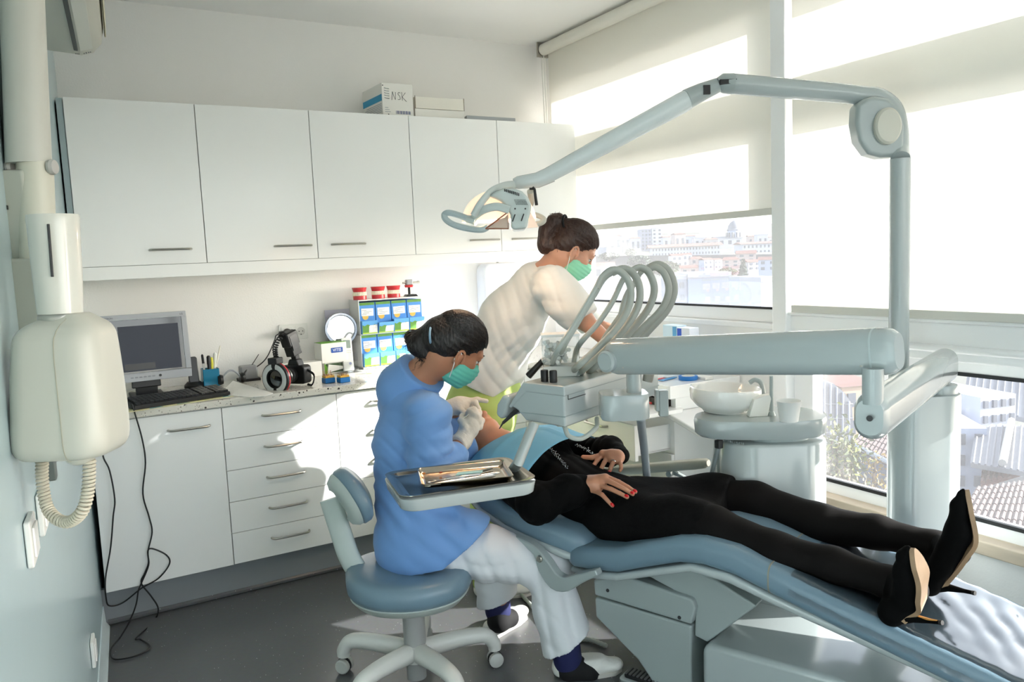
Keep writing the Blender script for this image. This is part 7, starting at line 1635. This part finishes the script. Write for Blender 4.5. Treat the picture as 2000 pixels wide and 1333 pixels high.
Mleafd = mat('leaf_dark', '2f3f31', .8, var=.3, vscale=1); Mleaf = mat('leaf_green', '424e2f', .8, var=.4, vscale=1.5); Mleafy = mat('leaf_yellow', '686d2d', .8, var=.5, vscale=3)
tree(1452, 575, 508, 95, 38, Mleafd, 'dark fir tree beside the red roofed houses', True, 700)
tree(1232, 505, 486, 320, 24, Mleafd, 'round dark tree at the end of the convent wall'); tree(1190, 512, 494, 280, 40, Mleafd, 'broad dark tree on the slope behind the masked face'); tree(1300, 545, 512, 180, 60, Mleaf, 'wide grey green tree behind the hoses')
tree(1250, 530, 500, 240, 50, Mleafd, 'dark green tree on the slope behind the hoses'); tree(1420, 545, 524, 140, 40, Mleaf, 'low green tree in front of the red roofs')
# hills far away
g = G(); P = []
for i in range(41):
    px = 1080+i*16; D = 1500; y = 470-14*math.sin(i*.22)-6*math.sin(i*.6+1); p = at(px, y, D); P.append((p, p*np.array([1, 1, 0])-Z_*60))
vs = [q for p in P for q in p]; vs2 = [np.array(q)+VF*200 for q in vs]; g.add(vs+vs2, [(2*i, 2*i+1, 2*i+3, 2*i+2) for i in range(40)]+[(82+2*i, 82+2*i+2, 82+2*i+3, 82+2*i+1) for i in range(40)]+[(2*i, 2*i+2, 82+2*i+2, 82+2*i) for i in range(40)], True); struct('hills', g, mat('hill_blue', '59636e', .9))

def flatq(cs):
    a, b, c, d = [np.array(x) for x in cs]; n = np.cross(b-a, d-a); r = c-CAM; return a, b, CAM+r*(((a-CAM)@n)/(r@n)), d
# near roofs seen through the low pane
def tiled(corners, nrow, m, name, label, ribs=14, wallm=None, drop=5, r=.07):
    a, b, c, d = flatq(corners)     # eave a-b, ridge d-c
    t = thing(name, label, 'house', (a+b)/2-Z_*drop); n = np.cross(b-a, d-a); n /= np.linalg.norm(n); n = n if n[2] > 0 else -n
    g = G(); g.add([a, b, c, d, a-n*.1, b-n*.1, c-n*.1, d-n*.1], [(0, 1, 2, 3), (7, 6, 5, 4), (0, 4, 5, 1), (1, 5, 6, 2), (2, 6, 7, 3), (3, 7, 4, 0)]); rf = obj('roof', g, m, t)
    cnt = 0
    for j in range(nrow):
        v0, v1 = j/nrow, (j+1.12)/nrow
        for i in range(ribs):
            u = (i+.5)/ribs; p = (a+(b-a)*u)*(1-v0)+(d+(c-d)*u)*v0; q = (a+(b-a)*u)*(1-min(1, v1))+(d+(c-d)*u)*min(1, v1)
            k = np.linalg.norm(b-a)/ribs*.42; g = G(); g.tube([p+n*.03, q+n*.012], [k, k*.92], 6, cap=True); obj('tile', g, m, rf)
    if wallm is not None:
        g = G(); e0 = a+(d-a)*.06; e1 = b+(c-b)*.06; back = (d-a)*np.array([1, 1, 0])*.9
        g.add([e0, e1, e1+back, e0+back, e0-Z_*drop, e1-Z_*drop, e1+back-Z_*drop, e0+back-Z_*drop], [(0, 1, 5, 4), (1, 2, 6, 5), (3, 0, 4, 7), (7, 6, 5, 4)]); obj('wall', g, wallm, t)
    return t, a, b, c, d, n
Mwallblue = mat('stained_wall', '525763', .9, var=.5, vscale=1.2)
t, a, b, c, d, n = tiled([at(1664, 868, 21), at(1790, 930, 19), at(1800, 850, 25), at(1705, 830, 25)], 6, Mroofd, 'house', 'dark brown tiled roof over a stained wall, seen below the arm', 16, Mwallblue, 6)
g = G(); g.tube([a-n*.02+Z_*.02, b-n*.02+Z_*.02], .07, 8); obj('gutter', g, mat('gutter_pale', '848b93', .5), t)
t, a, b, c, d, n = tiled([at(1915, 948, 24), at(2070, 900, 24), at(2075, 855, 29), at(1920, 902, 29)], 5, Mroof, 'house', 'bright red tiled roof behind the shoe', 14, Mw[5], 4)
t, a, b, c, d, n = tiled([at(1850, 1050, 14), at(2090, 1120, 14), at(2080, 930, 19), at(1905, 955, 19)], 9, Mroofd, 'house', 'dark red tiled roof nearest to the window beside the raised shoe', 18, None, 4)
def slab(corners, m, nm, label, cat, th=.15, ribs=0, rm=None, wallm=None, drop=4):
    a, b, c, d = flatq(corners); n = np.cross(b-a, d-a); n /= np.linalg.norm(n); n = n if n@(CAM-a) > 0 else -n
    t = thing(nm, label, cat, (a+b)/2); g = G(); g.add([a, b, c, d, a-n*th, b-n*th, c-n*th, d-n*th], [(0, 1, 2, 3), (7, 6, 5, 4), (0, 4, 5, 1), (1, 5, 6, 2), (2, 6, 7, 3), (3, 7, 4, 0)]); o = obj('panel', g, m, t)
    for i in range(ribs):
        u = (i+.5)/ribs; g = G(); g.tube([a+(b-a)*u+n*.02, d+(c-d)*u+n*.02], .035, 6); obj('rib', g, rm or m, o)
    return t, a, b, c, d, n
Mcorr = mat('corrugated_white', '76787e', .7, var=.15, vscale=1.5); Mcorg = mat('corrugated_grey', '535963', .6, var=.2, vscale=1.5)
# barrel fronted shed
cxs = [(1568, 800), (1572, 772), (1586, 752), (1605, 744), (1628, 750), (1650, 768), (1664, 790), (1668, 860), (1568, 880)]
P = [at(x, y, 32) for x, y in cxs]; t = thing('shed', 'white sheet metal shed with a rounded front outside the low pane', 'building', P[-1]); g = G(); Q = [p+VF*8 for p in P]; n_ = len(P); g.add(P+Q, [tuple(range(n_)), tuple(range(n_, 2*n_))]+[(i, (i+1) % n_, n_+(i+1) % n_, n_+i) for i in range(n_)]); w_o = obj('wall', g, Mcorr, t)
for i in range(8):
    x = 1574+i*12; g = G(); yt = np.interp(x, [1568, 1586, 1605, 1628, 1650, 1668], [790, 752, 744, 750, 768, 800]); g.tube([at(x, yt+2, 31.95), at(x, 868, 31.95)], .045, 6); obj('rib', g, Mw[4], w_o)
for i in range(3):
    g = G(); g.tube([at(1570, 790+i*28, 31.95), at(1666, 790+i*28, 31.95)], .03, 6); obj('rail', g, mat('rail_grey', '77787d', .7), w_o)
house(1640, 1720, 860, 752, 45, mat('render_peach', '958170', .85), 'gable', 'peach house with a red roof behind the rounded shed', .2, 6, 2, 2, rh=.15)
house(1550, 1592, 800, 752, 55, Mw[4], 'gable', 'grey house with a red roof at the jamb', .3, 6, 1, 1, rh=.3)
slab([at(1880, 790, 34), at(2060, 830, 30), at(2060, 745, 34), at(1890, 728, 38)], Mcorg, 'metal_roof', 'grey metal roof high in the view beside the column', 'roof', .2, 12)
house(1906, 1990, 860, 772, 31, Mw[5], None, 'white house with a grid of windows under the grey metal roof', .25, 5, 4, 3)
house(1862, 1922, 960, 835, 28, Mw[2], None, 'pale lilac walled house beside the column', -.2, 5, 2, 3)
t, a, b, c, d, n = slab([at(1895, 905, 25), at(2080, 935, 22), at(2080, 830, 28), at(1905, 835, 29)], Mcorr, 'metal_roof', 'white sheet roof with a ridge above the red tiles', 'roof', .15, 14)
g = G(); g.tube([at(1958, 905, 24), at(1975, 822, 28.5)], .12, 8); obj('ridge_tiles', g, mat('ridge_white', '9f9d99', .8), t)
def bush(name, label, spots, mats, n, sz, seed):
    q = np.random.RandomState(seed); c0 = at(*spots[0][:3]); t = thing(name, label, 'bush', c0-Z_*1.5)
    for mi, m in enumerate(mats):
        g = G()
        for k in range(n):
            px, py, D, r = spots[q.randint(len(spots))]; p = at(px, py, D)+q.randn(3)*r*.5; d1_, d2_ = q.randn(3), q.randn(3); d1_ *= sz/np.linalg.norm(d1_); d2_ *= sz*.55/np.linalg.norm(d2_); g.add([p-d1_, p+d2_, p+d1_, p-d2_], [(0, 1, 2, 3)])
        obj('foliage', g, m, t, kind='stuff')
    g = G()
    for px, py, D, r in spots: g.tube([at(px, py, D), at(px, py, D)-Z_*1.6], .03, 5)
    obj('stems', g, mat('bark', '4f4336', .9), t, kind='stuff'); return t
bush('creeper', 'yellow green creeper climbing outside the low pane by the shed', [(1625, 850, 17, .5), (1635, 875, 17, .5), (1622, 900, 17, .55), (1645, 905, 16.5, .45), (1632, 930, 16.5, .6), (1655, 880, 17, .3), (1665, 900, 17, .25)], [Mleafy, Mleaf], 420, .075, 3)
bush('shrub', 'dry grey green shrub at the foot of the creeper', [(1612, 935, 15, .45), (1640, 950, 15, .5), (1675, 955, 15, .4), (1600, 915, 15.5, .3)], [mat('leaf_dry', '63604f', .9, var=.3, vscale=3)], 420, .06, 4)
bush('ivy', 'yellow ivy hanging on the stained wall', [(1708, 905, 18.5, .25), (1706, 925, 18.5, .3), (1712, 945, 18.4, .25)], [mat('leaf_gold', '725f23', .8, var=.3, vscale=3)], 160, .06, 6)
